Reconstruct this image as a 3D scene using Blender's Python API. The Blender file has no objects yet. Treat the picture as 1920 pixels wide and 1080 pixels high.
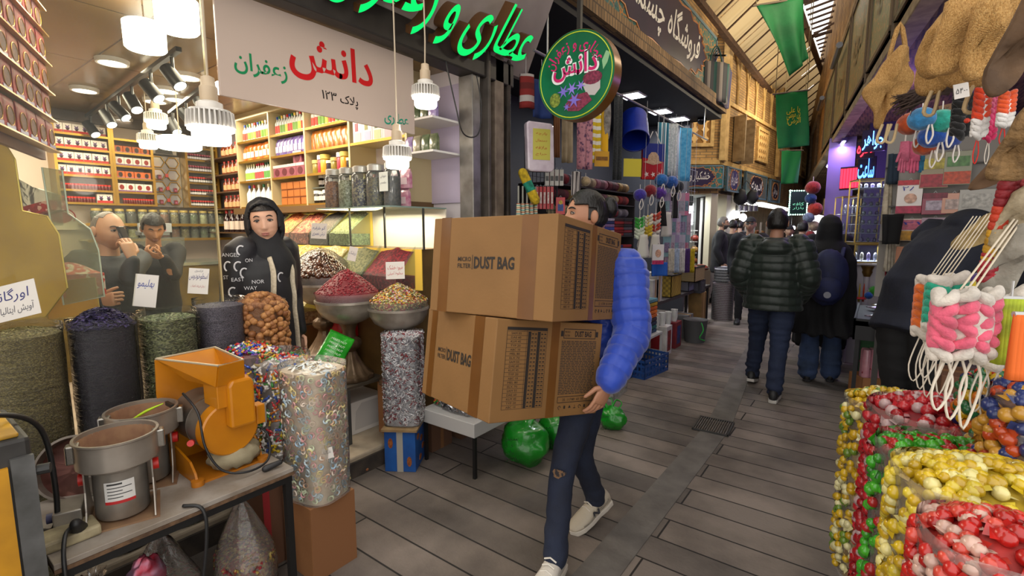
import bpy, math, random
from math import sin, cos, pi, radians as R, atan2, sqrt, exp
from mathutils import Vector as V, Matrix as MX, noise as NZ
random.seed(7); rnd=random.random; U=random.uniform
S=bpy.context.scene; C=S.collection
# ---------------------------------------------------------------- camera, sky, lights
TH=R(36.5); PT=R(7.0); CH=1.55; FP=918.0
cd=bpy.data.cameras.new('camera'); cam=bpy.data.objects.new('camera',cd); C.objects.link(cam)
cam.location=(0,0,CH); cam.rotation_euler=(pi/2-PT,0,TH); cd.sensor_width=36; cd.lens=FP/1920*36; cd.clip_start=.02
S.camera=cam
S.view_settings.view_transform='Standard'; S.view_settings.look='None'; S.view_settings.gamma=1
S.view_settings.use_curve_mapping=False; S.view_settings.exposure=0.0
S.cycles.transparent_max_bounces=24; S.cycles.max_bounces=8; S.cycles.sample_clamp_indirect=4
wd=bpy.data.worlds.new('sky'); S.world=wd; wd.use_nodes=True
wb=wd.node_tree.nodes['Background']; wb.inputs[0].default_value=(1,.965,.915,1); wb.inputs[1].default_value=1.9
def lamp(name,kind,loc,e,col=(1,1,1),size=.1,rot=None,sy=None,spot=None,par=None):
    l=bpy.data.lights.new(name,kind); l.energy=e; l.color=col; o=bpy.data.objects.new(name,l); C.objects.link(o); o.location=loc
    if kind=='AREA':
        l.size=size
        if sy: l.shape='RECTANGLE'; l.size_y=sy
    else: l.shadow_soft_size=size
    if spot: l.spot_size=R(spot); l.spot_blend=.6
    if rot: o.rotation_euler=rot
    if par: o.parent=par
    return o
# ---------------------------------------------------------------- pixels and frames
_cm=MX.Rotation(TH,3,'Z')@MX.Rotation(pi/2-PT,3,'X')
EYE=V((0,0,CH))
def ray(px,py): return _cm@V(((px-960)/FP,(540-py)/FP,-1.0))
def PU(px,py,u): d=ray(px,py); return EYE+d*(u/d.x)
def PV(px,py,v): d=ray(px,py); return EYE+d*(v/d.y)
def PZ(px,py,z): d=ray(px,py); return EYE+d*((z-CH)/d.z)
def K(X,Y,z): return V((X*cos(TH)-Y*sin(TH), X*sin(TH)+Y*cos(TH), z))
def PD(px,py,d):
    r=ray(px,py); h=-r.x*sin(TH)+r.y*cos(TH); return EYE+r*(d/h)
# ---------------------------------------------------------------- materials
def lin(h):
    c=[int(h[i:i+2],16)/255 for i in (0,2,4)]
    return tuple(x/12.92 if x<=.04045 else ((x+.055)/1.055)**2.4 for x in c)+(1,)
_M={}
def _new(key):
    m=bpy.data.materials.new(key); m.use_nodes=True; n=m.node_tree; return m,n,n.nodes['Principled BSDF']
def _mapped(n,sc,co='Object'):
    tc=n.nodes.new('ShaderNodeTexCoord'); mp=n.nodes.new('ShaderNodeMapping')
    mp.inputs['Scale'].default_value=sc if hasattr(sc,'__len__') else (sc,)*3
    n.links.new(tc.outputs[co],mp.inputs[0]); return mp.outputs[0]
def ramp(n,cols,fac,const=False,pos=None):
    r=n.nodes.new('ShaderNodeValToRGB'); e=r.color_ramp.elements
    if const: r.color_ramp.interpolation='CONSTANT'
    k=len(cols)
    for i,c in enumerate(cols):
        p=pos[i] if pos else (i/k if const else i/max(1,k-1))
        if i<2: e[i].position=p; e[i].color=lin(c)
        else: x=e.new(p); x.color=lin(c)
    n.links.new(fac,r.inputs[0]); return r.outputs[0]
def bump(n,p,h,st,d=.01):
    b=n.nodes.new('ShaderNodeBump'); b.inputs['Strength'].default_value=st; b.inputs['Distance'].default_value=d
    n.links.new(h,b.inputs['Height']); n.links.new(b.outputs[0],p.inputs['Normal'])
def mat(c,r=.6,me=0,c2=None,sc=12,bp=0,bs=None,em=0,co='Object',sheen=0,coat=0,det=4,pos=None):
    key=('m',c,r,me,c2,str(sc),bp,str(bs),em,co,sheen,coat,str(pos))
    if key in _M: return _M[key]
    m,n,p=_new('paint'); p.inputs['Base Color'].default_value=lin(c); p.inputs['Roughness'].default_value=r; p.inputs['Metallic'].default_value=me
    if sheen: p.inputs['Sheen Weight'].default_value=sheen
    if coat: p.inputs['Coat Weight'].default_value=coat
    if c2:
        t=n.nodes.new('ShaderNodeTexNoise'); t.inputs['Detail'].default_value=det; n.links.new(_mapped(n,sc,co),t.inputs['Vector']); t.inputs['Scale'].default_value=1
        n.links.new(ramp(n,[c,c2],t.outputs[0],pos=pos or [.35,.65]),p.inputs['Base Color'])
    if bp:
        t=n.nodes.new('ShaderNodeTexNoise'); t.inputs['Detail'].default_value=5; n.links.new(_mapped(n,bs or sc,co),t.inputs['Vector']); t.inputs['Scale'].default_value=1
        bump(n,p,t.outputs[0],bp)
    if em: p.inputs['Emission Color'].default_value=lin(c); p.inputs['Emission Strength'].default_value=em
    _M[key]=m; return m
def gran(cols,sc=120,r=.7,bp=.6,st=(1,1,1),d=.004):      # heaps of grains, leaves, petals
    key=('g',tuple(cols),sc,r,bp,st)
    if key in _M: return _M[key]
    m,n,p=_new('grains'); p.inputs['Roughness'].default_value=r
    v=n.nodes.new('ShaderNodeTexVoronoi'); v.inputs['Scale'].default_value=1; n.links.new(_mapped(n,[sc*k for k in st]),v.inputs['Vector'])
    s=n.nodes.new('ShaderNodeSeparateColor'); n.links.new(v.outputs['Color'],s.inputs[0])
    n.links.new(ramp(n,cols,s.outputs[0],const=True),p.inputs['Base Color']); 
    b=n.nodes.new('ShaderNodeBump'); b.invert=True; b.inputs['Strength'].default_value=bp; b.inputs['Distance'].default_value=d
    n.links.new(v.outputs['Distance'],b.inputs['Height']); n.links.new(b.outputs[0],p.inputs['Normal'])
    _M[key]=m; return m
def film(tint='ffffff',op=.10,gl=.35,rough=.12,sc=14,bp=.5):   # clear plastic: see-through with a wrinkled sheen
    key=('f',tint,op,gl,rough,str(sc),bp)
    if key in _M: return _M[key]
    m=bpy.data.materials.new('clear_plastic'); m.use_nodes=True; n=m.node_tree; n.nodes.clear()
    o=n.nodes.new('ShaderNodeOutputMaterial'); tr=n.nodes.new('ShaderNodeBsdfTransparent'); tr.inputs[0].default_value=lin(tint)
    gs=n.nodes.new('ShaderNodeBsdfGlossy'); gs.inputs['Roughness'].default_value=rough
    df=n.nodes.new('ShaderNodeBsdfDiffuse'); df.inputs[0].default_value=lin(tint)
    a=n.nodes.new('ShaderNodeMixShader'); b=n.nodes.new('ShaderNodeMixShader'); a.inputs[0].default_value=op
    lw=n.nodes.new('ShaderNodeLayerWeight'); lw.inputs[0].default_value=gl
    t=n.nodes.new('ShaderNodeTexNoise'); t.inputs['Scale'].default_value=1; t.inputs['Detail'].default_value=3; t.inputs['Distortion'].default_value=1.5; n.links.new(_mapped(n,sc),t.inputs['Vector'])
    bu=n.nodes.new('ShaderNodeBump'); bu.inputs['Strength'].default_value=bp; bu.inputs['Distance'].default_value=.02; n.links.new(t.outputs[0],bu.inputs['Height'])
    for q in (gs,lw): n.links.new(bu.outputs[0],q.inputs['Normal'])
    n.links.new(tr.outputs[0],a.inputs[1]); n.links.new(df.outputs[0],a.inputs[2])
    n.links.new(lw.outputs['Fresnel'],b.inputs[0]); n.links.new(a.outputs[0],b.inputs[1]); n.links.new(gs.outputs[0],b.inputs[2]); n.links.new(b.outputs[0],o.inputs[0])
    _M[key]=m; return m
def glass(tint='f2fbf6'): return film(tint,.03,.22,.03,3,0)
def brick(c1,c2,mo,bw=.22,rh=.06,ms=.006,r=.85,off=.5,bp=.6,rot=0,dirt=None):
    key=('b',c1,c2,mo,bw,rh,ms,off,rot)
    if key in _M: return _M[key]
    m,n,p=_new('bricks'); p.inputs['Roughness'].default_value=r
    tc=n.nodes.new('ShaderNodeTexCoord'); mp=n.nodes.new('ShaderNodeMapping'); mp.inputs['Rotation'].default_value=(0,0,rot); n.links.new(tc.outputs['UV'],mp.inputs[0])
    b=n.nodes.new('ShaderNodeTexBrick'); n.links.new(mp.outputs[0],b.inputs['Vector'])
    b.inputs['Color1'].default_value=lin(c1); b.inputs['Color2'].default_value=lin(c2); b.inputs['Mortar'].default_value=lin(mo)
    b.inputs['Scale'].default_value=1; b.inputs['Brick Width'].default_value=bw; b.inputs['Row Height'].default_value=rh; b.inputs['Mortar Size'].default_value=ms; b.offset=off
    t=n.nodes.new('ShaderNodeTexNoise'); t.inputs['Scale'].default_value=2.2; t.inputs['Detail'].default_value=6; n.links.new(tc.outputs['Object'],t.inputs['Vector'])
    mx=n.nodes.new('ShaderNodeMix'); mx.data_type='RGBA'; mx.blend_type='MULTIPLY'; mx.inputs[0].default_value=.8
    n.links.new(b.outputs['Color'],mx.inputs[6]); n.links.new(ramp(n,dirt or ['8a8078','ffffff'],t.outputs[0],pos=[.3,.62]),mx.inputs[7]); n.links.new(mx.outputs[2],p.inputs['Base Color'])
    t2=n.nodes.new('ShaderNodeTexNoise'); t2.inputs['Scale'].default_value=60; t2.inputs['Detail'].default_value=6; n.links.new(tc.outputs['Object'],t2.inputs['Vector'])
    ad=n.nodes.new('ShaderNodeMath'); ad.operation='MULTIPLY_ADD'; n.links.new(t2.outputs[0],ad.inputs[0]); ad.inputs[1].default_value=.35
    iv=n.nodes.new('ShaderNodeMath'); iv.operation='SUBTRACT'; iv.inputs[0].default_value=1; n.links.new(b.outputs['Fac'],iv.inputs[1]); n.links.new(iv.outputs[0],ad.inputs[2])
    bump(n,p,ad.outputs[0],bp,.008)
    _M[key]=m; return m
# ---------------------------------------------------------------- mesh builder
def frame(d,up=V((0,0,1))):
    d=d.normalized(); x=up.cross(d)
    if x.length<1e-4: x=V((1,0,0)).cross(d)
    x.normalize(); return x,d.cross(x)
def spline(pts,k):
    P=[V(p) for p in pts]; out=[]; n=len(P)
    for i in range(n-1):
        a,b,c,d=P[max(0,i-1)],P[i],P[i+1],P[min(n-1,i+2)]
        for j in range(k):
            t=j/k; out.append(.5*((2*b)+(c-a)*t+(2*a-5*b+4*c-d)*t*t+(3*b-a-3*c+d)*t**3))
    return out+[P[-1]]
def slerp1(v,k):
    return [p.x for p in spline([(x,0,0) for x in v],k)]
class G:
    def __init__(s): s.v=[]; s.f=[]; s.m=[]; s.mi=0; s.M=None
    def add(s,vs,fs,mi=None):
        b=len(s.v)
        s.v+= [s.M@V(p) for p in vs] if s.M else [V(p) for p in vs]
        s.f+=[tuple(b+i for i in f) for f in fs]; s.m+=[s.mi if mi is None else mi]*len(fs); return s
    def box(s,x0,x1,y0,y1,z0,z1):
        return s.add([(x0,y0,z0),(x1,y0,z0),(x1,y1,z0),(x0,y1,z0),(x0,y0,z1),(x1,y0,z1),(x1,y1,z1),(x0,y1,z1)],
            [(3,2,1,0),(4,5,6,7),(0,1,5,4),(1,2,6,5),(2,3,7,6),(3,0,4,7)])
    def bar(s,a,b,w,h=None,up=(0,0,1)):      # square bar from a to b
        a=V(a);b=V(b);x,y=frame(b-a,V(up)); h=h or w
        q=[x*(i*w/2)+y*(j*h/2) for i,j in((-1,-1),(1,-1),(1,1),(-1,1))]
        return s.add([a+t for t in q]+[b+t for t in q],[(3,2,1,0),(4,5,6,7),(0,1,5,4),(1,2,6,5),(2,3,7,6),(3,0,4,7)])
    def loft(s,rings,cap=True,closed=False):
        n=len(rings[0]); vs=[p for r in rings for p in r]; k=len(rings); fs=[]
        for i in range(k if closed else k-1):
            a=i*n; b=((i+1)%k)*n
            for j in range(n): fs.append((a+j,a+(j+1)%n,b+(j+1)%n,b+j))
        if cap and not closed: fs.append(tuple(range(n-1,-1,-1))); fs.append(tuple((k-1)*n+j for j in range(n)))
        return s.add(vs,fs)
    def tube(s,pts,r,n=8,k=1,rnd=False,closed=False,fl=1.0,up=(0,0,1)):
        pts=[V(p) for p in pts]; rr=list(r) if hasattr(r,'__len__') else [r]*len(pts)
        if closed: 
            pts=spline(pts+[pts[0]],k)[:-1]; rr=[rr[0]]*len(pts)
        elif k>1: pts=spline(pts,k); rr=slerp1(rr,k)
        if rnd:
            d0=(pts[0]-pts[1]).normalized(); d1=(pts[-1]-pts[-2]).normalized()
            A=[(pts[0]+d0*rr[0]*sin(a),rr[0]*cos(a)) for a in (1.45,1.0,.5)]; Bq=[(pts[-1]+d1*rr[-1]*sin(a),rr[-1]*cos(a)) for a in (.5,1.0,1.45)]
            pts=[p for p,_ in A]+pts+[p for p,_ in Bq]; rr=[q for _,q in A]+rr+[q for _,q in Bq]
        rings=[]; m=len(pts); px=None
        for i in range(m):
            if closed: d=pts[(i+1)%m]-pts[i-1]
            else: d=pts[min(m-1,i+1)]-pts[max(0,i-1)]
            if d.length<1e-9: d=V((0,0,1))
            d.normalize()
            if px is None: x,y=frame(d,V(up))
            else:
                x=px-d*px.dot(d)
                if x.length<1e-5: x,y=frame(d,V(up))
                x.normalize(); y=d.cross(x)
            px=x
            rings.append([pts[i]+(x*cos(t)+y*sin(t)*fl)*rr[i] for t in (2*pi*j/n for j in range(n))])
        return s.loft(rings,closed=closed)
    def lathe(s,prof,n=24,c=(0,0,0),fn=None,cap=True):
        c=V(c); rings=[]
        for r,z in prof:
            rings.append([c+V((r*cos(t)*(fn(t,z) if fn else 1),r*sin(t)*(fn(t,z) if fn else 1),z)) for t in (2*pi*j/n for j in range(n))])
        return s.loft(rings,cap)
    def sph(s,c,r,sc=(1,1,1),n=12,fn=None):
        c=V(c); m=max(4,n*2//3); vs=[]; fs=[]
        for i in range(m+1):
            a=-pi/2+pi*i/m
            for j in range(n):
                t=2*pi*j/n; d=V((cos(a)*cos(t),cos(a)*sin(t),sin(a))); q=r*(fn(d) if fn else 1)
                vs.append(c+V((d.x*sc[0],d.y*sc[1],d.z*sc[2]))*q)
        for i in range(m):
            for j in range(n): fs.append((i*n+j,i*n+(j+1)%n,(i+1)*n+(j+1)%n,(i+1)*n+j))
        return s.add(vs,fs)
    def prism(s,poly,a,b,O=(0,0,0),X=(1,0,0),Y=(0,1,0)):   # polygon in plane O+X,Y extruded along X x Y from a to b
        O=V(O);X=V(X);Y=V(Y);N=X.cross(Y).normalized(); n=len(poly)
        lo=[O+X*p[0]+Y*p[1]+N*a for p in poly]; hi=[O+X*p[0]+Y*p[1]+N*b for p in poly]
        return s.add(lo+hi,[tuple(range(n-1,-1,-1)),tuple(range(n,2*n))]+[(i,(i+1)%n,n+(i+1)%n,n+i) for i in range(n)])
    def sheet(s,fn,nu,nv,th=0):         # surface fn(a,b), a,b in 0..1, with thickness th
        P=[[V(fn(i/nu,j/nv)) for j in range(nv+1)] for i in range(nu+1)]; w=nv+1
        fs=[(i*w+j,(i+1)*w+j,(i+1)*w+j+1,i*w+j+1) for i in range(nu) for j in range(nv)]
        if not th: return s.add([p for r in P for p in r],fs)
        Q=[]
        for i in range(nu+1):
            for j in range(nv+1):
                du=P[min(nu,i+1)][j]-P[max(0,i-1)][j]; dv=P[i][min(nv,j+1)]-P[i][max(0,j-1)]; nn=du.cross(dv)
                nn=nn.normalized() if nn.length>1e-12 else V((0,0,1)); Q.append(P[i][j]-nn*th)
        o=(nu+1)*w; fs2=fs+[tuple(o+k for k in reversed(f)) for f in fs]
        edge=[i*w for i in range(nu+1)]+[nu*w+j for j in range(1,w)]+[i*w+nv for i in range(nu-1,-1,-1)]+[j for j in range(nv-1,0,-1)]
        fs2+=[(edge[(k+1)%len(edge)],edge[k],o+edge[k],o+edge[(k+1)%len(edge)]) for k in range(len(edge))]
        return s.add([p for r in P for p in r]+Q,fs2)
    def o(s,name,m,par=None,sm=0,loc=None,bev=0,w=False,uv=False,vox=0,smo=0,rgh=None,rz=0,keep=False):
        me=bpy.data.meshes.new(name)
        top=par is None
        if top and loc is None and not keep and s.v:
            xs=[p.x for p in s.v]; ys=[p.y for p in s.v]; L=V(((min(xs)+max(xs))/2,(min(ys)+max(ys))/2,min(p.z for p in s.v)))
            s.v=[p-L for p in s.v]; loc=L
        me.from_pydata([tuple(p) for p in s.v],[],s.f)
        ms=m if isinstance(m,(list,tuple)) else [m]
        for q in ms: me.materials.append(q)
        if len(ms)>1: me.polygons.foreach_set('material_index',s.m)
        ob=bpy.data.objects.new(name,me); C.objects.link(ob)
        if vox:
            md=ob.modifiers.new('r','REMESH'); md.mode='VOXEL'; md.voxel_size=vox; md.use_smooth_shade=True
            if smo: sd=ob.modifiers.new('s','SMOOTH'); sd.iterations=smo; sd.factor=.5
            me=bake(ob)
            if rgh:
                a,f=rgh
                displace(me,lambda p,n:p+n*(NZ.noise(p*f)*a))
        if sm:
            me.polygons.foreach_set('use_smooth',[True]*len(me.polygons))
            if sm>1: me.set_sharp_from_angle(angle=R(sm))
        if uv:
            L=me.uv_layers.new(); 
            off=V(loc) if (top and loc is not None) else V((0,0,0))
            for pl in me.polygons:
                nx,ny,nz=[abs(q) for q in pl.normal]
                for li in pl.loop_indices:
                    c=me.vertices[me.loops[li].vertex_index].co+off
                    L.data[li].uv=(c.x,c.y) if nz>max(nx,ny) else ((c.y,c.z) if nx>ny else (c.x,c.z))
        if bev: b=ob.modifiers.new('b','BEVEL'); b.width=bev; b.segments=2; b.limit_method='ANGLE'
        if par:
            ob.parent=par
            if w: ob.matrix_parent_inverse=(MX.Translation(par.location)@par.rotation_euler.to_matrix().to_4x4()).inverted()
        if loc is not None: ob.location=loc
        if rz: ob.rotation_euler.z=rz
        return ob
def displace(me,fn):
    L=[(v.co.copy(),v.normal.copy()) for v in me.vertices]; me.vertices.foreach_set('co',[x for c,n in L for x in fn(c,n)]); me.update()
_SB=[]
def side_eval(ob,fn):       # evaluate one object alone, so that a growing scene does not slow it down
    if not _SB: _SB.append(bpy.data.scenes.new('bench'))
    for c in list(ob.users_collection): c.objects.unlink(ob)
    b=_SB[0]; b.collection.objects.link(ob); 
    with bpy.context.temp_override(scene=b,view_layer=b.view_layers[0]): dg=bpy.context.evaluated_depsgraph_get(); dg.update(); r=fn(ob.evaluated_get(dg))
    b.collection.objects.unlink(ob); return r
def bake(ob):
    me=side_eval(ob,lambda e:bpy.data.meshes.new_from_object(e)); C.objects.link(ob); ob.modifiers.clear(); ob.data=me; return me
def tag(o,label,cat,group=None,kind=None):
    o['label']=label; o['category']=cat
    if group: o['group']=group
    if kind: o['kind']=kind
    return o
def thing(name,label,cat,loc=(0,0,0),rz=0,group=None):
    o=bpy.data.objects.new(name,None); C.objects.link(o); o.location=loc; o.rotation_euler=(0,0,rz); o.empty_display_size=.05
    return tag(o,label,cat,group)
def struct(o): o['kind']='structure'; return o
def dup(r,loc,rz=None,label=None,group=None):
    def cp(o,p):
        c=o.copy(); C.objects.link(c)
        if p: c.parent=p
        for ch in [x for x in KIDS.get(o.name,())]: cp(ch,c)
        return c
    if r.name not in KIDS:
        for ch in C.objects:
            if ch.parent: 
                l=KIDS.setdefault(ch.parent.name,[])
                if ch not in l: l.append(ch)
        KIDS.setdefault(r.name,[])
    n=cp(r,None); n.location=loc
    if rz is not None: n.rotation_euler.z=rz
    if label: n['label']=label
    if group: n['group']=group
    return n
KIDS={}
# ---------------------------------------------------------------- lettering
_FA={'ا':('ا','ﺎ',0,0),'آ':('آ','ﺂ',0,0),'ب':('ﺏ','ﺐ','ﺑ','ﺒ'),'پ':('ﭖ','ﭗ','ﭘ','ﭙ'),'ت':('ﺕ','ﺖ','ﺗ','ﺘ'),'ج':('ﺝ','ﺞ','ﺟ','ﺠ'),'چ':('ﭺ','ﭻ','ﭼ','ﭽ'),
'خ':('ﺥ','ﺦ','ﺧ','ﺨ'),'د':('ﺩ','ﺪ',0,0),'ر':('ﺭ','ﺮ',0,0),'ز':('ﺯ','ﺰ',0,0),'س':('ﺱ','ﺲ','ﺳ','ﺴ'),'ش':('ﺵ','ﺶ','ﺷ','ﺸ'),'ص':('ﺹ','ﺺ','ﺻ','ﺼ'),'ط':('ﻁ','ﻂ','ﻃ','ﻄ'),
'ع':('ﻉ','ﻊ','ﻋ','ﻌ'),'ف':('ﻑ','ﻒ','ﻓ','ﻔ'),'ک':('ﮎ','ﮏ','ﮐ','ﮑ'),'گ':('ﮒ','ﮓ','ﮔ','ﮕ'),'ل':('ﻝ','ﻞ','ﻟ','ﻠ'),'م':('ﻡ','ﻢ','ﻣ','ﻤ'),'ن':('ﻥ','ﻦ','ﻧ','ﻨ'),'و':('ﻭ','ﻮ',0,0),
'ه':('ﻩ','ﻪ','ﻫ','ﻬ'),'ی':('ﯼ','ﯽ','ﯾ','ﯿ'),'ح':('ﺡ','ﺢ','ﺣ','ﺤ'),'ق':('ﻕ','ﻖ','ﻗ','ﻘ'),'ـ':('ـ','ـ','ـ','ـ')}
_FA['ا']=('ﺍ','ﺎ',0,0); _FA['آ']=('ﺁ','ﺂ',0,0)
def fa(s):
    s=s.replace('لا','\ufefb'); out=[]
    for i,ch in enumerate(s):
        if ch=='\ufefb':
            pv=i>0 and s[i-1] in _FA and _FA[s[i-1]][2]; out.append('\ufefc' if pv else ch); continue
        if ch not in _FA: out.append(ch); continue
        pv=i>0 and s[i-1] in _FA and bool(_FA[s[i-1]][2]); f=_FA[ch]
        nx=bool(f[2]) and i+1<len(s) and (s[i+1] in _FA or s[i+1]=='\ufefb')
        out.append(f[3] if pv and nx else f[1] if pv else f[2] if nx else f[0])
    r=''.join(out); digs='۰۱۲۳۴۵۶۷۸۹'
    import re
    r=re.sub('[%s]+'%digs,lambda q:q.group()[::-1],r)
    return r[::-1]
_TX={}
def txt(s,bold=0,ext=0,res=3):     # -> (verts, faces) normalised to height-of-capitals units, centred
    k=(s,bold,ext,res)
    if k in _TX: return _TX[k]
    c=bpy.data.curves.new('t','FONT'); c.body=s; c.offset=bold; c.extrude=ext; c.resolution_u=res; c.align_x='CENTER'; c.align_y='CENTER'
    ob=bpy.data.objects.new('t',c)
    def rd(e): me=e.to_mesh(); q=([v.co.copy() for v in me.vertices],[tuple(p.vertices) for p in me.polygons]); e.to_mesh_clear(); return q
    vs,fs=side_eval(ob,rd)
    bpy.data.objects.remove(ob); bpy.data.curves.remove(c)
    xs=[v.x for v in vs]; ys=[v.y for v in vs]; cx=(min(xs)+max(xs))/2; cy=(min(ys)+max(ys))/2
    _TX[k]=([v-V((cx,cy,0)) for v in vs],fs,max(xs)-min(xs),max(ys)-min(ys)); return _TX[k]
def put(g,s,O,X,Y,w=None,h=None,d=.001,bold=0,sl=0,ext=0,res=3,bend=0,mi=None,lift=0.0006):
    """lettering s centred at O, reading along X, upright along Y; width w and/or height h in metres"""
    vs,fs,W,H=txt(s,bold,0,res); X=V(X).normalized(); Y=V(Y).normalized(); N=X.cross(Y); O=V(O)
    kx=(w/W) if w else None; ky=(h/H) if h else None
    kx=kx or ky; ky=ky or kx; P=[]
    for v in vs:
        x=v.x*kx+sl*v.y*ky; y=v.y*ky
        if bend: a=x/bend; x,y=(bend+y)*sin(a),(bend+y)*cos(a)-bend
        P.append((x,y))
    n=len(P)
    if not ext: return g.add([O+X*x+Y*y+N*lift for x,y in P],fs,mi)
    cnt={}
    for f in fs:
        for a,b in zip(f,f[1:]+f[:1]): cnt[(a,b)]=1
    side=[(a,b,n+b,n+a) for a,b in cnt if (b,a) not in cnt]
    g.add([O+X*x+Y*y for x,y in P]+[O+X*x+Y*y+N*ext for x,y in P],[tuple(n+i for i in f) for f in fs],mi)
    b=len(g.v)-2*n
    g.f+=[tuple(b+i for i in f) for f in side]; g.m+=[(mi or 0)+1]*len(side); return g
# ================================================================ structure
Z3=V((0,0,1)); XV=V((0,1,0)); XU=V((1,0,0))
stone=brick('8b8078','665f5a','231f1c',2.1,.19,.005,.72,.37,.9,dirt=['6d6660','f4f0ea'])
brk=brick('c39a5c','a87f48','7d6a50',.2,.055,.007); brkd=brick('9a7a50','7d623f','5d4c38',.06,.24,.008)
struct(G().box(-9,3.2,-2,42,-.1,0).o('floor',stone,uv=True))
g=G()
for a,b in (((-.915,-1.2,.002),(-.89,3.75,.002)),((-.9,4.05,.002),(-1.06,5.6,.002)),((-1.06,5.6,.002),(-2.0,16,.002))): g.bar(a,b,.175,.006)
struct(g.o('trim_1',mat('6b6661',.75,0,'57524e',6,.3,50)))
# shop floor step, walls and ceiling of the spice shop
struct(G().box(-9.6,-2.52,-1.2,2.95,0,.13).o('floor_shop',mat('ab9d88',.6,0,'8a7c68',5,.15,40),bev=.012))
struct(G().box(-2.53,-2.505,-1.2,2.95,.0,.1).o('trim_2',mat('2a2623',.8,0,'4a4038',9)))
cream=mat('cdbcb0',.6); 
struct(G().box(-7.1,-7.0,-1.2,3.1,.13,2.9).o('wall_back',cream))
struct(G().box(-7.0,-2.55,2.95,3.08,.13,2.9).o('wall_side',mat('d8d2d6',.5)))
struct(G().box(-7.0,-2.6,-1.3,-1.2,.13,2.9).o('wall_near',cream))
ctile=brick('86704f','7a6447','3a2e22',1.2,.6,.006,.22,0,.15,dirt=['d8d0c8','ffffff'])
struct(G().box(-7.1,-2.5,-1.3,3.1,2.78,2.88).o('ceiling_shop',ctile,uv=True))
struct(G().box(-7.0,-6.93,-1.2,2.95,2.68,2.78).o('trim_3',mat('5d5048',.4)))
# shop front: lintel, posts, roller shutter guides
dark=mat('201d1b',.5,0,'2d2926',8)
struct(G().box(-2.62,-2.46,-1.3,3.35,2.68,2.86).o('trim_4',dark,bev=.01))
gm=mat('8e8c88',.4,.6,'6d6964',7,.1)
struct(G().box(-2.62,-2.48,2.86,2.95,.13,2.68).o('trim_5',gm,bev=.006))
struct(G().box(-2.7,-2.5,2.96,3.1,0,2.95).box(-2.6,-2.44,3.0,3.03,0,2.9).o('trim_6',mat('57504a',.5,.3,'3b3530',6),bev=.006))
struct(G().box(-2.75,-2.46,3.11,3.22,0,3.0).o('trim_7',mat('7c6e60',.6,0,'5a4d42',9),bev=.008))
struct(G().box(-2.72,-2.52,3.23,3.36,0,3.2).box(-2.5,-2.46,3.27,3.31,0,3.1).o('trim_8',mat('3c332c',.6,.2,'241f1b',9),bev=.006))
# wall above the shops, stall behind the second sign
struct(G().box(-2.75,-2.42,-1.5,3.5,3.3,6.2).box(-2.75,-2.42,3.5,9.15,3.66,6.2).o('wall_left',brk,uv=True))
struct(G().box(-2.42,-2.22,3.42,9.2,3.5,3.68).o('trim_9',brkd,uv=True))
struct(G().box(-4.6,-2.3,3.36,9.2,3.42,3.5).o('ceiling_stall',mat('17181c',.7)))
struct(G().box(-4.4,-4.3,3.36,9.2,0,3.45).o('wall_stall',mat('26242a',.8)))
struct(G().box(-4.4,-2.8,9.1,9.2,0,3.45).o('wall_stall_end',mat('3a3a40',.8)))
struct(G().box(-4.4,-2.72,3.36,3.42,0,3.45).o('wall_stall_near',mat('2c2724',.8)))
# brick building beyond, turning the corner
A0=V((-4.4,9.55,0)); A1=V((-2.68,10.7,0)); B1=V((-2.31,15.1,0)); C1=V((-2.3,34,0))
def slab(g,a,b,z0,z1,t=.25,out=0):
    d=(b-a).normalized(); n=V((d.y,-d.x,0)); a=a+n*out; b=b+n*out
    q=[a,b,b-n*t,a-n*t]; return g.add([V((p.x,p.y,z0)) for p in q]+[V((p.x,p.y,z1)) for p in q],[(3,2,1,0),(4,5,6,7),(0,1,5,4),(1,2,6,5),(2,3,7,6),(3,0,4,7)])
g=G()
for a,b in ((A0,A1),(A1,B1),(B1,C1)): slab(g,a,b,2.25,6.4)
struct(g.o('wall_far',brk,uv=True))
# cornice, blind arches, pilasters
g=G(); slab(g,A0,A1,5.3,5.5,.1,.1); slab(g,A1,B1,5.25,5.42,.1,.1); slab(g,B1,C1,5.2,5.4,.1,.1); slab(g,A0,A1,2.83,2.92,.1,.06); slab(g,A1,B1,2.83,2.92,.1,.06); slab(g,A1,B1,4.05,4.13,.06,.05)
dB=(B1-A1).normalized(); nB=V((dB.y,-dB.x,0))
for t in (.03,4.3): p=A1+dB*t; slab(g,p-dB*.1,p+dB*.12,2.9,5.4,.1,.12)
for k in range(6):
    c=A1+dB*(.55+k*.66)+nB*.02
    for s in (-1,1):
        pts=[c+dB*(s*.33)+Z3*4.12,c+dB*(s*.33)+Z3*4.55,c+dB*(s*.22)+Z3*4.95,c+Z3*5.2]
        g.tube(spline(pts,3),.028,6)
struct(g.o('trim_10',mat('c9a468',.85,0,'a98850',9,.3,60)))
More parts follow.
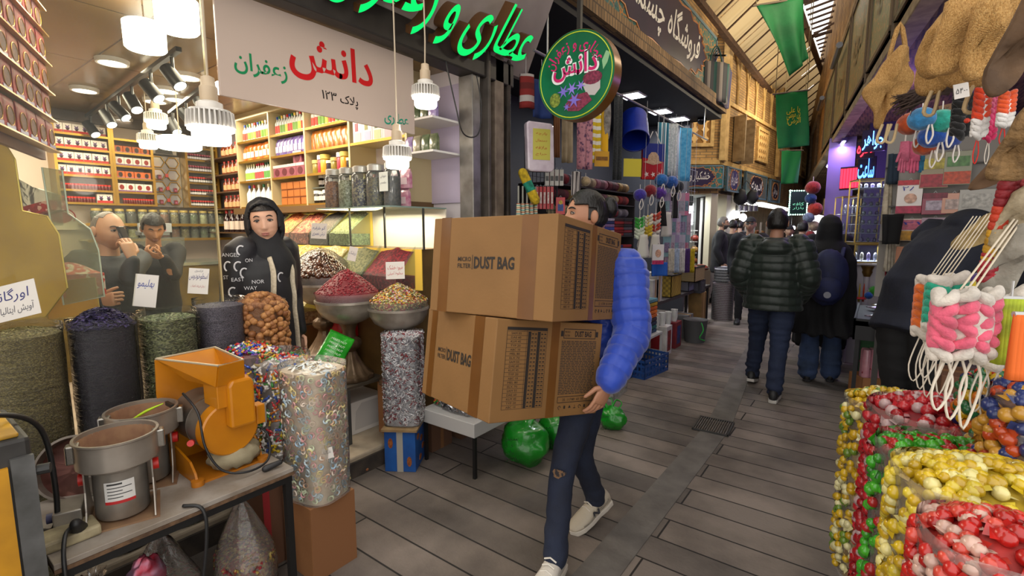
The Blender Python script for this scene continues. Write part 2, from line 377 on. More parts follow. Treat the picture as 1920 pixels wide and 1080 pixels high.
# gallery roof: metal sheets, rusty trusses and open slats
sheetm,_n,_p=_new('translucent_sheet'); _p.inputs['Roughness'].default_value=.6; _p.inputs['Base Color'].default_value=lin('c0ac82'); _t=_n.nodes.new('ShaderNodeBsdfTranslucent'); _t.inputs[0].default_value=lin('d2b888'); _x=_n.nodes.new('ShaderNodeMixShader'); _x.inputs[0].default_value=.6; _n.links.new(_p.outputs[0],_x.inputs[1]); _n.links.new(_t.outputs[0],_x.inputs[2]); _n.links.new(_x.outputs[0],_n.nodes['Material Output'].inputs[0]); rust=mat('5a3f2e',.7,.3,'3c2a20',12)
g=G()
for k in range(18):
    v0=4.6+k*1.5; g.add([(-2.5,v0,4.95),(-2.5,v0+1.46,4.95),(-1.45,v0+1.46,5.75),(-1.45,v0,5.75)],[(0,1,2,3)])
struct(g.o('ceiling_roof',sheetm))
g=G()
for k in range(40): v=4.6+k*.7; g.tube([(-2.45,v,4.9),(-1.45,v,5.7)],.018,5)
g.bar((-1.5,4,5.72),(-1.5,34,5.72),.09,.1); g.bar((-2.4,4,4.93),(-2.4,34,4.93),.1,.1); g.bar((.5,4,6.1),(.5,34,6.1),.1)
for k in range(96): v=5+k*.3; g.bar((-1.5,v,6.0),(.9,v,6.4),.05,.03)
for k in range(15):
    v=5+k*2; g.bar((-1.5,v,5.7),(.6,v,5.9),.05); g.bar((-1.5,v,5.7),(-.4,v+1,6.15),.035); g.bar((.6,v,5.9),(-.4,v+1,6.15),.035); g.bar((-1.5,v+2,5.7),(.6,v,5.9),.03)
struct(g.o('trim_11',rust))
struct(G().box(-2.4,2.5,33,33.2,0,6).o('wall_end',mat('4a4038',.8)))
# right hand building: soffit and upper wall along a slightly skewed line
def RL(v,off=0,z=0): return V((.13-.1412*(v-4.2)+off,v+off*.14,z))
dR=(RL(14)-RL(4)).normalized()
def rslab(g,v0,v1,o0,o1,z0,z1):
    q=[RL(v0,o0),RL(v1,o0),RL(v1,o1),RL(v0,o1)]
    return g.add([V((p.x,p.y,z0)) for p in q]+[V((p.x,p.y,z1)) for p in q],[(0,1,2,3),(7,6,5,4),(4,5,1,0),(5,6,2,1),(6,7,3,2),(7,4,0,3)])
struct(rslab(G(),1.2,30,.03,2.6,3.05,3.2).o('ceiling_right',brkd,uv=True))
struct(rslab(G(),1.2,30,.03,.4,3.2,6.4).o('wall_right',brk,uv=True))
g=rslab(G(),1.2,30,-.02,.12,2.98,3.07); rslab(g,1.2,30,-.03,.08,4.4,4.5); struct(g.o('trim_12',mat('b39a72',.7,0,'8a7350',9),bev=.008))
g=G()
for v in (2.2,3.6,5.0,6.4,8.2,10.2,12.4,15,18): rslab(g,v,v+.12,-.025,.06,3.05,4.45)
struct(g.o('trim_13',mat('6d573c',.7,0,'4c3b29',12)))
g=G()
for v in (5.6,8.9,12.2): g.tube([RL(v,-.1,4.2),RL(v+1.1,-.1,4.2)],.045,8); lamp('brick_fill','AREA',RL(v+.55,-.17,4.2),{5.6:22,8.9:55,12.2:55}[v],(1,.86,.62),.06,(0,R(88),R(8)),1.0)  # fill lamps added at the tubes for the far brick; farthest tube unseen
struct(g.o('trim_14',mat('77777a',.3,.7)))
struct(rslab(G(),2.0,30,2.3,2.4,0,3.05).o('wall_right_back',mat('6a5f74',.7)))
struct(rslab(G(),11.0,11.2,.75,2.4,0,3.05).o('wall_right_end',mat('5a4a78',.7)))
# ---------------------------------------------------------------- tiled shop signs
def tilemat(a='2f6a66',b='1e4a52',c='b0763a',d='20305a'):
    key=('tile',a,b,c,d)
    if key in _M: return _M[key]
    m,n,p=_new('glazed_tile'); p.inputs['Roughness'].default_value=.3
    v=n.nodes.new('ShaderNodeTexVoronoi'); v.feature='DISTANCE_TO_EDGE'; v.inputs['Scale'].default_value=1; n.links.new(_mapped(n,9),v.inputs['Vector'])
    t=n.nodes.new('ShaderNodeTexNoise'); t.inputs['Scale'].default_value=1; t.inputs['Detail'].default_value=2; t.inputs['Distortion'].default_value=2.5; n.links.new(_mapped(n,16),t.inputs['Vector'])
    c1=ramp(n,[c,c,a],v.outputs[0],pos=[0,.05,.09]); c2=ramp(n,[d,b,'000000','000000',c,d],t.outputs[0],pos=[.3,.38,.42,.62,.66,.72])
    mk=ramp(n,['ffffff','000000','000000','ffffff'],t.outputs[0],True,[0,.4,.5,.64])
    mx=n.nodes.new('ShaderNodeMix'); mx.data_type='RGBA'; n.links.new(mk,mx.inputs[0]); n.links.new(c1,mx.inputs[6]); n.links.new(c2,mx.inputs[7]); n.links.new(mx.outputs[2],p.inputs['Base Color'])
    _M[key]=m; return m
def cartouche(w,h):
    q=[(1,.0),(.9,.22),(.93,.34),(.84,.4),(.86,.6),(.76,.62),(.7,.86),(.58,.8),(.5,1),(.3,.9),(0,1)]
    q=q+[(-x,y) for x,y in q[-2::-1]]; q=q+[(x,-y) for x,y in q[-2:0:-1]]
    return [(x*w/2,y*h/2) for x,y in q]
def tilesign(label,O,X,w,h,s,cw=.7,chh=.72,bg=None,navy='1d1a35',ink='d8d4cc',th=.55,sl=.25,tw=None,group='tiled shop signs above the alley',wrt=True,dy=0):
    X=V(X).normalized(); N=X.cross(Z3)
    t=thing('tile_sign',label,'sign',O-Z3*(h/2),0,group)
    G().prism([(-w/2,-h/2),(w/2,-h/2),(w/2,h/2),(-w/2,h/2)],-.03,.02,O,X,Z3).o('tile_panel',bg or tilemat(),t,w=True)
    b=.035*min(1,h)+.01; g=G()
    for x0,x1,y0,y1 in ((-w/2,w/2,h/2-b,h/2),(-w/2,w/2,-h/2,-h/2+b),(-w/2,-w/2+b,-h/2,h/2),(w/2-b,w/2,-h/2,h/2)):
        g.prism([(x0,y0),(x1,y0),(x1,y1),(x0,y1)],-.02,.035,O,X,Z3)
    g.o('sign_border',mat('56707a' if cw else '6d573c',.5),t,w=True)
    if cw:
        G().prism(cartouche(w*cw,h*chh),.02,.026,O,X,Z3).prism(cartouche(w*cw*1.04,h*chh*1.06),.015,.023,O,X,Z3).o('cartouche',mat(navy,.35,0,'2a1d38',3),t,w=True)
        g=G(); q=cartouche(w*cw*1.03,h*chh*1.05); g.tube([O+X*x+Z3*y+N*.024 for x,y in q],.006+.006*h,5,closed=True); g.o('cartouche_rim',mat('b5733a',.5),t,w=True)
    if wrt:
        g=G(); put(g,fa(s),O+N*.028+Z3*dy,X,Z3,w=tw or w*cw*.8,h=h*th,sl=sl,bold=.012); g.o('lettering',mat(ink,.5),t,w=True)
    return t
p0=PU(1077,47,-2.4); 
tilesign('long teal tile sign with white calligraphy on dark cartouche above the scarf stall',V((-2.4,6.62,4.22)),XV,4.7,.94,'فروشگاه چشمک',.74,.86,th=.62,sl=.3)
tilesign('teal tile sign set in brick above the green lit lettering',V((-2.4,2.2,4.3)),XV,3.0,.9,'عطاری',.6,.8)
def onfar(a,d,z,out=.12): n=V((d.y,-d.x,0)); return a+n*out+Z3*z
dA=(A1-A0).normalized(); dC=(C1-B1).normalized()
tilesign('wide teal tile sign with white writing on the brick corner beside the towels',onfar(A1-dA*.62,dA,2.57),dA,1.35,.46,'خشکبار و دستچین',.75,.8,sl=.1,th=.5)
tilesign('small teal tile sign with blue medallion right of the wide corner sign',onfar(A1+dB*.55,dB,2.55),dB,.9,.5,'عطاری چای',.6,.8,navy='26246a')
tilesign('grey tile sign with large pale calligraphy second along the brick front',onfar(A1+dB*2.2,dB,2.52),dB,1.7,.58,'ادویه',.62,.75,bg=tilemat('5d6a66','3c4a4c','7a705a','2a3340'),navy='2a2624')
tilesign('dim grey tile sign with small medallion third along the brick front',onfar(A1+dB*3.9,dB,2.5),dB,1.0,.58,'سوهان',.6,.7,bg=tilemat('5d6a66','3c4a4c','7a705a','2a3340'),navy='2a2624')
tilesign('dark tile sign on brick wall behind the green lit board',onfar(B1+dC*1.4,dC,2.5,.06),dC,2.2,.6,'بازار',.5,.7,bg=tilemat('4d5a56','3c4a4c','6a604a','2a3340'),navy='222')if 0 else None
gt=tilemat('4f7560','5f5c46','97805a','70553f')
for v0,v1,l in ((2.34,3.58,'largest weathered green tile panel high above the loofah stall'),(3.74,4.98,'worn brown and green tile panel second along the right wall'),(5.14,6.38,'worn green tile panel third along the right wall'),(6.54,8.18,'green tile panel fourth along the right wall'),(8.34,10.18,'small far green tile panel on right wall beside the flags'),(10.34,12.38,'last visible green tile panel on the right wall')):
    c=RL((v0+v1)/2,-.0,3.74); tilesign(l,c,-dR,v1-v0,1.24,'ادویه',.0,.7,bg=gt,group='weathered tile panels on the right wall',ink='8a7a60',tw=(v1-v0)*.5,th=.4)
# lattice windows and shutters of the brick building
def lattice(c,d,w,h,label):
    n=V((d.y,-d.x,0)); t=thing('lattice_window',label,'window',c-Z3*h/2,0,'brick lattice windows')
    G().prism([(-w/2,-h/2),(w/2,-h/2),(w/2,h/2),(-w/2,h/2)],-.01,.012,c,d,Z3).o('window_recess',mat('8a5f22',.8),t,w=True)
    g=G()
    for x0,x1,y0,y1 in ((-w/2-.07,w/2+.07,h/2,h/2+.07),(-w/2-.07,w/2+.07,-h/2-.07,-h/2),(-w/2-.07,-w/2,-h/2,h/2),(w/2,w/2+.07,-h/2,h/2)): g.prism([(x0,y0),(x1,y0),(x1,y1),(x0,y1)],-.01,.05,c,d,Z3)
    g.o('window_frame',mat('c9a468',.8,0,'a98850',12),t,w=True)
    g=G(); k=max(2,int(w/.16)); r=int(h/.16)
    for i in range(k):
        for j in range(r):
            q=c+d*((i+.5)/k-.5)*w+Z3*((j+.5)/r-.5)*h; s=.055
            g.prism([(-s*1.4,0),(0,-s*1.4),(s*1.4,0),(0,s*1.4)],.012,.035,q,d,Z3)
            g.prism([(-s*.5,-.09),(s*.5,-.09),(s*.5,.09),(-s*.5,.09)],.012,.03,q,d,Z3)
    g.o('lattice',mat('d8b070',.8),t,w=True)
lattice(onfar(A1-dA*.42,dA,3.6,.01),dA,.42,.7,'golden lattice window on corner brick wall beside the hanging plaid bags')
lattice(onfar(A1+dB*2.9,dB,3.55,.01),dB,.8,.65,'golden lattice window on brick front under the blind arches')
lattice(onfar(B1+dC*1.2,dC,3.9,.01),dC,1.1,.95,'far golden lattice window half hidden by the middle flag')
lattice(onfar(B1+dC*5.4,dC,3.9,.01),dC,1.2,.95,'farthest golden lattice window behind the lowest flag')
c=onfar(A1+dB*1.0,dB,3.42,.03); t=thing('wooden_shutter','open brown wooden shutter on brick front above the small signs','shutter',c-Z3*.47)
G().prism([(-.26,-.47),(.26,-.47),(.26,.47),(-.26,.47)],-.02,.02,c,dB,Z3).o('window_opening',mat('2b231c',.8),t,w=True)
for s in (-1,1):
    g=G(); q=c+dB*(.26*s); e=(nB+dB*.25*s).normalized(); g.prism([(0,-.47),(.26,-.47),(.26,.47),(0,.47)],-.015,.015,q,e,Z3)
    for k in range(3): g.prism([(.04,-.42+k*.29),(.22,-.42+k*.29),(.22,-.18+k*.29),(.04,-.18+k*.29)],-.02,.02,q,e,Z3)
    g.o('shutter_leaf',mat('a58a62',.7,0,'8a6f4a',9),t,w=True)
# drain grate
t=thing('drain_grate','small iron drain grate set in the stone floor strip','grate',(-.92,3.9,.004),R(4))
g=G()
for x in (-.13,.12): g.box(x,x+.012,-.15,.15,0,.012)
for y in (-.15,.14): g.box(-.13,.13,y,y+.012,0,.012)
g.o('grate_frame',mat('4a4a4a',.5,.7),t)
g=G()
for k in range(14): g.box(-.115+k*.017,-.109+k*.017,-.14,.14,0,.01)
g.o('bars',mat('77767a',.4,.8),t)
# ================================================================ spice shop interior
gold=mat('b08a3a',.3,.75); goldw=mat('c9b98e',.4,.2); white=mat('e8e4e0',.5); acry=film('dfe6e4',.10,.3,.05,5,.1)
WARM=(1,.86,.66)
# ceiling lights and tracks
for i,(x,y) in enumerate(((210,112),(158,165),(350,140),(312,166),(291,186),(228,222),(330,182),(262,235))):
    p=PZ(x,y,2.78); 
    where=['nearest the glass','left of the row','beside the sign edge','behind the track spots','near the hanging bulb','over the back shelf','between the two tracks','last before the corner'][i]
    t=thing('ceiling_light','round recessed ceiling light '+where,'ceiling light',p-Z3*.03,0,'recessed lights in the spice shop ceiling')
    G().lathe([(.085,.0),(.1,.0),(.105,.03),(.085,.03)],24,cap=False).o('rim',white,t,sm=30)
    G().lathe([(.083,.004),(.083,.02)],24).o('diffuser',mat('fff6e8',.5,em=9),t)
for (x,y,e) in ((-5.9,.9,95),(-4.2,1.9,85),(-3.4,.6,55),(-5.6,2.2,60)): lamp('ceiling_lamp','AREA',(x,y,2.74),e*.55,WARM,.9,(0,0,0),.9)
bk=mat('1c1b1c',.35,.3); 
def track(a,b,n,label,lab2,ks):
    a=V(a);b=V(b); t=thing('track_rail',label,'track light',(a+b)/2-Z3*.02); G().bar(a,b,.035,.03).o('rail',bk,t,w=True)
    for k in ks:
        q=a.lerp(b,k); s=thing('track_spot','black cylinder spotlight %s on %s'%(lab2[ks.index(k)%len(lab2)],label.split(' under')[0]),'spotlight',q-Z3*.02,0,'track spotlights in the spice shop')
        d=V((.5,U(.1,.6),-.75)).normalized(); c=V((0,0,-.13))
        G().tube([(0,0,0),(0,0,-.09)],.012,6).o('stem',bk,s)
        G().tube([c-d*.08,c+d*.075],[.045,.048],14).o('lamp_head',bk,s,sm=40)
        G().tube([c+d*.074,c+d*.079],.04,14).o('lens',mat('ffffff',.5,em=4),s)
e0,e1=PZ(163,218,2.72),PZ(335,92,2.72); track(e0,e1,0,'long black track under the shop ceiling',['first','second','third','fourth','fifth','nearest'],[.05,.3,.45,.6,.78,.95])
track(PZ(318,212,2.72),PZ(385,160,2.72),0,'short black track under the shop ceiling',['inner','middle','outer'],[.1,.5,.9])
# ---- back wall shelving
ZR=[1.815,1.95,2.10,2.235,2.375,2.52]
def shelfunit(name,label,axis,a0,a1,zs,ztop,front,back,mid=()):
    """shelf along axis ('v' on back wall, 'u' on side wall) with boards at zs"""
    t=thing(name,label,'shelf',((back+front)/2,(a0+a1)/2,zs[0]) if axis=='v' else ((a0+a1)/2,(back+front)/2,zs[0]))
    def B(g,p0,p1,d0,d1,z0,z1): return g.box(min(d0,d1),max(d0,d1),p0,p1,z0,z1) if axis=='v' else g.box(p0,p1,min(d0,d1),max(d0,d1),z0,z1)
    for z in zs: B(G(),a0,a1,back,front,z-.012,z).o('shelf_board',goldw,t,w=True)
    for z in zs: B(G(),a0,a1,front,front+(.006 if front>back else -.006),z-.02,z+.002).o('shelf_edge',gold,t,w=True)
    for a in [a0,a1]+list(mid): B(G(),a-.012,a+.012,back,front+(.008 if front>back else -.008),zs[0]-.02,ztop).o('upright',goldw if axis=='u' else gold,t,w=True)
    return t
shelfunit('wall_shelf','gold trimmed wall shelf of saffron boxes on the back wall','v',1.335,1.79,ZR,2.66,-6.74,-7.0)
shelfunit('wall_shelf','gold trimmed shelf of orange and white boxes beside the hexagon display','v',1.815,2.17,ZR,2.66,-6.74,-7.0)
shelfunit('wall_shelf','gold trimmed shelf of red capped jars right of the hexagon display','v',2.52,2.86,ZR,2.66,-6.74,-7.0)
def cbox(name,w,h,d,c,label,cat,parts=(),front='u',grp=None):
    """carton at origin facing +x (front='u') or -y (front='v')"""
    t=thing(name,label,cat,(0,0,-50),0,grp)
    G().box(-d/2,d/2,-w/2,w/2,0,h).o('carton',mat(c,.45),t,bev=.002)
    for nm,poly,cc,dep in parts:
        G().prism([(x*w/2,y*h) for x,y in poly],0,.0015+dep,(d/2,0,0),XV,Z3).o(nm,mat(cc,.4),t)
    return t
def sq(x0,x1,y0,y1): return [(x0,y0),(x1,y0),(x1,y1),(x0,y1)]
def circ(cx,cy,rx,ry,n=14): return [(cx+rx*cos(2*pi*k/n),cy+ry*sin(2*pi*k/n)) for k in range(n)]
flw=[('red_band',sq(-1,1,.02,.3),'b01f1a',0),('flower_print',[(-.1,.3),(-.6,.55),(-.3,.58),(-.5,.85),(0,.7),(.5,.85),(.3,.58),(.6,.55),(.1,.3)],'5b3a6e',.0003),('window',circ(0,.42,.38,.13),'2b1416',.0006)]
sb=cbox('saffron_box',.068,.098,.05,'e9dfd8','white saffron box with purple flower print and red band','box',flw)
rowname=['lowest','second','third','fourth','fifth','top']
first=[]
def lay(proto,pts,label,group,rz=0,jit=0.003):
    for p in pts:
        q=V(p)+V((U(-jit,jit),U(-jit,jit),0))
        if proto.location.z<-40: proto.location=q; proto.rotation_euler.z=rz; proto['label']=label; proto['group']=group
        else: dup(proto,q,rz,label,group)
def line(a,b,n): return [V(a).lerp(V(b),(i+.5)/n) for i in range(n)]
for k in (2,3,4,5): lay(sb,line((-6.79,1.35,ZR[k]),(-6.79,1.775,ZR[k]),6),'white saffron box with purple flower print on %s shelf of the left back wall unit'%rowname[k],'saffron boxes on the back wall, %s shelf'%rowname[k])
def jarp(r,h,c,cap,label,capc=None,lid=.25,glassy=False,rim=1.06):
    t=thing('jar',label,'jar',(0,0,-50))
    G().lathe([(r*.9,0),(r,h*.05),(r,h*(1-lid)*.9),(r*.8,h*(1-lid))],12).o('jar_body',mat(c,.25),t,sm=40)
    G().lathe([(r*rim*.96,h*(1-lid)),(r*rim,h*(1-lid)),(r*rim,h*.98),(r*.95,h)],12).o('lid',mat(cap,.4),t,sm=40)
    return t
rj=jarp(.014,.062,'5a1512','c8281c','x'); wj=jarp(.016,.072,'3a2426','c8281c','x'); G().lathe([(.0165,.012),(.0165,.036)],12).o('paper_label',mat('dcd8dc',.5),wj)
wj2=jarp(.016,.072,'4a2a30','96304a','x'); G().lathe([(.0165,.012),(.0165,.036)],12).o('paper_label',mat('cfcbd4',.5),wj2)
lay(rj,line((-6.78,1.35,ZR[1]),(-6.78,1.775,ZR[1]),15),'tiny red capped saffron jar in the row below the flower boxes','red capped jars on the back wall')
lay(rj,line((-6.78,1.35,ZR[0]),(-6.78,1.63,ZR[0]),11),'tiny red capped saffron jar on the lowest left back shelf','red capped jars on the lowest left back shelf')
lay(sb,line((-6.79,1.64,ZR[0]),(-6.79,1.775,ZR[0]),2),'white saffron box at the right end of the jar row','saffron boxes beside the red capped jars')
lay(rj,line((-6.78,1.87,ZR[0]),(-6.78,2.155,ZR[0]),12),'tiny red capped jar on lowest shelf beside the hexagon display','red capped jars beside the hexagon display')
ob=cbox('orange_box',.078,.075,.05,'c9601f','x','box',[('window',circ(0,.5,.5,.36),'2e1512',.0005),('white_band',sq(-1,1,.04,.16),'a06a8a',0)])
rb=cbox('white_box',.078,.092,.05,'e4dcd8','x','box',[('window',circ(0,.55,.55,.3),'8e1f1c',.0003),('purple_band',sq(-1,1,.04,.2),'7a4a80',0)])
for k in (4,2): lay(ob,line((-6.79,1.83,ZR[k]),(-6.79,2.155,ZR[k]),4),'orange gift box with round dark window on the %s shelf beside the hexagons'%rowname[k],'orange boxes, %s shelf'%rowname[k])
for k in (3,1): lay(rb,line((-6.79,1.83,ZR[k]),(-6.79,2.155,ZR[k]),4),'white gift box with round red window on the %s shelf beside the hexagons'%rowname[k],'white round window boxes, %s shelf'%rowname[k])
for k in range(5): lay(wj2 if k>2 else wj,line((-6.78,2.54,ZR[k]),(-6.78,2.84,ZR[k]),11),'small %s capped jar with white label, %s shelf right of the hexagons'%(('plum' if k>2 else 'red'),rowname[k]),'labelled jars right of the hexagons, %s shelf'%rowname[k])
# hexagon display
t=thing('hexagon_display','silver honeycomb wall display with gold rimmed hexagon niches','display',(-6.9,2.32,1.82))
G().box(-7.0,-6.9,2.185,2.505,1.8,2.4).o('backing',mat('9b9aa0',.25,.7),t,w=True)
hexp=[]
for i in range(3):
    for j in range(2): hexp.append((2.27+j*.15,1.89+i*.145+j*.0))
for (y,z) in hexp+[(2.27,2.325),(2.42,2.325)]:
    q=[V((-6.885,y+.068*cos(pi*k/3),z+.068*sin(pi*k/3))) for k in range(6)]
    G().tube(q,.007,6,closed=True).o('hexagon_rim',gold,t,w=True)
    G().prism([(p.y,p.z) for p in q],-6.9,-6.895,(0,0,0),XV,Z3).o('hexagon_back',mat('b9bccb',.15,.6),t,w=True)
hb=cbox('saffron_tin',.035,.05,.03,'7a1722','x','tin',[('label_print',sq(-.6,.6,.2,.6),'a05a78',0)])
for n,(y,z) in enumerate(hexp[:5]): lay(hb,[(-6.87,y,z-.058)],'small dark red tin in the %s niche of the honeycomb display'%['lower left','lower right','middle left','middle right','upper left','upper right'][n],'tins in the honeycomb display')
for z in (1.88,2.02,2.17):
    o=G().box(-6.89,-6.86,2.33,2.36,z-.02,z+.02).o('red_packet',mat('b83a35',.4)); tag(o,'small red packet between hexagons, '+{1.88:'lowest',2.02:'middle',2.17:'highest'}[z]+' of three','packet','red packets between the hexagons')
# framed portrait, poster, scale
t=thing('framed_portrait','framed grey portrait picture above the honeycomb display','picture',(-6.85,2.3,2.42))
G().box(-6.9,-6.85,2.2,2.47,2.405,2.66).o('picture_frame',mat('2a2624',.4),t,w=True)
G().prism([(2.212,2.415),(2.458,2.415),(2.458,2.65),(2.212,2.65)],-6.849,-6.845,(0,0,0),XV,Z3).o('print',mat('b8aca0',.4,0,'8c8078',6),t,w=True)
g=G(); g.prism([(2.33+.042*cos(k*.4),2.56+.055*sin(k*.4)) for k in range(16)],-6.845,-6.842,(0,0,0),XV,Z3); g.prism([(2.24,2.418),(2.42,2.418),(2.41,2.48),(2.36,2.51),(2.3,2.51),(2.25,2.48)],-6.845,-6.842,(0,0,0),XV,Z3); g.o('figure_print',mat('3f3a38',.5),t,w=True)
t=thing('advert_board','white advert board with red bowl picture behind the man on the phone','poster',(-6.95,1.5,1.55))
G().box(-6.99,-6.95,1.24,1.74,1.53,1.79).o('board',mat('ddd0c4',.4),t,w=True)
G().prism(circ(1.37,1.66,.09,.06,20),-6.95,-6.947,(0,0,0),XV,Z3).o('bowl_print',mat('a3262a',.4),t,w=True)
g=G(); g.tube([(-6.945,1.37+.115*cos(a),1.67+.09*sin(a)) for a in [k*pi/12-.6 for k in range(18)]],.006,5); g.o('red_swirl',mat('b8433a',.4),t,w=True)
G().prism([(1.6,1.6),(1.74,1.6),(1.74,1.74),(1.68,1.66)],-6.95,-6.946,(0,0,0),XV,Z3).o('orange_corner',mat('d8692a',.4),t,w=True)
# jar ledges
for z,lab in ((1.60,'upper'),(1.43,'lower')):
    t=thing('jar_ledge','long brass edged %s ledge of storage jars under the back shelves'%lab,'ledge',(-6.8,2.2,z-.02))
    G().box(-7,-6.66,1.5,2.94,z-.02,z-.005).o('ledge_board',goldw,t,w=True); G().box(-6.66,-6.65,1.5,2.94,z-.03,z).o('ledge_edge',gold,t,w=True)
def bigjar(r,h,c,grains,label,lidc='c9b26a'):
    t=thing('storage_jar',label,'jar',(0,0,-50))
    G().lathe([(r*.9,.004),(r*.95,.01),(r*.95,h*.66),(r*.93,h*.68)],16).o('contents',gran(grains,90) if len(grains)>1 else mat(grains[0],.6),t,sm=40)
    G().lathe([(r*.92,0),(r,.01),(r,h*.74),(r*.8,h*.84)],16).o('glass_body',acry,t,sm=40)
    G().lathe([(r*.84,h*.84),(r*.86,h*.84),(r*.86,h*.97),(r*.7,h)],16).o('lid',mat(lidc,.3,.4),t,sm=40)
    return t
kinds=[(['6d6f52','474a34'],'dark green'),(['6b2a33','8e3a40'],'crimson'),(['c9c08a','e0d9ab'],'cream'),(['8b7437','b39b52'],'ochre'),(['d6d0b4','b8ad86'],'ivory'),(['7d8a4c','5e6b38'],'leaf green'),(['8f4a26','b0642f'],'rust'),(['4d3b2d','2e241d'],'dark brown')]
bj=[bigjar(.05,.165,None,c,'x') for c,_ in kinds]
for row,(z,lab) in enumerate(((1.60,'upper'),(1.43,'lower'))):
    for i in range(13 if row==0 else 12):
        k=(i*5+row*3)%8; lay(bj[k],[(-6.78,1.62+i*.105,z-.005)],'storage jar of %s contents, %s from the left on the %s jar ledge'%(kinds[k][1],['first','second','third','fourth','fifth','sixth','seventh','eighth','ninth','tenth','eleventh','twelfth','thirteenth'][i],lab),'storage jars on the %s ledge'%lab)
t=thing('counter_scale','grey counter scale with pink display before the back jars','scale',(-6.35,2.05,1.47))
G().box(-6.45,-6.25,1.86,2.12,1.47,1.52).o('platform',mat('8a8f94',.35,.5),t,w=True,bev=.006); G().box(-6.3,-6.24,1.84,2.14,1.5,1.6).o('display_head',mat('9a9ea2',.4),t,w=True,bev=.006); G().box(-6.24,-6.236,1.94,2.08,1.52,1.58).o('screen',mat('a13a58',.4,em=.6),t,w=True)
# counter behind the men, low gold display
t=thing('shop_counter','brass edged glass shop counter behind the two men','counter',(-6.3,1.9,.13))
G().box(-6.6,-5.9,.3,2.6,.13,1.15).o('counter_body',mat('6a5a38',.4,.3,'8a7440',5),t,w=True); G().box(-6.62,-5.88,.28,2.62,1.15,1.18).o('counter_top',mat('8d948c',.1,.4),t,w=True)
G().box(-6.45,-6.1,1.8,2.2,1.18,1.45).o('glass_box',acry,t,w=True)
# ---- side wall shelving
LV=[1.78,2.06,2.275,2.485]; cols=[(-5.76,-5.09),(-5.07,-4.44),(-4.42,-3.75),(-3.73,-3.02)]
cname=['far left','second','third','nearest']; rname=['bottom','third','second','top']
t=shelfunit('wall_shelf','large white and gold wall shelf of bottles and packs on the side wall','u',-5.78,-3.01,LV,2.72,2.68,2.95,mid=(-5.08,-4.43,-3.74))
G().box(-5.95,-3.02,2.68,2.95,2.81,2.72).o('top_board',goldw,t,w=True); G().box(-5.79,-3.0,2.6,2.95,1.7,1.76).o('thick_base',mat('6f5636',.4,.2),t,w=True)
def bottle(r,h,c,cap,lab=None,sh=.62,name='bottle'):
    t=thing(name,'x','bottle',(0,0,-50))
    G().lathe([(r*.9,0),(r,h*.03),(r,h*sh),(r*.35,h*(sh+.17)),(r*.32,h*.86)],12).o('bottle_body',c,t,sm=40)
    G().lathe([(r*.42,h*.86),(r*.42,h*.99),(r*.38,h)],10).o('cap',mat(cap,.4),t,sm=40)
    if lab: G().lathe([(r*1.02,h*.12),(r*1.02,h*.5)],12).o('paper_label',mat(lab,.5),t)
    return t
clr=mat('c9ccc4',.08,0,coat=.5); 
def bset(pairs,r,h,body,labc): return [(bottle(r,h,body,c,labc and labc[i%len(labc)]),n) for i,(c,n) in enumerate(pairs)]
BS=bset([('2a4a9a','blue'),('d8b54a','yellow'),('b82a2a','red'),('2d6b3a','green'),('e8e2d4','white')],.025,.19,clr,['c9402e','6f9a3a','d8c24a'])
def fill(prs,c,r,n,depth=2.74,word='bottle',pad=.03,rows=1,same=False,step=3):
    a,b=cols[c]; z=LV[r]
    for q in range(rows):
        for i,p in enumerate(line((a+pad,depth+q*.08,z),(b-pad,depth+q*.08,z),n)):
            pr,nm=prs[i*len(prs)//n if same else (i*step+q)%len(prs)]
            lay(pr,[p],'%s %s in the %s compartment of the %s side shelf column'%(nm,word,rname[r],cname[c]),'%ss in side shelf, %s column %s row'%(word,cname[c],rname[r]))
def nb(l): return [(p,n+' capped clear') for p,n in l]
fill(nb(BS),0,3,11); fill(nb(BS),1,3,12,same=False); fill(nb(BS),2,3,11)
BS2=bset([('d8cf9a','pale'),('b8263a','red'),('1f5a46','green')],.024,.185,mat('dfe4d8',.1,coat=.4),['8fb04a','c94a4a','5f9a4a'])
fill([(p,n+' capped small') for p,n in BS2],0,1,12,same=True)
BS3=bset([('2a5ac8','blue'),('e8e2d4','white'),('d8cf9a','pale'),('b8263a','red'),('1f6a46','green')],.032,.24,mat('e4e8ea',.1,coat=.4),None)
fill([(p,n+' capped frosted') for p,n in BS3],0,0,6)
def pack(w,h,d,c,c2,band=None):
    t=thing('packet','x','packet',(0,0,-50)); g=G(); rings=[]
    for z,k,wd in ((0,.9,1),(.1,1,1),(.75,.9,1),(.92,.25,.98),(1,.08,.96)):
        rings.append([V((x*w/2*wd,y*d/2*k,z*h)) for x,y in ((-1,-.6),(-.6,-1),(.6,-1),(1,-.6),(1,.6),(.6,1),(-.6,1),(-1,.6))])
    g.loft(rings); g.o('pouch',mat(c,.25,0,c2,22,coat=.5),t,sm=40)
    if band: G().prism(sq(-w*.36,w*.36,h*.2,h*.55),0,.002,(0,-d/2,0),XU,Z3).o('front_label',mat(band,.4),t)
    return t
po=[(pack(.1,.175,.06,'d8722a','b0501c','e8d8c0'),'bright orange'),(pack(.1,.18,.06,'c25a1e','e08a3a','f0e0c8'),'deep orange')]; fill(po,0,2,7,word='pack')
pp=[(pack(.08,.175,.06,'7d6ab0','5a488a','c8b8d8'),'purple'),(pack(.08,.175,.06,'8f86a8','6a5aa0','e0dce8'),'lilac')]; fill(pp,1,2,8,word='pack')
pn=[(pack(.085,.185,.06,'b06a2a','8a4a1a'),'amber'),(pack(.085,.185,.06,'c88a3a','8f5a22'),'honey coloured')]; fill(pn,2,2,8,word='pack')
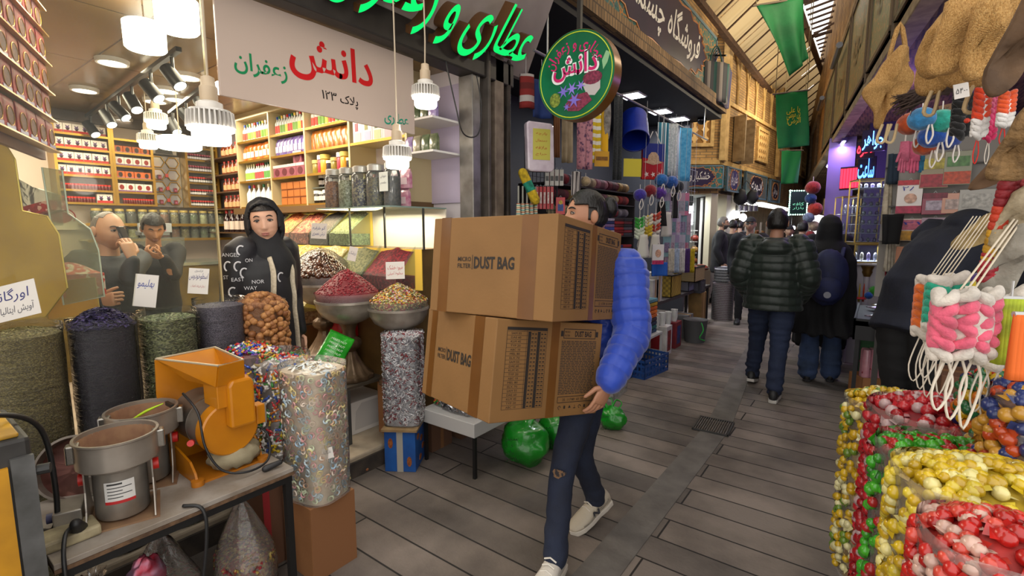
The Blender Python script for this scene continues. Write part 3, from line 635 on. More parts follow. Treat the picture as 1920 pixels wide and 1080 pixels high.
pc=[(pack(.13,.15,.08,'d8c8b8','b07050'),'clear wrapped tan'),(pack(.13,.15,.08,'a8b88a','d8d0b8'),'pale green')]; fill(pc,3,3,5,word='pack')
def vbox(w,h,d,c,parts): 
    t=thing('box','x','box',(0,0,-50)); G().box(-w/2,w/2,-d/2,d/2,0,h).o('carton',mat(c,.45),t,bev=.002)
    for nm,poly,cc in parts: G().prism([(x*w/2,y*h) for x,y in poly],0,.002,(0,-d/2,0),XU,Z3).o(nm,mat(cc,.4),t)
    return t
fb=[(vbox(.15,.12,.12,'8a4a55',[('top_band',sq(-1,1,.78,1),'d8c0b8'),('fruit_print',circ(0,.4,.6,.3),'5a1f28')]),'burgundy fruit')]; fill(fb,1,1,4,word='box')
lay(fb[0][0],[(-4.62,2.76,2.181)],'burgundy fruit box stacked on top of the row in the second side shelf column','stacked burgundy boxes'); 
wb_=[(vbox(.13,.19,.1,'e8e0e0',[('window',sq(-.5,.1,.5,.85),a),('flower_print',sq(-.6,.7,.06,.42),b)]),n) for a,b,n in (('b05060','e0b8c0','pink printed white'),('8a8a3a','c0b8d8','olive windowed white'),('5a6a3a','b8c890','green windowed white'))]; fill(wb_,3,2,5,word='box',step=1)
dj=[(jarp(.04,.13,'8a7a2a','c9b26a','x'),'ochre spice'),(jarp(.04,.11,'3a3238','d8d0c0','x'),'dark spice'),(jarp(.045,.17,'d89a2a','d8c060','x'),'yellow'),(jarp(.034,.17,'a83a4a','e8e0e0','x'),'pink striped tall')]; fill(dj,2,1,8,word='jar')
kj=[(jarp(.036,.125,'17130f','e8e4dc','x'),'black syrup'),(jarp(.036,.115,'1d1512','d8d4cc','x'),'dark honey')]
for p,_ in kj: G().lathe([(.0365,.03),(.0365,.07)],12).o('paper_label',mat('d8d0c8',.5),p)
fill(kj,2,0,8,word='jar')
o=tag(G().box(-4.41,-3.76,2.72,2.94,1.925,1.935).o('glass_shelf',mat('5a6460',.1)),'thin inner shelf carrying the second tier of dark jars','shelf board')
for i,p in enumerate(line((-4.4,2.8,1.935),(-3.77,2.8,1.935),8)): lay(kj[i%2][0],[p],'%s jar on the raised tier of the third side shelf column'%kj[i%2][1],'dark jars on the raised tier')
db=[(vbox(.115,.075,.1,'8f4f22',[('clear_lid',sq(-.9,.9,.1,.9),'b06a30')]),'amber dried fruit')]
for q in range(3):
    for i,p in enumerate(line((-4.97,2.76,LV[0]+q*.078),(-4.49,2.76,LV[0]+q*.078),4)): lay(db[0][0],[p],'amber dried fruit box in the %s layer of the stack above the woman\'s shoulder'%['lower','middle','upper'][q],'stacked dried fruit boxes')
ol=[(bottle(.042,.265,mat(c,.06,coat=.6),k,None,.6),n) for c,k,n in (('a89a2a','c0a050','yellow oil'),('b0521a','2d5a3a','amber oil'),('5d6322','c0a050','olive oil'),('6d6f3a','7a4a30','dark olive oil'))]
for i,p in enumerate(line((-3.68,2.74,LV[0]),(-3.2,2.74,LV[0]),4)): lay(ol[i][0],[p],'tall %s bottle in the nearest side shelf column'%ol[i][1],'tall oil bottles')
# ---- shelves at the right end beside the posts
lil=mat('b9aec4',.4)
t=thing('end_shelf','lilac backed shelf of purple and green packets beside the door post','shelf',(-2.8,2.8,2.1))
for z in (2.12,2.36): G().box(-3.02,-2.64,2.6,2.94,z-.015,z).o('shelf_board',white,t,w=True)
G().box(-3.02,-2.64,2.93,2.945,1.75,2.66).o('backing',lil,t,w=True)
ep=[(pack(.08,.13,.05,a,b),n) for a,b,n in (('8a70b0','b8a8d0','purple'),('b0a890','8a8a70','beige'),('4a5a40','6a7a58','dark green'),('7a8060','505a40','olive'))]
for q,z in enumerate((2.12,2.36)):
    for i in range(4): lay(ep[(i+q)%4][0],[(-2.97+i*.088,2.68,z)],'%s paper packet on the %s board of the lilac end shelf'%(ep[(i+q)%4][1],['lower','upper'][q]),'packets on the lilac end shelf, %s board'%['lower','upper'][q])
t=thing('glass_display_case','clear glass display case with dark frame under the big jars','case',(-3.06,2.45,1.395))
G().box(-3.5,-2.63,2.48,2.486,1.395,1.69).o('front_glass',film('f4f8f6',.02,.08,.03,3,0),t,w=True); G().box(-3.5,-2.63,2.18,2.72,1.69,1.70).o('glass_top',mat('7d9088',.08),t,w=True)
for x in (-3.5,-3.06,-2.63): G().box(x-.006,x+.006,2.475,2.487,1.395,1.69).o('corner_strip',mat('3a3c38',.4),t,w=True)
G().box(-3.5,-2.63,2.71,2.72,1.395,1.69).o('case_back',mat('d0c8b8',.5),t,w=True); lamp('case_fill','AREA',(-3.06,2.56,1.66),7,WARM,.7,(0,0,0),.15)  # area lamp added to brighten the dark inside of the case
bigs=[(['b8703a','8a4a22'],'rust coloured'),(['c9c8a8','8a8a60'],'pale leaf'),(['3f3550','b8a888'],'purple and cream'),(['7a6a3a','4a4030'],'brown herb'),(['3a3030','5a4a40'],'dark')]
for i,(c,n) in enumerate(bigs):
    j=bigjar(.075 if i<4 else .06,.3,None,c,'x','b8b8b0'); lay(j,[(-3.42+i*.17,2.3,1.70)],'large glass jar of %s flowers on the glass case top'%n,'large jars on the glass case')
c_=thing('price_card','white handwritten card taped to the darkest big jar','card',(-2.74,2.22,1.8)); G().prism(sq(-.045,.045,0,.13),0,.003,(-2.74,2.225,1.8),XU,Z3).o('paper',mat('d0d4cc',.6),c_,w=True); g=G(); [put(g,fa(s),V((-2.74,2.2215,1.9-k*.045)),XU,Z3,w=.06,h=.022) for k,s in enumerate(('خوش','طعم'))]; g.o('ink',mat('4a4a5a'),c_,w=True)
pk=[(pack(.1,.14,.05,'b86a8a','d8a8b8','e8d0d8'),'pink')]
for i in range(4): lay(pk[0][0],[(-2.95+(i%2)*.11+(i//2)*.02,2.5,1.7+(i//2)*.14)],'pink floral packet behind the big jars, %s'%['front left','front right','top left','top right'][i],'pink packets behind the big jars')
# ---- spice bins on steps
def heap(fn,nu,nv): return fn
def spicebin(x0,x1,yf,yb,z0,cols_,label,sc=110,hh=.2,fill=.75,front=.12):
    """open acrylic bin facing -y; sloped heap rising to the back"""
    cx=(x0+x1)/2; t=thing('spice_bin',label,'bin',(cx,(yf+yb)/2,z0),0,'spice bins on the gold steps')
    x0+=.006;x1-=.006
    G().sheet(lambda a,b:(x0+.008+(x1-x0-.016)*a,yf+.008+(yb-yf-.01)*b,z0+front*.85+hh*b*(1-.12*abs(2*a-1))+.012*NZ.noise(V((a*4+x0*7,b*4,z0)))),12,12).o('heap',gran(cols_,sc),t,w=True,sm=1)['kind']='stuff'
    G().box(x0+.006,x1-.006,yf+.004,yb,z0+.004,z0+front*.84).o('contents',gran(cols_,sc),t,w=True)['kind']='stuff'
    g=G(); g.box(x0,x1,yf,yf+.003,z0,z0+front); 
    for x in (x0,x1-.003): g.prism([(yf,z0),(yb,z0),(yb,z0+front+hh),(yf,z0+front)],0,.003,(x,0,0),XV,Z3)
    g.o('acrylic_walls',film('f0f4f2',.04,.1,.05,5,.1),t,w=True)
    return t
bx=[-5.2,-4.8,-4.45,-4.12,-3.82,-3.52]
r1=[(['4d4a44','2d2c2a'],'peppery black'),(['a8582a','c87a3a','8a3f1f'],'orange brown'),(['8a3a2a','b86a50','6a2a22'],'reddish nut'),(['3a3835','57524c'],'dark charcoal'),(['6d7a4a','8f9a66','555f38'],'sage green')]
for i,(c,n) in enumerate(r1): spicebin(bx[i],bx[i+1],2.48,2.7,1.40,c,'acrylic bin of %s spice on the upper gold step'%n,60 if i in(1,2) else 130)
bx=[-4.75,-4.3,-3.9,-3.5,-3.1,-2.7]
r2=[(['b08a4a','8a6a34'],'tan seed'),(['c9a050','a87a30','e0c080'],'yellow nut'),(['b89a60','d8c090'],'pale nut'),(['7a7a50','5a5f3a'],'olive herb'),(['6e1420','8a1c2a','561018'],'crimson barberries')]
for i,(c,n) in enumerate(r2): spicebin(bx[i],bx[i+1],2.28,2.47,1.1,c,'acrylic bin of %s on the middle gold step'%n,70)
bx=[-4.75,-4.3,-3.95,-3.62]
r3=[(['6a6a34','8a8a50'],'green lentil'),(['d8c898','b8a878','e8dcb8'],'white pumpkin seed'),(['d0c090','a8966a'],'cream seed')]
for i,(c,n) in enumerate(r3): spicebin(bx[i],bx[i+1],2.06,2.27,.78,c,'acrylic bin of %s on the third gold step'%n,60)
bx=[-4.5,-4.05,-3.62]
for i,(c,n) in enumerate([(['6a1f1a','c9a030','3a2a22','a8402a'],'red and yellow sweets'),(['8a3a20','d8b050','2a3a22'],'mixed wrapped sweets')]): spicebin(bx[i],bx[i+1],1.84,2.05,.45,c,'acrylic bin of %s on the lowest gold step'%n,45)
t=thing('display_steps','tall gold stepped display carrying the spice bins','display stand',(-4,2.5,.13))
for x1,y0,y1,z in ((-2.64,2.47,2.94,1.395),(-2.64,2.27,2.47,1.095),(-3.6,2.05,2.27,.775),(-3.6,1.83,2.05,.445)): G().box(-5.3,x1,y0,y1,.13,z).o('step',mat('4f3c20',.5,.1,'6a522c',5),t,w=True)
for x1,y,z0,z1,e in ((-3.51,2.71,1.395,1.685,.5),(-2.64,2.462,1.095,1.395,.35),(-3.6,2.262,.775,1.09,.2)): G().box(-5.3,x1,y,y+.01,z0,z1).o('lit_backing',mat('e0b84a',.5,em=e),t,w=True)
lamp('step_light','AREA',(-4.2,2.55,1.68),6,(1,.8,.4),2.0,(R(-20),0,0),.08)
# ---- glass front, hanging sign
t=thing('glass_partition','large clear shop front glass pane with pale edge strip','glass pane',(-2.74,.3,.9))
G().box(-2.745,-2.739,-.9,1.14,.95,2.68).o('pane',film('f8faf4',.02,.14,.02,2,.03),t,w=True); G().box(-2.75,-2.734,1.14,1.148,.95,2.68).o('edge_strip',mat('c9b98a',.25,.3),t,w=True)
O=V((-2.575,1.745,2.415)); t=thing('hanging_sign','white hanging shop sign with red, green and black Persian lettering','sign',O-Z3*.24)
pa=mat('b9a79b',.16,coat=.4)
G().prism(sq(-.617,.617,-.235,.255),-.008,.008,O,XV,Z3).o('sign_panel',pa,t,w=True,bev=.002)
def let(nm,s,y,z,w,h,c,b=.014,sl=0,res=5): g=G(); put(g,fa(s),O+XV*y+Z3*z+XU*.0085,XV,Z3,w=w,h=h,bold=b,sl=sl,res=res); g.o(nm,mat(c,.35),t,w=True)
let('red_lettering','دانش',.01,.06,.54,.25,'b8141a',.02); let('green_lettering','زعفران',-.41,-.06,.27,.11,'0f7a4a',.015); let('black_lettering','پلاک ۱۲۳',.045,-.125,.24,.07,'1a1616',.01); let('teal_lettering','عطاری',.46,-.165,.2,.085,'1a8a70',.015)
# ---- pendant bulbs
def pendant(x,y,d,s,label,top=2.8,e=9):
    p=PD(x,y,d); t=thing('pendant_bulb',label,'lamp',p,0,'LED bulbs hanging at the shop front')
    k=s
    G().tube([(0,0,.16*k),(0.004,0,(top-p.z)*.5),(0,0,top-p.z)],.004,6).o('cable',mat('b8a890',.6),t)
    G().lathe([(.022*k,.085*k),(.026*k,.09*k),(.026*k,.13*k),(.021*k,.135*k),(.019*k,.16*k),(.008*k,.165*k)],16).o('socket',mat('c2ad90',.5),t,sm=40)
    G().lathe([(.03*k,.055*k),(.038*k,.058*k),(.038*k,.08*k),(.022*k,.088*k)],20).o('neck',mat('d8d2c8',.4),t,sm=40)
    g=G(); g.lathe([(.03*k,.058*k),(.03*k,0),(.062*k,0),(.062*k,.006*k),(.04*k,.012*k),(.04*k,.05*k),(.052*k,.055*k)],24)
    for j in range(30): a=2*pi*j/30; q=V((cos(a),sin(a),0)); g.bar(q*.064*k+Z3*.003*k,q*.06*k+Z3*.052*k,.005*k,.016*k)
    g.lathe([(.058*k,.05*k),(.066*k,.05*k),(.06*k,.058*k),(.03*k,.062*k)],24); g.o('heat_sink',mat('cfcac2',.35,.2),t,sm=30)
    G().lathe([(.062*k,0),(.067*k,0),(.067*k,-.006*k),(.056*k,-.008*k),(.056*k,-.04*k),(.05*k,-.048*k)],24).o('diffuser',mat('fffaf0',.5,em=11),t,sm=40)
    if e: lamp('bulb_light','POINT',p-Z3*(.1*k),e*.38,(1,.93,.82),.06)
pendant(396,242,1.8,1.1,'largest hanging LED bulb in front of the white sign corner'); pendant(798,183,2.7,1.05,'hanging LED bulb at the right end of the white sign'); pendant(745,297,2.6,1.05,'hanging LED bulb below the teal word of the white sign')
pendant(293,228,4.2,1.2,'small hanging LED bulb seen through the glass, higher of two',e=6); pendant(278,266,4.5,1.2,'small hanging LED bulb seen through the glass, lower of two',e=0)
for x,y,d,r,h,l in ((332,30,2.6,.095,.15,'large white bulb reflection built as a drum at the top of the shop ceiling'),(272,70,2.9,.1,.14,'second large white bulb reflection built as a drum lower and left of the first'),(337,270,4.0,.15,.085,'wide flat white lamp above the back shelves'),(424,168,3.2,.06,.06,'small round white bulb reflection built as a drum behind the lower sign corner')):  # all but the flat lamp are bulb reflections modelled as glowing drums
    p=PD(x,y,d); t=thing('lamp_and_reflection',l,'lamp',p,0,'white drum lamps inside the shop')
    G().lathe([(r*.9,-h/2),(r,-h/2+.01),(r*1.02,h/2),(r*.9,h/2+.008)],28).o('shade',mat('fff8ee',.5,em=7),t,sm=40); G().tube([(0,0,h/2),(0,0,2.78-p.z)],.004,6).o('cable',mat('8a7a68'),t); G().lathe([(r*.5,h/2+.008),(r*.3,h/2+.03)],16).o('cap',mat('b8ac98'),t,sm=40)
# dark corner cabinet between back and side shelves
t=thing('corner_cabinet','brown corner shelf of small amber bottles between the two shelf walls','shelf',(-6.4,2.8,1.45))
for z in (1.5,1.78,1.98,2.18,2.38): G().box(-6.9,-5.8,2.72,2.95,z-.015,z).o('shelf_board',mat('5d4630',.5),t,w=True)
ab=[(bottle(.03,.15,mat('7a3416',.1,coat=.5),'a82a1c','c8a070'),'amber')]
for r_,z in enumerate((1.78,1.98,2.18,2.38)): lay(ab[0][0],line((-6.35,2.76,z),(-5.84,2.76,z),5),'small amber bottle on the %s board of the corner shelf'%['lowest','second','third','top'][r_],'amber bottles, %s corner board'%['lowest','second','third','top'][r_])
wbm=[(bottle(.038,.26,mat('2a1a1c',.1,coat=.5),'b02a24','d0c0b0'),'dark wine coloured')]
lay(wbm[0][0],line((-6.4,2.76,1.5),(-5.84,2.76,1.5),4),'dark syrup bottle with red cap at the foot of the corner shelf','syrup bottles in the corner shelf')
# ================================================================ shop front goods
CX=K(1,0,0); CY=K(0,1,0)
def sup(t,e): c,s=cos(t),sin(t); return (math.copysign(abs(c)**(2/e),c), math.copysign(abs(s)**(2/e),s))
def piece(g,kind,p,n,s,mi):
    g.mi=mi; x,y=frame(n); a=U(0,6.28); X=x*cos(a)+y*sin(a); Y=n.cross(X); X=(X+n*U(-.4,.4)).normalized(); Y=(Y+n*U(-.3,.3)).normalized(); N=X.cross(Y)
    if kind=='ring':
        k=8; g.loft([[p+(X*cos(t)+Y*sin(t))*s*(1+.38*cos(b))+N*s*.38*sin(b) for b in (2*pi*j/5 for j in range(5))] for t in (2*pi*i/k for i in range(k))],closed=True)
    elif kind=='wrap':
        g.tube([p-X*s*1.0,p-X*s*.55,p-X*s*.45,p-X*s*.2,p+X*s*.2,p+X*s*.45,p+X*s*.55,p+X*s*1.0],[s*.34,s*.12,s*.16,s*.34,s*.34,s*.16,s*.12,s*.34],6,up=N)
    elif kind=='ball':
        g.sph(p,s,(1,1,.95),10,fn=lambda d:1+.05*sin(d.x*9)*sin(d.z*7))
    elif kind=='leaf':
        g.add([p-X*s,p-Y*s*.3+N*s*.15,p+X*s,p+Y*s*.3-N*s*.1],[(0,1,2,3)])
    elif kind=='petal':
        g.add([p-X*s*.6-Y*s*.5,p+X*s*.6-Y*s*.4+N*s*.3,p+X*s*.5+Y*s*.5,p-X*s*.5+Y*s*.4+N*s*.4],[(0,1,2,3)])
    elif kind=='lolly':
        g.sph(p,s*.6,(1,1,1),8); q=p+X*s*.95; g.add([p+Y*s*.3,p-Y*s*.3,q-Y*s*.45+N*s*.2,q+Y*s*.45-N*s*.2],[(0,1,2,3)])
    g.mi=0
def cover(rx,ry,h,e,nside,ntop,dome,z0=.0,arc=(0,2*pi)):
    out=[]
    for i_ in range(nside):
        t=arc[0]+(arc[1]-arc[0])*((i_*.6180339+.1*rnd())%1); c,s=cos(t),sin(t); r=(abs(c)**e+abs(s)**e)**(-1/e); n=V((math.copysign(abs(c*r)**(e-1),c)/rx,math.copysign(abs(s*r)**(e-1),s)/ry,0)).normalized(); out.append((V((rx*c*r,ry*s*r,z0+(h-z0)*(i_+rnd())/nside)),n))
    for _ in range(ntop):
        t=U(0,6.28); r=sqrt(rnd()); c,s=sup(t,e); out.append((V((rx*c*r,ry*s*r,h+dome*(1-r*r))),V((c*r*.5,s*r*.5,1)).normalized()))
    return out
def sack(name,label,cat,c,rx,ry,h,core,kind=None,n=(0,0),size=.01,mats=(),dome=.02,e=2.3,rim=.03,tint='ffffff',op=.08,group=None,rz=0,flare=1.0,wr=.012,gl=.3,lean=(0,0),arc=(0,2*pi),cscale=.955,fs=16):
    t=thing(name,label,cat,c,rz,group); ph=U(0,9)
    def shp(tt,z): return 1+wr*NZ.noise(V((cos(tt)*2+ph,sin(tt)*2,z*9)))*1.6
    def ring(k,z,N=32): f=1+(flare-1)*z/h; Q=shp if k>=1 else (lambda a,b:1); return [V((rx*k*f*sup(2*pi*j/N,e)[0]*Q(2*pi*j/N,z)+lean[0]*z/h,ry*k*f*sup(2*pi*j/N,e)[1]*Q(2*pi*j/N,z)+lean[1]*z/h,z)) for j in range(N)]
    zs=[h*k/10 for k in range(11)]
    g=G(); g.loft([ring(cscale,z+.004) for z in zs]+[[V((p.x*q,p.y*q,h+dome*(1-q*q))) for p in ring(cscale,h)] for q in (.85,.65,.4,.15)]); o=g.o('contents',core,t,sm=60); o['kind']='stuff'
    if kind:
        g=G()
        for p,nn in cover(rx*cscale*flare,ry*cscale*flare,h,e,n[0],n[1],dome,.02,arc): 
            p=V((p.x+lean[0]*p.z/h,p.y+lean[1]*p.z/h,p.z))+nn*size*.35; piece(g,kind,p,nn,size*U(.85,1.15),random.randrange(len(mats)))
        o=g.o('pieces',list(mats),t,sm=1 if kind in('ball','ring','wrap','lolly') else 0); o['kind']='stuff'
    g=G(); g.loft([ring(1,z) for z in zs]+[ring(1.01+.02*sin(k),h+rim*k/2) for k in (1,2)],cap=False); g.o('plastic_bag',film(tint,op,gl,.14 if fs==16 else .09,fs,.6 if fs==16 else 1.0),t,sm=1)
    return t
def card(label,c,w,h,lines,tilt=0,yaw=0,lean=.15,col='cfc9c2'):
    X=(CX*cos(yaw)+CY*sin(yaw)); Y=(Z3+X.cross(Z3)*-lean).normalized(); X,Y=X*cos(tilt)+Y*sin(tilt),Y*cos(tilt)-X*sin(tilt)
    t=thing('price_card',label,'card',c-Y*h/2,0,'handwritten cards'); G().prism(sq(-w/2,w/2,-h/2,h/2),-.0015,.0,c,X,Y).o('paper',mat(col,.6),t,w=True)
    for s,cc,y,ww,hh in lines: g=G(); put(g,fa(s),c+Y*(y*h/2),X,Y,w=ww*w,h=hh*h,sl=.15); g.o('handwriting',mat(cc,.5),t,w=True)
    return t
# herb sacks on the step
SU=-2.655
hs=[((SU-.02,.372,.13),.125,.118,1.0,gran(['62582f','4a4224','7a6e40','544b28'],230,bp=.5,st=(1,1,2)),'tall clear sack of oregano flakes at the left end of the sack row','leaf',(0,700),.006,[mat('7a7444'),mat('5d5832'),mat('948a58')],.03),
 ((SU,.615,.13),.118,.112,1.0,gran(['15111a','1e1822','0e0b10','282026'],150,bp=.6,st=(1,1,2.2)),'tall clear sack of dried purple blossom heaped above its rim','leaf',(0,1500),.014,[mat('2d2748'),mat('1d1a30'),mat('463a6a'),mat('2a2238')],.075),
 ((SU,.86,.13),.117,.112,1.0,gran(['4a4d2e','60643e','383a22','757850'],110,bp=.7,st=(1,1,2)),'tall clear sack of dried green lemon balm leaves','leaf',(350,500),.009,[mat('68704a'),mat('7f8a5c'),mat('4f5a38')],.015),
 ((SU,1.09,.13),.115,.11,1.03,gran(['423e48','524d58','322e36','5c5762'],260,bp=.5,st=(1,1,2)),'tall clear sack of grey lavender beside the walnuts','leaf',(0,400),.005,[mat('6a6576'),mat('54505e')],.01),
 ((SU+.03,1.285,.13),.12,.114,1.0,mat('6f4828',.8),'tall clear sack of walnuts in front of the woman','ball',(900,110),.019,[mat('a06c3c',.6,0,'7d4f28',60,.4),mat('b5824c',.6,0,'93602f',60,.4),mat('8f5c30',.6,0,'744522',60,.4)],.06)]
for c,rx,ry,h,core,lab,k,n,sz,ms,dome in hs: sack('herb_sack',lab,'sack',c,rx,ry,h,core,k,n,sz,ms,dome,rim=.04,op=.015,group='tall sacks on the shop step',wr=.02,gl=.16,fs=(7,7,42))
card('large white card reading oregano in blue stuck in the leftmost sack',PU(22,566,-2.62),.2,.135,[('اورگانو','2a2a6a',.35,.7,.4),('آویش ایتالیایی','4a4a52',-.45,.8,.28)],R(14))
card('plain white card with one blue word behind the green herb sack',PU(273,545,-2.7),.108,.15,[('بهلیمو','2a3a8a',.4,.7,.3)],R(-5))
card('white card with blue lavender name above the grey sack',PU(372,527,-2.66),.1,.125,[('اسطوخودوس','2a2a6a',.35,.9,.3),('فرانسوی','6a6a72',.8,.4,.13),('درمان ضعف اعصاب','b06a6a',-.4,.7,.14)],R(-3))
# ---- work table
tw=mat('a39c94',.45,0,'7d7266',7,.1,60,pos=[.25,.6]); iron=mat('1f1e1e',.5,.4)
t=thing('work_table','low white topped work table carrying the grinders','table',(-2.07,.62,0))
G().box(-2.31,-1.83,.26,.985,.57,.588).o('table_top',tw,t,w=True,bev=.002); G().box(-2.31,-1.828,.26,.987,.558,.57).o('chipboard_edge',mat('6b5038',.8,0,'4a3524',40),t,w=True)
G().box(-1.86,-1.835,.28,.98,.53,.558).box(-2.3,-1.85,.955,.98,.53,.558).o('frame_rail',iron,t,w=True)
for x,y in ((-1.85,.965),(-2.29,.965),(-1.85,.29)): G().box(x-.013,x+.013,y-.013,y+.013,0,.55).o('leg',iron,t,w=True)
TZ=.588
steel=mat('a8a29a',.3,.55,'8a8278',9,.05); steeld=mat('8a8076',.38,.5,'6a5f54',7,.1)
def grinder(c,label,rz,powder=False):
    t=thing('spice_grinder',label,'grinder',c,rz)
    G().lathe([(.07,.012),(.074,.02),(.074,.17),(.08,.18)],32).o('motor_body',steel,t,sm=40)
    G().lathe([(.08,.175),(.108,.19),(.112,.195),(.112,.275),(.116,.278),(.116,.284),(.108,.284),(.106,.2),(.03,.195)],40).o('bowl',mat('a39a90',.3,.5,'857a6e',6,.05),t,sm=35)
    G().lathe([(.1055,.2),(.1085,.27),(.1075,.27),(.104,.2)],36,cap=False).o('spice_dust',mat('9a7658',.9,0,'84604a',20),t)
    for s in (-1,1):
        q=[(-.09,0),(.09,0),(.105,.01),(.06,.06),(.045,.12),(.045,.185),(-.045,.185),(-.045,.12),(-.06,.06),(-.1,.01)]
        G().prism(q,-.002,.002,(s*.088,0,0),XV,Z3).o('side_bracket',steel,t)
        G().tube([(s*.09,0,.15),(s*.106,0,.15)],.02,16).o('red_knob',mat('c01f18',.4),t,sm=40)
        G().box(s*.112-.018,s*.112+.018,-.018,.018,.21,.272).o('clamp',mat('a9a59e',.25,.9),t,bev=.005)
    G().box(-.1,.1,-.1,.1,0,.006).o('base_plate',mat('9a7a5a',.5,.3,'80604a',12),t)
    G().box(-.17,-.1,-.05,.06,.0,.075).o('switch_box',steel,t,bev=.004)
    G().tube([(-.17,-.0,.045),(-.19,-.0,.045)],.016,14).o('dial',mat('4a4a6a',.4),t,sm=40)
    if not powder:
        o=G()
        o.sheet(lambda a,b:(.0748*sin((a-.5)*1.1),-.0748*cos((a-.5)*1.1),.07+.075*b),10,1); o.o('rating_label',mat('d8d6d2',.4),t)
        o=G(); o.sheet(lambda a,b:(.0752*sin((a-.5)*1.1),-.0752*cos((a-.5)*1.1),.07+.01*b),10,1); o.o('red_stripe',mat('b8282a',.4),t)
        o=G(); 
        for r_ in range(5): o.sheet(lambda a,b,r_=r_:(.0752*sin((a*(.5+.3*(r_%2))-.4)*1.1),-.0752*cos((a*(.5+.3*(r_%2))-.4)*1.1),.09+.011*r_+(.003+.003*(r_==4))*b),6,1)
        o.o('label_print',mat('3a3a3a',.4),t)
    return t
grinder((-1.99,.47,TZ),'open steel spice grinder with rating label at the front of the table',R(72))
grinder((-2.19,.6,TZ),'second steel spice grinder with powder and green spoon behind the front one',R(66),True)
t=thing('spoon','lime green plastic spoon lying in the rear grinder bowl','spoon',(-2.17,.6,TZ+.27)); G().tube([(-2.2,.57,TZ+.245),(-2.17,.61,TZ+.275),(-2.14,.655,TZ+.297)],[.007,.011,.004],8,k=3,fl=.5).o('scoop',mat('a8c81e',.4),t,w=True,sm=1); G().lathe([(.08,.0),(.06,.02),(.01,.035)],16,(-2.19,.6,TZ+.2)).o('powder',mat('8a5a3a',.95,0,'a87850',30),t,w=True)
t=thing('grinder_lid','round steel grinder lid with rust brown inside leaning behind the grinder','lid',(-2.26,.43,TZ))
g=G(); nx=V((.78,-.5,.36)).normalized(); x,y=frame(nx); c=V((-2.27,.4,TZ+.105))
g.loft([[c+nx*zz+(x*cos(a)+y*sin(a))*r for a in (2*pi*j/36 for j in range(36))] for r,zz in ((.1,-.05),(.112,-.05),(.114,.0),(.106,.0),(.104,-.04))]); g.o('lid_shell',steeld,t,w=True,sm=35)
g=G(); g.loft([[c-nx*.038+(x*cos(a)+y*sin(a))*r for a in (2*pi*j/36 for j in range(36))] for r in (.105,.02)]); g.o('lid_inside',mat('6f4038',.6,0,'84584a',8),t,w=True)
G().bar(c-x*.13,c-x*.1,.03,.02).o('clamp',steel,t,w=True)
# ---- yellow mill
ye=mat('c47c05',.35,0,'b26c04',5,coat=.3); yd=mat('b06a10',.5)
ml=thing('hammer_mill','yellow electric mill with hopper and steel drum on the work table','mill',(-2.07,.79,TZ)); 
def mo(nm,g,m,sm=0,bev=0): return g.o(nm,m,ml,sm=sm,bev=bev)
dc=V((.0,.03,.185))
mo('drum',G().tube([dc+V((-.2,0,0)),dc+V((.05,0,0))],.105,40),steeld,40)
mo('drum_band',G().tube([dc+V((-.06,0,0)),dc+V((-.045,0,0))],.107,40),mat('9a948c',.3,.9),40)
mo('front_cover',G().tube([dc+V((.05,0,0)),dc+V((.095,0,0)),dc+V((.1,0,0))],[.108,.106,.1],40),ye,35)
g=G(); P_=[(-.045,.02),(.045,.02),(.048,.03),(.048,.19),(.036,.21),(-.036,.21),(-.048,.19),(-.048,.03)]; g.prism(P_,0,.05,dc+V((.095,.03,-.01)),XV,Z3); mo('feed_housing',g,ye,0,.014)
g=G(); g.loft([[V((u,v,z)) for u,v in ((.12,-.02),(.12,.1),(.0,.1),(.0,-.02))] for z in (.28,.385)]); mo('throat',g,ye,0,.003)
# hopper tray, open on top
A=[(-.15,-.12),(-.17,.1),(.135,.075),(.15,-.02)]; Bt=[(-.06,-.05),(-.06,.08),(.12,.08),(.12,-.02)]
g=G(); zt,zb=.455,.37
for k in range(4):
    a,b=A[k],A[(k+1)%4]; c_,d_=Bt[k],Bt[(k+1)%4]; 
    q=[V((*a,zt)),V((*b,zt)),V((*d_,zb)),V((*c_,zb))]; n=(q[1]-q[0]).cross(q[3]-q[0]).normalized()*.004; g.add(q+[p+n for p in q],[(0,1,2,3),(7,6,5,4),(0,4,5,1),(1,5,6,2),(2,6,7,3),(3,7,4,0)])
g.add([V((*p,zb)) for p in Bt],[(0,1,2,3)]); mo('hopper',g,ye)
mo('hopper_rim',G().tube([V((*p,zt)) for p in A]+[V((*A[0],zt))],.005,6),mat('b5a890',.4,.6))
mo('back_plate',G().prism([(-.1,0),(.155,0),(.12,.3),(.1,.44),(-.11,.44),(-.115,.3)],-.004,.004,(-.2,0,0),XV,Z3),ye); mo('side_plate',G().prism([(-.2,0),(.085,0),(.07,.04),(.03,.075),(-.2,.12)],-.004,.004,(0,-.095,0),XU,Z3),ye)
mo('side_plate',G().prism([(-.2,0),(.08,0),(.06,.05),(-.0,.12),(-.2,.12)],-.004,.004,(0,.15,0),XU,Z3),ye)
mo('base_plate',G().box(-.2,.09,-.1,.155,0,.008),yd)
mo('foot',G().tube([(.085,-.095,0),(.085,-.095,.02)],.022,14),yd,40); mo('foot',G().tube([(.085,.15,0),(.085,.15,.02)],.022,14),yd,40)
mo('latch',G().box(.06,.11,.125,.16,.17,.25),ye,0,.004); mo('hinge_pin',G().tube([(.1,.163,.17),(.1,.163,.25)],.006,8),mat('a8a29a',.3,.9),40)
mo('clamp_knob',G().tube([(.03,-.085,.15),(.06,-.1,.16)],.012,10),mat('c01f18',.4),40); mo('nameplate',G().box(-.13,-.07,-.11,-.1,.27,.285),mat('2a2622',.5))
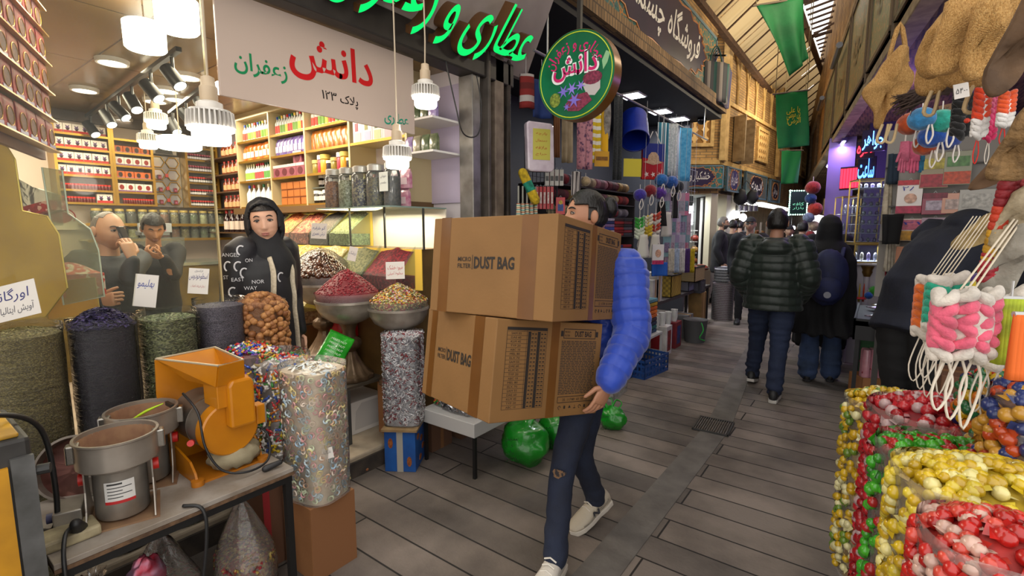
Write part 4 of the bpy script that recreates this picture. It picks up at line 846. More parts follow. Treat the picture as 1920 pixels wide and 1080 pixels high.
g=G(); g.sph((.04,.06,.055),.1,(.75,.95,.55),24,fn=lambda d:1+.1*sin(atan2(d.y,d.x)*9+d.z*4)); o=g.o('dust_bag_cloth',mat('9f9478',.85,0,'8a7e64',14,.3),ml,sm=1)
t=thing('mill_cable','black power cord of the yellow mill with plug','cord',(-1.95,.85,TZ)); cp=[(-2.1,.71,TZ+.33),(-2.0,.72,TZ+.27),(-1.96,.72,TZ+.15),(-1.93,.76,TZ+.05),(-1.9,.84,TZ+.02),(-1.92,.93,TZ+.03),(-1.98,.965,TZ+.1),(-2.0,.945,TZ+.14)]
G().tube(cp,.0045,8,k=6).o('cable',mat('17171a',.4),t,w=True,sm=1); G().tube([(-1.885,.9,TZ+.012),(-1.875,.955,TZ+.02)],[.014,.01],10,rnd=True).o('plug',mat('201f20',.5),t,w=True,sm=1)
# ---- yellow machine at the left edge
t=thing('yellow_machine','yellow and grey metal machine cabinet at the near end of the table','machine',(-1.93,.06,0))
G().box(-2.12,-1.78,-.2,.24,.0,1.0).o('cabinet',mat('3f3d3b',.5,.3,'2a2826',8),t,w=True,bev=.012)
G().box(-1.785,-1.77,-.2,.19,.0,.93).o('yellow_panel',mat('c28a12',.5,0,'9a6a0c',6),t,w=True); G().box(-2.1,-1.79,-.2,.22,1.0,1.012).o('yellow_top',mat('c9980f',.5,0,'8f6a18',8),t,w=True,bev=.004)
G().box(-2.0,-1.86,-.1,.15,1.012,1.02).o('top_plate',mat('8a7430',.5,.3),t,w=True); G().box(-1.78,-1.765,.195,.24,.0,.95).o('corner_post',mat('6a6a6a',.5,.5,'4a4a48',9),t,w=True); G().tube([(-1.78,.245,.9),(-1.77,.27,.9)],.014,10).o('cable_gland',mat('1a1a1a',.5),t,w=True)
cable=mat('1b1b1c',.45)
def cord(label,pts,r=.006,k=6): t=tag(G().tube(pts,r,8,k=k).o('power_cable',cable,sm=1),label,'cable'); return t
cord('thick black cable arching from the yellow machine down to the table',[(-1.86,.1,1.03),(-1.9,.2,1.04),(-1.98,.29,.95),(-2.0,.31,.75),(-2.02,.3,.61),(-2.08,.25,.6),(-2.0,.2,.6),(-1.93,.3,.6)],.0075)
cord('black cable hanging over the table edge from the front grinder',[(-1.86,.6,TZ+.008),(-1.815,.64,.585),(-1.8,.645,.5),(-1.81,.62,.3),(-1.85,.58,.1),(-1.9,.5,.01)])
cord('short black cable from the power strip off the table corner',[(-1.92,.33,TZ+.05),(-1.88,.3,TZ+.05),(-1.815,.28,.56),(-1.81,.29,.3),(-1.8,.28,.02)])
t=thing('power_strip','worn beige power strip with black plug at the table corner','power strip',(-1.95,.32,TZ)); G().box(-2.0,-1.9,.25,.39,TZ,TZ+.035).o('strip_body',mat('a89c7c',.6,0,'6a5f48',14),t,w=True,bev=.008); G().tube([(-1.93,.34,TZ+.03),(-1.9,.33,TZ+.065)],[.024,.016],12,rnd=True).o('plug',mat('1c1b1b',.5),t,w=True,sm=1)
# ---- bags under and beside the table
def tied(label,c,r,h,core,mats,kind,n,size,neck=.55):
    t=thing('spice_bag',label,'bag',c,0,'knotted bags under the work table'); ph=U(0,9)
    def ring(k,z,w=.05): return [V((r*k*cos(a)*(1+w*sin(a*7+ph+z*9)),r*k*.85*sin(a)*(1+w*cos(a*5+z*7)),z)) for a in (2*pi*j/36 for j in range(36))]
    o=G().loft([ring(.9,.003),ring(.97,h*.12),ring(.96,h*.3),ring(.86,h*.42),ring(.5,h*.46),ring(.1,h*.47)]).o('contents',core,t,sm=60); o['kind']='stuff'
    g=G()
    for p,nn in cover(r*.95,r*.8,h*.42,2,n,n//3,.03): piece(g,kind,p,nn,size,random.randrange(len(mats)))
    g.o('pieces',mats,t)['kind']='stuff'
    G().loft([ring(.93,.0),ring(1,h*.12),ring(1,h*.32),ring(.9,h*.48),ring(.62,h*.66,.1),ring(.3,h*.84,.16),ring(.12,h*.92,.2),ring(.13,h*.95,.2),ring(.22,h,.25)],cap=False).o('plastic_bag',film('e8dfd6',.14,.36,.12,12,.7),t,sm=1)
    return t
sp=gran(['6a4a2a','8a2a2a','9a8040','4a3020','a86a3a'],90); spm=[mat('8a2428'),mat('9a8038'),mat('5a3a20'),mat('b09a50'),mat('6a1a1e')]
tied('knotted clear bag of red and yellow dried mix under the table corner',(-2.05,.87,0),.135,.46,sp,spm,'petal',700,.011)
tied('knotted clear bag of brown mixed herbs under the table middle',(-2.12,.6,0),.15,.42,gran(['5a3a24','6a2a24','4a4a2a','3a281a'],80),[mat('6a2a24'),mat('5a4a28'),mat('3a281c')],'petal',400,.012)
tied('knotted clear bag of pale brown petals nearest the yellow machine',(-2.0,.38,0),.16,.42,gran(['8a6a40','6a4a2c','a08858','5a2a24'],80),[mat('9a7c4c'),mat('6a4a2c'),mat('7a3028')],'petal',500,.013)
t=thing('red_packet','red and silver foil packet between the bags under the table','packet',(-1.93,.5,.25)); G().sph((-1.95,.5,.33),.075,(.35,.8,1.2),22,fn=lambda d:1+.3*NZ.noise(d*2.5)+.12*NZ.noise(d*7)).o('foil_bag',mat('8a7a90',.25,.5,'a01c30',14),t,w=True,sm=1)
card0=mat('9c6a40',.75,0,'8f5f38',4,.08,60)
t=thing('cardboard_box','plain brown cardboard box under the bag of ring candy','box',(-1.97,1.17,0)); G().box(-2.1,-1.87,1.07,1.29,0,.345).o('carton',card0,t,w=True,bev=.003); G().box(-1.869,-1.868,1.07,1.29,0,.345).box(-2.1,-1.87,1.178,1.182,.345,.3465).o('flap_seam',mat('7d5230',.8),t,w=True)
t=thing('cardboard_box','dark brown carton with red edge standing behind the table leg','box',(-2.25,1.03,0)); G().box(-2.38,-2.12,.99,1.22,.0,.5).o('carton',mat('5d3c28',.8),t,w=True,bev=.003); G().box(-2.12,-2.117,.99,1.02,.0,.5).o('red_edge',mat('8a1c22',.6),t,w=True)
pas=[mat(c,.45) for c in ('d8a0a0','9ab4c8','d8c88a','c8d0b0','e0d0c0','b8c8d0','d8b090')]
sack('candy_bag','tall clear bag of pastel ring candy standing on the brown box','bag',(-1.975,1.175,.346),.13,.115,.58,mat('c9bca8',.6,0,'b5a794',30),'ring',(750,0),.0105,pas,.0,e=3.2,rim=.03,tint='f8f4ee',op=.12,wr=.03,gl=.3,rz=R(12),cscale=.93)
g=G(); t=thing('loose_wrappers','heap of white twisted candy wrappers showing at the top of the ring candy bag','wrappers',(-1.975,1.175,.92))
for p,nn in cover(.115,.1,.0,2.5,0,130,.03): piece(g,'leaf',p,nn,.022,random.randrange(3))
t2=g.o('wrapper_heap',[mat('e8e8e4',.4),mat('c8d4dc',.4),mat('e0d8c8',.4)],t); t2['kind']='stuff'
card('small white handwritten label on the ring candy bag',V((-1.845,1.14,.58)),.06,.05,[('نارگیلی','3a3a3a',.2,.7,.35)],R(8),R(20),0)
cw=[mat(c,.3,coat=.4) for c in ('d8d4d0','e0dcd8','b8242a','3a8a3a','2a4a9a','d8b82a','d87a2a','e8e4e0')]
sack('candy_bag','clear bag of white and coloured wrapped toffees behind the ring candy','bag',(-2.22,1.16,.5),.13,.11,.42,mat('a89c94',.6),'wrap',(620,80),.019,cw,.02,e=3,rim=.05,tint='f4f4f4',op=.14,wr=.03,gl=.4)
cr=[mat(c,.25,.2,coat=.5) for c in ('b01822','c83a1e','2a4aa8','2a7a3a','d8a81e','6a2a8a','d8d8d8')]
sack('candy_bag','open clear bag heaped with shiny red and blue foil sweets beside the hopper','bag',(-2.38,1.1,.4),.125,.11,.55,mat('6a3a3a',.5),'wrap',(420,160),.022,cr,.04,e=2.4,rim=.02,op=.1,wr=.03)
t=thing('carton_stack','pair of plain cartons under the sweet bags behind the table','box',(-2.3,1.15,0)); G().box(-2.42,-2.125,1.225,1.4,0,.4).o('carton',card0,t,w=True)
# ---- pedestal bowls
bronze=mat('77614a',.4,.5,'54422f',9,.2,30); silver=mat('b5aca0',.32,.4,'8d8478',7,.15,30)
def goblet(c,s,label,cont,pieces,heaph,core):
    t=thing('pedestal_bowl',label,'bowl',c,0,'engraved pedestal bowls of produce')
    L=[(.15,0),(.155,.012),(.15,.03),(.12,.05),(.085,.1),(.055,.15),(.042,.19),(.048,.2),(.07,.215),(.082,.24),(.078,.265),(.06,.28),(.045,.29),(.042,.33),(.05,.36),(.065,.385)]
    fl=lambda tt,z:1+.035*sin(tt*12)*(1 if z<.16 or .2<z<.28 else .2)
    G().lathe([(r*s,z*s) for r,z in L],48,fn=lambda tt,z:fl(tt,z/s)).o('pedestal',bronze,t,sm=40)
    B_=[(.05,.38),(.11,.4),(.17,.44),(.2,.49),(.208,.53),(.214,.535),(.214,.55),(.204,.55),(.195,.5),(.1,.43)]
    G().lathe([(r*s,z*s) for r,z in B_],48).o('bowl',silver,t,sm=40)
    G().lathe([(.205*s,.54*s),(.215*s,.6*s)],40,cap=False).o('plastic_rim',film('ffffff',.1,.35,.1,10,.5),t,sm=1)
    g=G(); g.lathe([(.2*s,.52*s),(.203*s,.6*s)]+[(.2*s*q,.6*s+heaph*(1-q**1.25)) for q in (.95,.8,.6,.4,.2,.05)],40,fn=lambda tt,z:1+.04*NZ.noise(V((cos(tt)*3,sin(tt)*3,z*20)))); o=g.o('heap',core,t,sm=60); o['kind']='stuff'
    if pieces:
        kind,n,size,ms=pieces; g=G()
        for _ in range(n):
            a=U(0,6.28); q=sqrt(rnd()); z=.6*s+heaph*(1-q**1.25); piece(g,kind,V((.2*s*q*cos(a),.2*s*q*sin(a),z)),V((cos(a)*.5,sin(a)*.5,1)).normalized(),size*U(.8,1.2),random.randrange(len(ms)))
        o=g.o('pieces',ms,t,sm=1 if kind=='ball' else 0); o['kind']='stuff'
goblet((-2.86,1.985,.52),1.0,'silver pedestal bowl heaped with crimson barberries in the middle of the shop front',0,('ball',900,.0055,[mat('7a0c1c',.35),mat('8f1424',.35),mat('5f0816',.35)]),.155,mat('6a0c1a',.6))
goblet((-3.27,2.06,.6),1.0,'silver pedestal bowl of brown dates under clear wrap behind the barberry bowl',0,('ball',480,.02,[mat('4a2a18',.25,coat=.5),mat('5d3620',.25,coat=.5),mat('38200f',.25,coat=.5)]),.17,mat('3d2416',.4))
goblet((-2.56,2.17,.5),.95,'silver pedestal bowl of mixed dried flowers next to the stacked cartons',0,('petal',1500,.013,[mat(c) for c in ('8f1a2a','c9a82a','a8a86a','d8cfa8','5a1a24','d8901e','6a7a3a','b89aa0')]),.11,gran(['7a6a3a','8a2a2a','b8a860','5a5a30'],110))
g=G(); t=thing('plastic_wrap','clear plastic wrap over the date heap','wrap',(-3.5,2.2,1.2)); G().lathe([(.225,0),(.215,.04),(.18,.1),(.1,.165),(.02,.195)],30,cap=False,fn=lambda tt,z:1+.06*sin(tt*7+z*30)).o('film',film('f4ece4',.08,.4,.08,14,.8),t,sm=1)
card('white card with blue writing above the dates',PD(598,433,3.5),.11,.11,[('آلو طرقبه','2a3a7a',.35,.8,.3),('ترش عصری','2a3a7a',-.4,.8,.28)],R(-3))
card('thin white card tilted behind the barberry heap',PD(661,476,3.45),.06,.1,[('زرشک','3a3a5a',.1,.8,.3)],R(-12))
card('white card with red writing in front of the dark red bin',PD(741,507,3.25),.125,.115,[('میوه خشک','b02a2a',.3,.8,.32),('مخلوط آجیلی','b02a2a',-.35,.8,.24)],R(2))
# cartons, step goods
bx_=mat('d0ccc6',.6)
t=thing('chocolate_carton','white printed carton on its side under the barberry bowl stand','box',(-2.9,2.1,.13)); G().box(-3.08,-2.8,1.93,2.22,.13,.36).o('carton',bx_,t,w=True,bev=.004)
g=G(); put(g,'CHOCO',V((-2.8,2.1,.27)),-XV,-Z3,w=.13,h=.035,bold=.02); put(g,'Soniz',V((-2.8,2.04,.185)),-XV,-Z3,w=.08,h=.03); g.o('print',mat('2a2422',.6),t,w=True); G().prism([(1.96,.16),(2.2,.16),(2.2,.34),(2.02,.34),(1.97,.29)],-2.8,-2.799,(0,0,0),XV,Z3).o('printed_panel',mat('b8b4b0',.6),t,w=True)
t=thing('bowl_stand','small dark metal stand carrying the barberry bowl over the white carton','stand',(-2.88,2.02,.13)); G().box(-3.06,-2.69,1.83,2.15,.5,.518).o('stand_top',mat('4a4238',.5,.3),t,w=True)
for x,y in ((-2.7,1.84),(-2.7,2.25),(-3.05,1.84)): G().box(x-.015,x+.015,y-.015,y+.015,.13,.5).o('leg',mat('5a5a58',.4,.6),t,w=True)
for lab,c,w,d,z0,z1 in (('brown carton under the date bowl',(-3.27,2.04),.36,.3,.13,.598),('tall carton hidden under the flower bowl',(-2.6,2.2),.22,.22,.0,.5),('low open carton of red sweets between the bowls',(-3.12,1.65),.3,.22,.13,.42)):
    t=thing('cardboard_box',lab,'box',(c[0],c[1],z0)); G().box(-w/2,w/2,-d/2,d/2,0,z1-z0).o('carton',card0,t,bev=.003); G().box(-.02,.02,-d/2-.001,d/2+.001,0,z1-z0+.001).o('packing_tape',mat('8a5c34',.4),t)
t=thing('green_packet','shiny green foil packet propped against the barberry bowl foot','packet',PD(628,655,3.05)); g=G(); n=V((.75,-.3,.55)).normalized(); x,y=frame(n); y2=y*.8+x*.55; x2=y2.cross(n)
g.sheet(lambda a,b:(x2*(a-.5)*.17+y2*(b-.5)*.24+n*(.03*sin(pi*a)*sin(pi*b)+.006*NZ.noise(V((a*6,b*6,1))))),14,14,.01); g.o('pouch',mat('1f8a22',.25,0,'2fae2a',9,coat=.5),t,sm=1); g=G()
for k in range(4): put(g,'MIXED NUT',n*.034+y2*(.05-k*.03),x2,y2,w=.1,h=.014)
g.o('print',mat('c8e0c0',.4),t)
t=thing('red_scoop_bin','red plastic tub standing behind the pedestal bowls','tub',PD(640,610,3.7)-Z3*.1); G().lathe([(.1,0),(.13,.02),(.12,.2),(.08,.26),(.03,.28)],28).o('tub',mat('b81410',.35),t,sm=40); G().tube([(-.1,0,.15),(0,-.13,.12),(.1,0,.15)],.008,6,k=4).o('handle',mat('d8d0c8'),t)
t=thing('clear_bag','crumpled clear bag with dried red fruit behind the silver candy','bag',(-2.66,2.02,.53)); 
# silver wrapped sweets on the blue carton
sl_=[mat('b8b8bc',.3,.3),mat('d8d8dc',.35),mat('8a8a92',.3,.4),mat('c8c4c4',.4),mat('7a2a30',.4)]
bpy.data.objects.remove(t)
t=thing('printed_carton','blue carton printed with almonds under the silver sweets','box',(-2.41,2.07,0),R(33)); G().box(-.1,.1,-.13,.13,0,.27).o('carton',mat('1c5aa8',.5,0,'174a90',8),t,bev=.003); G().box(-.115,.115,-.145,.145,.27,.285).o('board_lid',mat('9a8058',.8,0,'7a6040',12),t)
alm=mat('a8622a',.6,0,'7a3a18',60)
for x,z in ((-.06,.21),(.02,.17),(.06,.1),(-.01,.05)): G().prism([(x+.03*cos(q)*(1+.2*cos(3*q)),z+.02*sin(q)) for q in [2*pi*j/12 for j in range(12)]],.1,.102,(0,0,0),XV,Z3).o('almond_print',alm,t)
for y,z in ((-.06,.19),(.06,.07)): G().prism([(y+.016*cos(q),z+.034*sin(q)) for q in [2*pi*j/10 for j in range(10)]],.13,.132,(0,0,0),XU,Z3).o('almond_print',alm,t)
G().box(-.02,.02,-.1315,-.13,0,.27).o('packing_tape',mat('a8a49a',.5),t); 
sack('candy_bag','square clear bag packed with silver wrapped sweets on the blue carton','bag',(-2.41,2.07,.286),.125,.105,.58,mat('b4b4b8',.4,0,'8a8a90',60),'wrap',(2200,260),.013,sl_,.01,e=4,rim=.02,tint='ffffff',op=.06,wr=.012,rz=R(33),gl=.25,cscale=.94)
# low white table with scrap silver bag
t=thing('low_table','low white topped table with thin black legs behind the carried cartons','table',(-2.12,2.45,0)); G().box(-2.35,-1.885,2.16,2.85,.27,.36).o('table_top',mat('b8b6b4',.5),t,w=True,bev=.004)
for x,y in ((-1.9,2.18),(-2.33,2.18),(-1.9,2.83)): G().box(x-.01,x+.01,y-.01,y+.01,0,.27).o('leg',iron,t,w=True)
sack('candy_bag','bag of silver foil scraps lying on the low white table','bag',(-2.1,2.4,.361),.2,.18,.12,mat('6f6f74',.3,.5),'petal',(300,300),.025,[mat('9a9aa0',.2,.8),mat('c8c8cc',.2,.8),mat('6a6a70',.3,.8)],.03,e=3,rim=.0,wr=.05)
cg=[mat(c,.3,coat=.4) for c in ('3aa83a','c82a2a','d8c82a','2a8a3a','e0e0e0')]
sack('candy_bag','small bag of green and red sweets beside the silver ones','bag',(-2.28,2.3,.361),.06,.05,.16,mat('4a6a3a',.5),'wrap',(150,40),.014,cg,.01,e=2.5,rim=.02)
def gbag(label,c,r,h):
    t=thing('green_bag',label,'bag',c,0,'green carrier bags on the alley floor'); ph=U(0,9)
    G().sph((0,0,h*.42),r,(1,.8,h*.46/r),36,fn=lambda d:1+.16*NZ.noise(d*2.2+V((ph,0,0)))+.05*NZ.noise(d*7)).o('bag_body',mat('128a1e',.3,0,'0d6a16',8,.5,14,coat=.4),t,sm=1)
    for s in (-1,1): G().tube([(s*.04,0,h*.75),(s*.07,.02,h*1.05),(s*.02,.03,h*1.12),(-s*.0,.0,h*.85)],[.012,.008,.008,.012],8,k=4,fl=.5).o('handle',mat('158f22',.35),t,sm=1)
    g=G(); 
    for k in range(4): put(g,['SABZ','MARKET','TEHRAN','BAZAR'][k] if 0 else fa(['سبز','مارکت','تهران','بازار'][k]),V((.0,-r*.83,h*.62-k*.045)),CX,Z3,w=.09,h=.03)
    g.o('print',mat('0a3a10',.5),t); return t
gbag('large full green carrier bag under the low white table',(-1.78,2.55,.0),.17,.33); gbag('second green carrier bag behind the first',(-1.72,2.86,.0),.14,.3); gbag('small green bag tip behind the carrier man\'s hand',(-1.55,3.4,0),.11,.2)
for c,lab in (((-2.44,2.37,0),'plain brown carton behind the blue almond carton'),((-2.42,2.65,0),'dim brown carton under the low white table')):
    t=thing('cardboard_box',lab,'box',c); G().box(-.07,.07,-.1,.1,0,.262).o('carton',mat('5a3d2a',.8),t); G().box(-.071,.071,-.015,.015,0,.263).o('packing_tape',mat('7a5434',.4),t)
o=tag(G().sph((0,0,.018),.018,(1.1,1,.95),12).o('walnut',mat('9a6038',.6,0,'7a4524',60),loc=PZ(686,884,0)),'single fallen nut on the floor below the step','nut')
# ---- red packet rack, brass sheets and acrylic bins at the left
ra=K(-1.98,1.88,0); rb_=K(-2.42,2.62,0); rd=(rb_-ra).normalized(); rn=V((rd.y,-rd.x,0)); RLn=(rb_-ra).length
t=thing('packet_rack','gold railed wall rack filled with red saffron packets at the left edge','rack',(ra+rb_)/2+Z3*1.9)
G().prism([(0,1.9),(RLn,1.9),(RLn,2.77),(0,2.77)],-.03,-.01,ra-Z3*0,rd,Z3).o('rack_back',mat('6a4038',.5),t,w=True)
RZ=[1.95,2.105,2.24,2.385,2.53,2.665]
for z in RZ[:5]+[2.655]: G().bar(ra+Z3*(z-.008)+rn*.03,rb_+Z3*(z-.008)+rn*.03,.05,.007).o('gold_rail',gold,t,w=True)
pr=[]
for cc,c2,k in (('9a0c10','6a080c','red'),('a8400e','7a280a','orange'),('7a1420','4a1028','dark red')):
    p=thing('saffron_packet','x','packet',(0,0,-50)); g=G(); g.loft([[V((x*.062*w_,y*.006*d_,z)) for x,y in ((-1,-.6),(-.8,-1),(.8,-1),(1,-.6),(1,1),(-1,1))] for z,w_,d_ in ((0,1.04,.9),(.01,1.05,1),(.11,1.05,1),(.133,1.05,.3))]); g.o('pouch',mat(cc,.6,0,c2,16),p)
    G().prism(circ(0,.058,.04,.036,18),0,.002,(0,-.006,0),XU,Z3).o('spice_picture',mat('3a1c18',.7,0,'6a3a2a',60),p); G().tube([(.043*cos(a),-.0085,.058+.039*sin(a)) for a in [2*pi*j/16 for j in range(16)]],.0018,5,closed=True).o('gold_ring',gold,p); pr.append((p,k))
    G().prism(sq(-.05,.05,.006,.022),0,.002,(0,-.006,0),XU,Z3).o('purple_print',mat('5a4a8a',.4),p)
yaw=atan2(rd.y,rd.x)
for r_,z in enumerate(RZ[:5]):
    for i in range(6):
        k=[0,0,1,0,2][r_] if i%4 else [0,2,1,0,0][r_]
        lay(pr[k][0],[ra+rd*(.07+i*.142)+rn*.03+Z3*z],'%s saffron packet on the %s rail of the left rack'%(pr[k][1],['lowest','second','third','fourth','top'][r_]),'saffron packets on the left rack',rz=yaw)
brs=mat('b8923c',.28,.55,'8f6d2c',3,.15,5)
def pxpoly(pts,cx,cy,d): k=d/940; return [((x-cx)*k,(cy-y)*k) for x,y in pts]
def sheetpx(nm,label,cat,pts,cx,cy,d,m,th=.006,yaw=0,bend=0):
    O_=PD(cx,cy,d); X=CX*cos(yaw)+CY*sin(yaw); P2=pxpoly(pts,cx,cy,d); t=thing(nm,label,cat,O_)
    g=G(); g.prism(P2,-th,0,O_,X,Z3); g.o('sheet',m,t,w=True); G().tube([O_+X*x+Z3*y for x,y in P2],.004,6,closed=True).o('sheet_edge',mat('b8a050',.3,.6) if m is brs else mat('a8b0a8',.2,.3),t,w=True)
sheetpx('brass_screen','large polished brass sheet at the far left behind the oregano sack','screen',[(-40,235),(20,246),(42,300),(44,395),(80,405),(95,440),(99,545),(60,600),(-40,610)],40,420,2.3,brs,yaw=.35)
sheetpx('acrylic_screen','rounded clear acrylic guard beside the brass sheet','screen',[(100,315),(132,320),(134,400),(168,430),(178,470),(180,560),(110,575)],140,450,2.5,film('d8dccf',.18,.34,.08,6,.2),yaw=.2)
sheetpx('brass_bin_front','low brass front board of the red sweets bin','board',[(92,528),(178,520),(180,590),(92,600)],140,560,2.62,brs,yaw=.2)
q=PD(128,505,2.75); t=thing('sweets_bin','acrylic bin of red and white sweets behind the brass board','bin',q-Z3*.14); G().box(-.16,.16,-.12,.12,0,.12).o('contents',gran(['b82a24','d8c8c0','c84a3a'],45),t); G().sheet(lambda a,b:(-.16+.32*a,-.12+.24*b,.12+.06*sin(pi*a)*sin(pi*b)),10,10).o('heap',gran(['b82a24','d8c8c0','c84a3a','8a1c1c'],40),t)['kind']='stuff'; G().box(-.165,.165,-.125,-.122,0,.2).o('acrylic_front',acry,t)
q=PD(70,365,2.6); t=thing('sweets_dispenser','wall mounted acrylic dispenser of red sweets under the packet rack','dispenser',q-Z3*.1); G().sheet(lambda a,b:(CX*(-.1+.2*a)+CY*(-.05+.1*b)+Z3*(.02+.05*a)),6,6,.05).o('contents',gran(['a82424','d8b0a8','8a1a1a'],50),t)['kind']='stuff'; G().prism([(-.12,-.06),(.12,-.06),(.12,.1),(-.02,.14),(-.12,.2)],.0,.004,(0,0,.0),CX,Z3).o('acrylic_front',acry,t)
# ---- signboard with green lit letters
O=V((-2.5,1.5,2.80)); Yb=V((.28,0,.58)).normalized(); Nb=XV.cross(Yb)
t=thing('neon_signboard','leaning white signboard with green lit Persian channel letters above the shop','sign',(-2.5,2.0,2.8))
G().prism(sq(-2.6,2.07,0,.66),-.02,0,O,XV,Yb).o('board',mat('9d938c',.5,0,'8d837c',3),t,w=True); G().prism(sq(-2.6,2.07,-.02,.0),-.04,.006,O,XV,Yb).o('bottom_trim',mat('4a443e',.5),t,w=True)
g=G(); put(g,fa('عطاری و زعفران'),O+XV*1.0+Yb*.215,XV,Yb,w=1.72,h=.46,ext=.1,sl=.28,bold=.008,res=5); g.o('channel_letters',[mat('00c95e',.4,em=1.15),mat('6b4a2c',.35,.5)],t,w=True)

# ---- round projecting sign
c=PD(1078,141,3.62); t=thing('round_sign','round green projecting shop sign with pink lettering and saffron picture','sign',c-Z3*.31); r0=.305
def rdisc(nm,r,a,b,m,sm=0): return G().tube([c+XV*a,c+XV*b],r,56).o(nm,m,t,w=True,sm=sm)
rdisc('rim_band',r0,.0,.11,mat('8a5a22',.3,.3),40); 
def face(nm,poly,col,lift): g=G(); [g.prism(p_,lift-.001,lift,c,XU,Z3) for p_ in poly]; return g.o(nm,mat(col,.35) if isinstance(col,str) else col,t,w=True)
face('green_face',[circ(0,0,.303,.303,56)],mat('0f6a44',.3,0,'0a5234',5),.002)
G().tube([c-XV*.003+XU*(.287*cos(a))+Z3*(.287*sin(a)) for a in [2*pi*j/56 for j in range(56)]],.0035,5,closed=True).o('yellow_ring',mat('c8d82a',.4),t,w=True)
def rtx(nm,s,x,y,w,h,col,bold,lift,bend=0,sl=0): g=G(); put(g,fa(s),c+XU*x+Z3*y,XU,Z3,w=w,h=h,bold=bold,bend=bend,sl=sl,lift=lift,res=4); g.o(nm,mat(col,.35),t,w=True)
rtx('arched_lettering','عطاری و زعفران',-.005,.205,.52,.1,'c81e6a',.02,.004,bend=.21); 
rtx('white_outline','دانش',.0,.055,.38,.2,'e8e8e8',.055,.004); rtx('pink_lettering','دانش',.0,.055,.35,.17,'c81e6a',.02,.006)
face('bowl_picture',[[(.06,-.07),(.2,-.03),(.2,-.12),(.16,-.16),(.1,-.15)]],'b8b0b0',.004); face('saffron_heap',[circ(.14,-.04,.075,.045),[(-.08,-.2),(-.02,-.14),(.1,-.13),(.14,-.19),(.04,-.25),(-.05,-.24)]],mat('5a1230',.6,0,'8a2a4a',60),.0055); face('cardamom_dish',[circ(-.16,-.15,.045,.05)],mat('8a9a3a',.5,0,'4a5a1a',60),.005)
for k,(x,y,s) in enumerate(((-.09,-.1,.05),(-.02,-.09,.05),(.0,-.17,.058),(.05,-.08,.04),(-.06,-.21,.03))): face('crocus_flower',[[(x+s*(1 if j%2==0 else .32)*cos(pi*j/6+k),y+s*(1 if j%2==0 else .32)*sin(pi*j/6+k)) for j in range(12)]],['7a6ac8','8f7ad8'][k%2],.007+.0003*k)
face('herb_sprig',[[(.22,.0),(.25,.04),(.27,.1),(.24,.12),(.21,.06)]],'8ab88a',.004)
g=G(); w0=V((-2.42,c.y+.05,3.45)); top=c+XV*.055+Z3*.31; g.bar(w0,V((c.x,c.y+.055,3.52)),.03); g.bar(V((c.x,c.y+.055,3.52)),top,.03); g.bar(V((-2.42,c.y+.05,3.3)),V((-2.2,c.y+.05,3.48)),.02); g.o('bracket',mat('2d2a28',.5,.4),t,w=True)

cord('black cable looping down from the lintel beside the right hand bulb',[(-2.45,2.55,2.68),(-2.43,2.62,2.4),(-2.43,2.7,2.22),(-2.43,2.86,2.24),(-2.43,2.9,2.45),(-2.44,2.86,2.66)],.005)
# ================================================================ people
def remesh(g,vox,smo=2):
    o=g.o('tmp',mat('808080'),keep=True,loc=(0,0,0),vox=vox,smo=smo); me=o.data; vs=[v.co.copy() for v in me.vertices]; fs=[tuple(p.vertices) for p in me.polygons]; bpy.data.objects.remove(o); return vs,fs
def axes(f,up=Z3): f=f.normalized(); r=f.cross(up).normalized(); return r,f,r.cross(f)      # right, forward, up
def headfn(d,w=1.0,jaw=1.0,nose=1.0):
    """surface of a head for unit direction d (x right, y face, z up), in metres"""
    x,y,z=d; px=.074*w; py=.098 if y>0 else .1; pz=.118
    k=1.0
    if z<0: k-= .30*jaw*min(1,-z*1.1)**1.4
    p=V((x*px*k,y*py,z*pz))
    if y<0 and z<-.15: p.y*=1-.55*min(1,(-z-.15)*1.3); 
    if y>0 and z<-.3: p.y*=1+.05
    if y>.15:
        ga=lambda cx,cz,sx,sz:exp(-((p.x-cx)/sx)**2-((p.z-cz)/sz)**2)
        f=y
        nz=max(0,min(1,(.028-p.z)/.052)) if p.z>-.028 else max(0,1-(-.028-p.z)/.012)
        p.y+=f*(.026*nose*nz*exp(-(p.x/.0125)**2)+.006*ga(0,.04,.05,.012)-.011*(ga(.031,.017,.016,.011)+ga(-.031,.017,.016,.011))+.005*(ga(.042,-.02,.02,.02)+ga(-.042,-.02,.02,.02))+.008*ga(0,-.056,.024,.009)-.004*ga(0,-.05,.03,.0022)-.004*ga(0,-.075,.02,.007)+.007*ga(0,-.095,.018,.016)+.007*(ga(.011,-.026,.006,.007)+ga(-.011,-.026,.006,.007)))
    return p
def headgrid(N=72,M=56):
    for i in range(M+1):
        a=-pi/2+pi*i/M
        for j in range(N): t=2*pi*j/N; yield V((cos(a)*cos(t),cos(a)*sin(t),sin(a)))
def gfaces(N,M): return [(i*N+j,i*N+(j+1)%N,(i+1)*N+(j+1)%N,(i+1)*N+j) for i in range(M) for j in range(N)]
